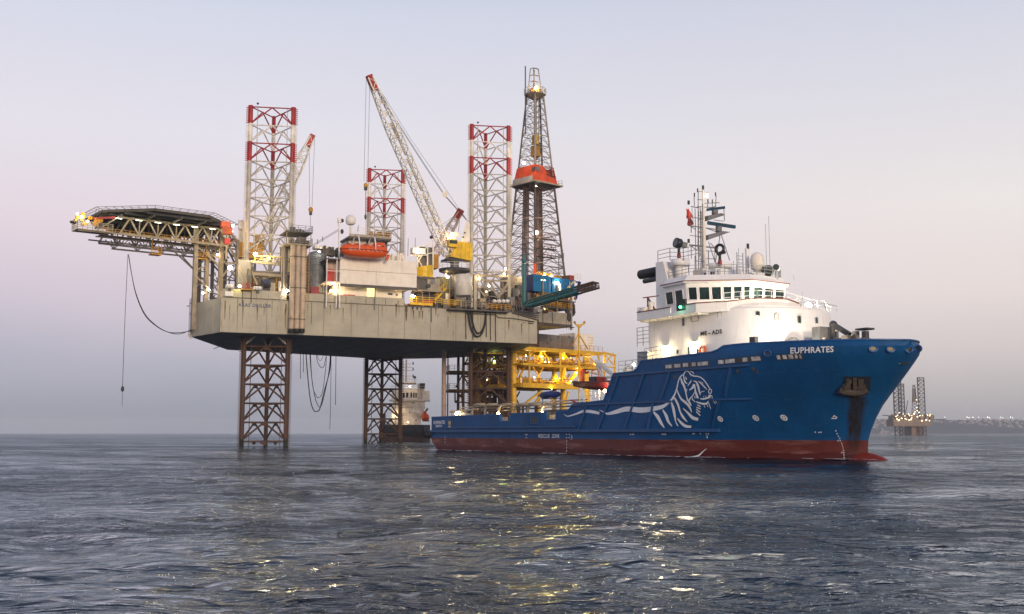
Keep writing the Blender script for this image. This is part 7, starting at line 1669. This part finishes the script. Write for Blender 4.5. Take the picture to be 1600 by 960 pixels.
# rusty old tower below the rig
def rusty_tower():
    f = Frame(WORLD.Y(703, 580, 232).x, 232, 12); use(f); P = lambda px, py, y=0: f.Y(px, py, y)
    t = thing('rusty_well_tower', 'dark rusty old well tower with side landings standing under the rig', 'platform', (6, 3, 0))
    ru = material('old_rust', (.075, .042, .028), .8, rust=.4, rustcol=(.14, .06, .03)); og = material('old_yellow', (.22, .11, .03), .7, rust=.5)
    for px, y, r, m in ((724, 0, .3, ru), (745, 1, 1.05, og), (757, 4, .55, ru), (773, 6, .5, ru), (784, 2, .35, ru), (716, 3, .3, ru), (790, 7, .6, ru), (765, 2, .3, og), (779.5, 3, .25, og), (810, 8, .5, ru), (824, 9, .4, ru), (838, 9, .45, ru), (817, 9, .3, ru)):
        a = P(px, 600, y); rod(t, 'column', m, (a.x, y, -1), (a.x, y, 19 if px < 800 else 8.5), r, 10)
    for py, px0, m in ((579.5, 702, ru), (608.5, 702, ru)):
        a, b = P(px0, py), P(790, py+1); box(t, 'landing', ru, a.x, b.x, -.5, 7, a.z-.5, a.z); railing(t, [(a.x, -.5, a.z), (a.x+4, -.5, a.z)], steel_grey, 1.2, .9, .07, 3); railing(t, [(a.x, -.5, a.z), (a.x, 5, a.z)], steel_grey, 1.2, 1.2, .07, 3)
    for z in (17, 14.3, 4.5): bar(t, 'ring_beam', ru, (P(722, 600).x, 0, z), (P(792, 600).x, 0, z), .45)
    for a, b in (((719, 580), (731, 600)), ((731, 560), (722, 578)), ((712, 609), (724, 625)), ((724, 612), (712, 629)), ((711, 629), (731, 629)), ((711, 611), (711, 629)), ((722, 612), (722, 629)), ((724, 583), (712, 606)), ((740, 575), (757, 555)), ((757, 555), (775, 575)), ((772, 557), (790, 573)), ((770, 555), (758, 572)),
                 ((745, 606), (765, 582)), ((765, 582), (790, 606)), ((760, 606), (785, 583)), ((745, 632), (768, 611)), ((768, 611), (790, 634)), ((757, 634), (784, 612)), ((732, 606), (745, 585)), ((776, 584), (790, 600)), ((731, 632), (745, 612)), ((812, 612), (800, 634)), ((800, 612), (812, 634))):
        bar(t, 'diagonal_brace', ru, P(*a, .5), P(*b, .5), .28)
    box(t, 'mezzanine', ru, P(740, 583).x, P(790, 583).x, 3, 7, 10.8, 13.8); box(t, 'mezzanine', ru, P(745, 600).x, P(775, 600).x, 4, 7, 7.5, 10); 
    for m, s in ((ru, 90), (og, 26), (brown, 60), (white, 8)):
        mb = MB()
        for k in range(s): x = P(738, 600).x+rng.rand()*7.6; y = 1+rng.rand()*6; z = 3+rng.rand()*13; q = rng.rand(); (mb.bar((x, y, z), (x+rng.randn()*1.2, y, z+rng.randn()*.9), .16) if q < .6 else mb.box(x, x+.3+rng.rand()*.5, y, y+.4, z, z+.3+rng.rand()*.8))
        mb.put(t, 'tower_pipework', m, kind='stuff')
    q0, q1 = P(772, 556, .2), P(772.5, 571, .2); bar(t, 'strip_light', emit('green_strip', (.75, 1, .15), 3.5), q0, q1, .5, .1); l = P(772, 565, -.6); lamp(t, l, .1, e_yel, 120, (.85, 1, .3), 'landing_lamp')
    lamp(t, P(760, 594, 1), .2, e_amber, 50, (1, .6, .3), 'landing_lamp'); use(WORLD)
rusty_tower()
# ================================================================== SECOND SHIP
def second_ship():
    f = Frame(WORLD.Y(592, 680, 300).x, 300, 4); use(f); P = lambda px, py, y=0: f.Y(px, py, y)
    t = thing('support_ship', 'distant support ship with black hull and cream bridge behind the rig leg', 'ship', (6, 3, 0))
    bh = material('far_hull_black', (.022, .024, .032), .5); rb = material('far_hull_brown', (.075, .042, .035), .6)
    a, b = P(592, 690), P(665, 690); zd = P(600, 664).z; zr = P(600, 680.5).z
    def hullm(z0, z1, m, name, k=0): mb = MB(); mb.prism([(a.x, 0), (b.x-.6, 0), (b.x+1.2, 2.5), (b.x+1.2, 8), (a.x, 11)], z0, z1); mb.put(t, name, m)
    hullm(-1, zr, rb, 'lower_hull'); hullm(zr, zd, bh, 'upper_hull')
    bar(t, 'rubbing_band', black, (a.x, -.25, zd-2.4), (b.x+1, -.25, zd-2.4), .5, .9); rod(t, 'stern_fender', black, P(663, 679.5, -.5), P(679, 679.5, -.5), 1.0, 12); box(t, 'pilot_door', steel_dark, P(597, 665).x, P(602, 665).x, .2, 2, zd, zd+3)
    def blk(px0, px1, pt, pb, y, m, name='superstructure', d=8): box(t, name, m, P(px0, pb, y).x, P(px1, pb, y).x, y, y+d, P(px0, pb, y).z, P(px0, pt, y).z)
    cr = material('far_cream', (.74, .64, .52), .5, rust=.05)
    blk(610, 657, 652, 664, 1, cr); blk(612, 662, 638, 652, 1.2, cr); blk(614, 664, 626, 638, 1.4, cr); blk(608, 672, 624.5, 626.3, .6, cr, 'bridge_wing'); blk(612, 652, 608, 625, 1.6, cr, 'wheelhouse'); blk(660, 671, 611, 625, 2, cr, 'bridge_wing_house', 5); blk(652, 663, 599, 625, 3, cr, 'funnel', 4); blk(620, 650, 597, 599, 2, cr, 'top_deck')
    for px in (629, 634.5, 641.5, 645.5, 649): blk(px, px+(3.4 if px < 640 else 2.2), 614, 621.5, 1.55, glass, 'window', .2)
    for pts in ((628, 656), (640, 645), (650, 657), (633, 632), (646, 630)): q = P(*pts, 1); box(t, 'porthole', steel_dark, q.x-.15, q.x+.15, .95 if pts[1] > 650 else 1.1, 1.2, q.z-.2, q.z+.2)
    for py0 in (599, 601, 604.5): blk(656, 664, py0, py0+2, 1, bh, 'exhaust', 2)
    m0 = P(634.5, 598, 3); 
    rod(t, 'mast', tube_tan, (m0.x, 3, m0.z), (m0.x, 3, P(634.5, 562, 3).z), .22)
    for py, a_, b_ in ((569, 628, 645), (574, 627, 645), (579, 629, 645), (588, 627, 646), (593, 630, 640)): bar(t, 'yard', tube_tan, P(a_, py, 3), P(b_, py, 3), .12)
    for py in (568, 577, 587.5): q = P(645.5, py, 3); rod(t, 'signal_light', steel_dark, q-Vector((0, 0, .4)), q+Vector((0, 0, .4)), .15)
    q = P(648, 590, 3); ball(t, 'searchlight', steel_dark, q, .45); bar(t, 'light_post', steel_grey, (q.x, 3, P(648, 597, 3).z), q, .1)
    for z0, z1, x0, x1 in ((608, 0, 612, 652), (597, 0, 620, 650), (638, 0, 612, 662), (652, 0, 612, 660)): railing(t, [P(x0, z0, 1), P(x1, z0, 1)], cr, 1.0, 1.3, .07, 3)
    for px, py in ((616, 650), (624, 645)): lamp(t, P(px, py, .6), .12, e_warm, 60, (1, .8, .5), 'deck_lamp', off=(0, -.8, 0))
    lamp(t, P(640, 604, .4), .12, e_warm, 60, (1, .8, .5), 'deck_lamp', off=(0, -1, -.5)); lamp(t, P(637, 660, -.5), .1, e_warm, 80, (1, .8, .5), 'deck_lamp', off=(0, -1, 1))
    bar(t, 'provision_crane', cr, P(655, 650, .5), P(667, 641, .5), .45); bar(t, 'provision_crane', steel_dark, P(665, 643, .5), P(668.5, 638.5, .5), .5)
    r = thing('rescue_boat', 'small orange rescue boat on the deck edge of the distant black ship', 'boat', P(664, 655, -.5)); mb = MB(); a, b = P(658, 652.5, -.3), P(671, 652.5, -.3); mb.tube([a.lerp(b, u) for u in np.linspace(0, 1, 8)], [.3, .9, 1.1, 1.15, 1.1, 1.1, .9, .3], 10); mb.put(r, 'hull', orange, True); box(r, 'canopy', orange, a.x+.6, b.x-.8, -.9, .3, a.z+.6, a.z+1.7); bar(r, 'cradle', steel_dark, P(660, 658, -.3), P(671, 658, -.3), .3)
    use(WORLD)
second_ship()
# ================================================================== FAR RIG
def far_rig():
    f = Frame(WORLD.Y(1399, 679, 1200).x, 1200, 8); use(f); P = lambda px, py, y=0: f.Y(px, py, y)
    t = thing('distant_rig', 'tiny hazy jack-up rig covered in lights on the horizon right of the bow', 'oil rig', (20, 10, 0))
    far_w = emit('far_lamp_warm', (1, .7, .35), 9); far_c = emit('far_lamp_pale', (1, .88, .65), 9)
    st = material('far_leg_steel', (.07, .06, .065), .7, bump=0); hm = material('far_hull_tan', (.22, .165, .125), .7, bump=0)
    def lg(px, wpx, pyt, y):
        a = P(px, 679, y); w = wpx*.7; zt = P(px, pyt, y).z
        for dx, dy in ((0, 0), (w, 0), (w/2, w*.87)): rod(t, 'leg_chord', st, (a.x+dx, y+dy, -1), (a.x+dx, y+dy, zt), .65, 6)
        mb = MB(); z = 0; h = 4.6
        while z < zt-1:
            c = [(a.x, y), (a.x+w, y), (a.x+w/2, y+w*.87)]; z1 = min(z+h, zt)
            for i in range(3):
                p, q = c[i], c[(i+1) % 3]; mb.bar((*p, z1), (*q, z1), .45); mb.bar((*p, z), (*q, z1), .4); mb.bar((*q, z), (*p, z1), .4)
            z = z1
        mb.put(t, 'leg_lattice', st)
    lg(1398.5, 13, 592, 4); lg(1437, 11, 590, 0); lg(1406, 10, 600, 34)
    mb = MB(); z0, z1 = P(1400, 666.5).z, P(1400, 656).z; mb.prism([(P(1396, 660).x, 0), (P(1455, 660).x, -2), (P(1455, 660).x, 16), (P(1396, 660).x, 16)], z0, z1); mb.put(t, 'platform_hull', hm)
    mb = MB()
    for k in range(110): x = P(1394, 660).x+rng.rand()*(P(1457, 660).x-P(1394, 660).x); y = -1+rng.rand()*12; mb.box(x, x+1+rng.rand()*4, y, y+3, z1, z1+1+rng.rand()*5)
    mb.put(t, 'deck_buildings', hm, kind='stuff'); mb = MB(); xd = P(1433, 640).x
    zt = P(1433, 601).z; zm_ = P(1433, 628).z
    for i in range(10): u0, u1 = i/10, (i+1)/10; w0, w1 = 4.2-3.1*u0, 4.2-3.1*u1; za, zb_ = z1+(zt-z1)*u0, z1+(zt-z1)*u1; [mb.bar((xd+s*w0, 5, za), (xd+s*w1, 5, zb_), .5) for s in (-1, 1)]; mb.bar((xd-w0, 5, za), (xd+w1, 5, zb_), .4); mb.bar((xd+w0, 5, za), (xd-w1, 5, zb_), .4)
    mb.put(t, 'derrick', st); box(t, 'derrick_panel', hm, xd-1.6, xd+1.6, 4, 6, zm_, zt-4)
    bar(t, 'helideck_arm', st, P(1379, 649), P(1400, 651), .9); bar(t, 'crane_boom', st, P(1455, 656), P(1478, 655), .7); bar(t, 'crane_boom', st, P(1415, 646), P(1418.5, 626), .6); box(t, 'well_bay', material('far_bay', (.22, .15, .12), .8, bump=0), P(1427, 670).x, P(1446, 670).x, 4, 20, -1, z0)
    for k in range(34):
        px = 1397+rng.rand()*57; py = 658-abs(rng.randn())*5.5*(1.6 if 1424 < px < 1440 else 1); lamp(t, P(px, py, -3), .28+.25*rng.rand(), far_w if k % 3 else far_c)
    for py in (625, 631, 637, 642): lamp(t, P(1433+rng.randn()*1.5, py, 0), .4, far_w)
    use(WORLD)
far_rig()
# faint brown exhaust smoke drifting by the left leg
def smoke():
    global nt
    m = bpy.data.materials.new('exhaust_smoke'); m.use_nodes = True; nt = m.node_tree; nt.nodes.clear(); out = N('ShaderNodeOutputMaterial')
    v = N('ShaderNodeVolumePrincipled'); v.inputs['Color'].default_value = (.62, .50, .36, 1); tc = N('ShaderNodeTexCoord'); n = N('ShaderNodeTexNoise'); n.inputs['Scale'].default_value = 1.6; n.inputs['Detail'].default_value = 3
    L(tc.outputs['Object'], n.inputs[0]); g = N('ShaderNodeVectorMath'); g.operation = 'LENGTH'; L(tc.outputs['Object'], g.inputs[0]); f = mrange(g.outputs['Value'], .3, 1, 1, 0)
    mu = N('ShaderNodeMath'); mu.operation = 'MULTIPLY'; L(f, mu.inputs[0]); L(mrange(n.outputs[0], .35, .65, .2, 1), mu.inputs[1]); mu2 = N('ShaderNodeMath'); mu2.operation = 'MULTIPLY'; L(mu.outputs[0], mu2.inputs[0]); mu2.inputs[1].default_value = .032
    L(mu2.outputs[0], v.inputs['Density']); L(v.outputs[0], out.inputs['Volume'])
    p = WORLD.Y(474, 578, 225); tag(put(None, 'exhaust_smoke', unit('ball', m), Matrix.Translation(p) @ Matrix.Diagonal((7, 5, 5, 1))), 'faint brown smoke cloud below the rig right of the left leg', 'smoke', kind='stuff')
if SMOKE: smoke()
# ================================================================== AIR
def haze():
    global nt
    m = bpy.data.materials.new('haze'); m.use_nodes = True; nt = m.node_tree; nt.nodes.clear(); out = N('ShaderNodeOutputMaterial'); v = N('ShaderNodeVolumePrincipled')
    v.inputs['Color'].default_value = (.88, .93, .98, 1); v.inputs['Density'].default_value = HAZE_D; v.inputs['Anisotropy'].default_value = .0; L(v.outputs[0], out.inputs['Volume'])
    bm = bmesh.new(); bmesh.ops.create_cube(bm, size=1); me = bpy.data.meshes.new('haze'); bm.to_mesh(me); bm.free(); me.materials.append(m)
    put(None, 'haze', me, Matrix.Translation((0, 0, 45.5)) @ Matrix.Diagonal((15000, 15000, 95, 1)), kind='stuff')
if HAZE_D > 0: haze()
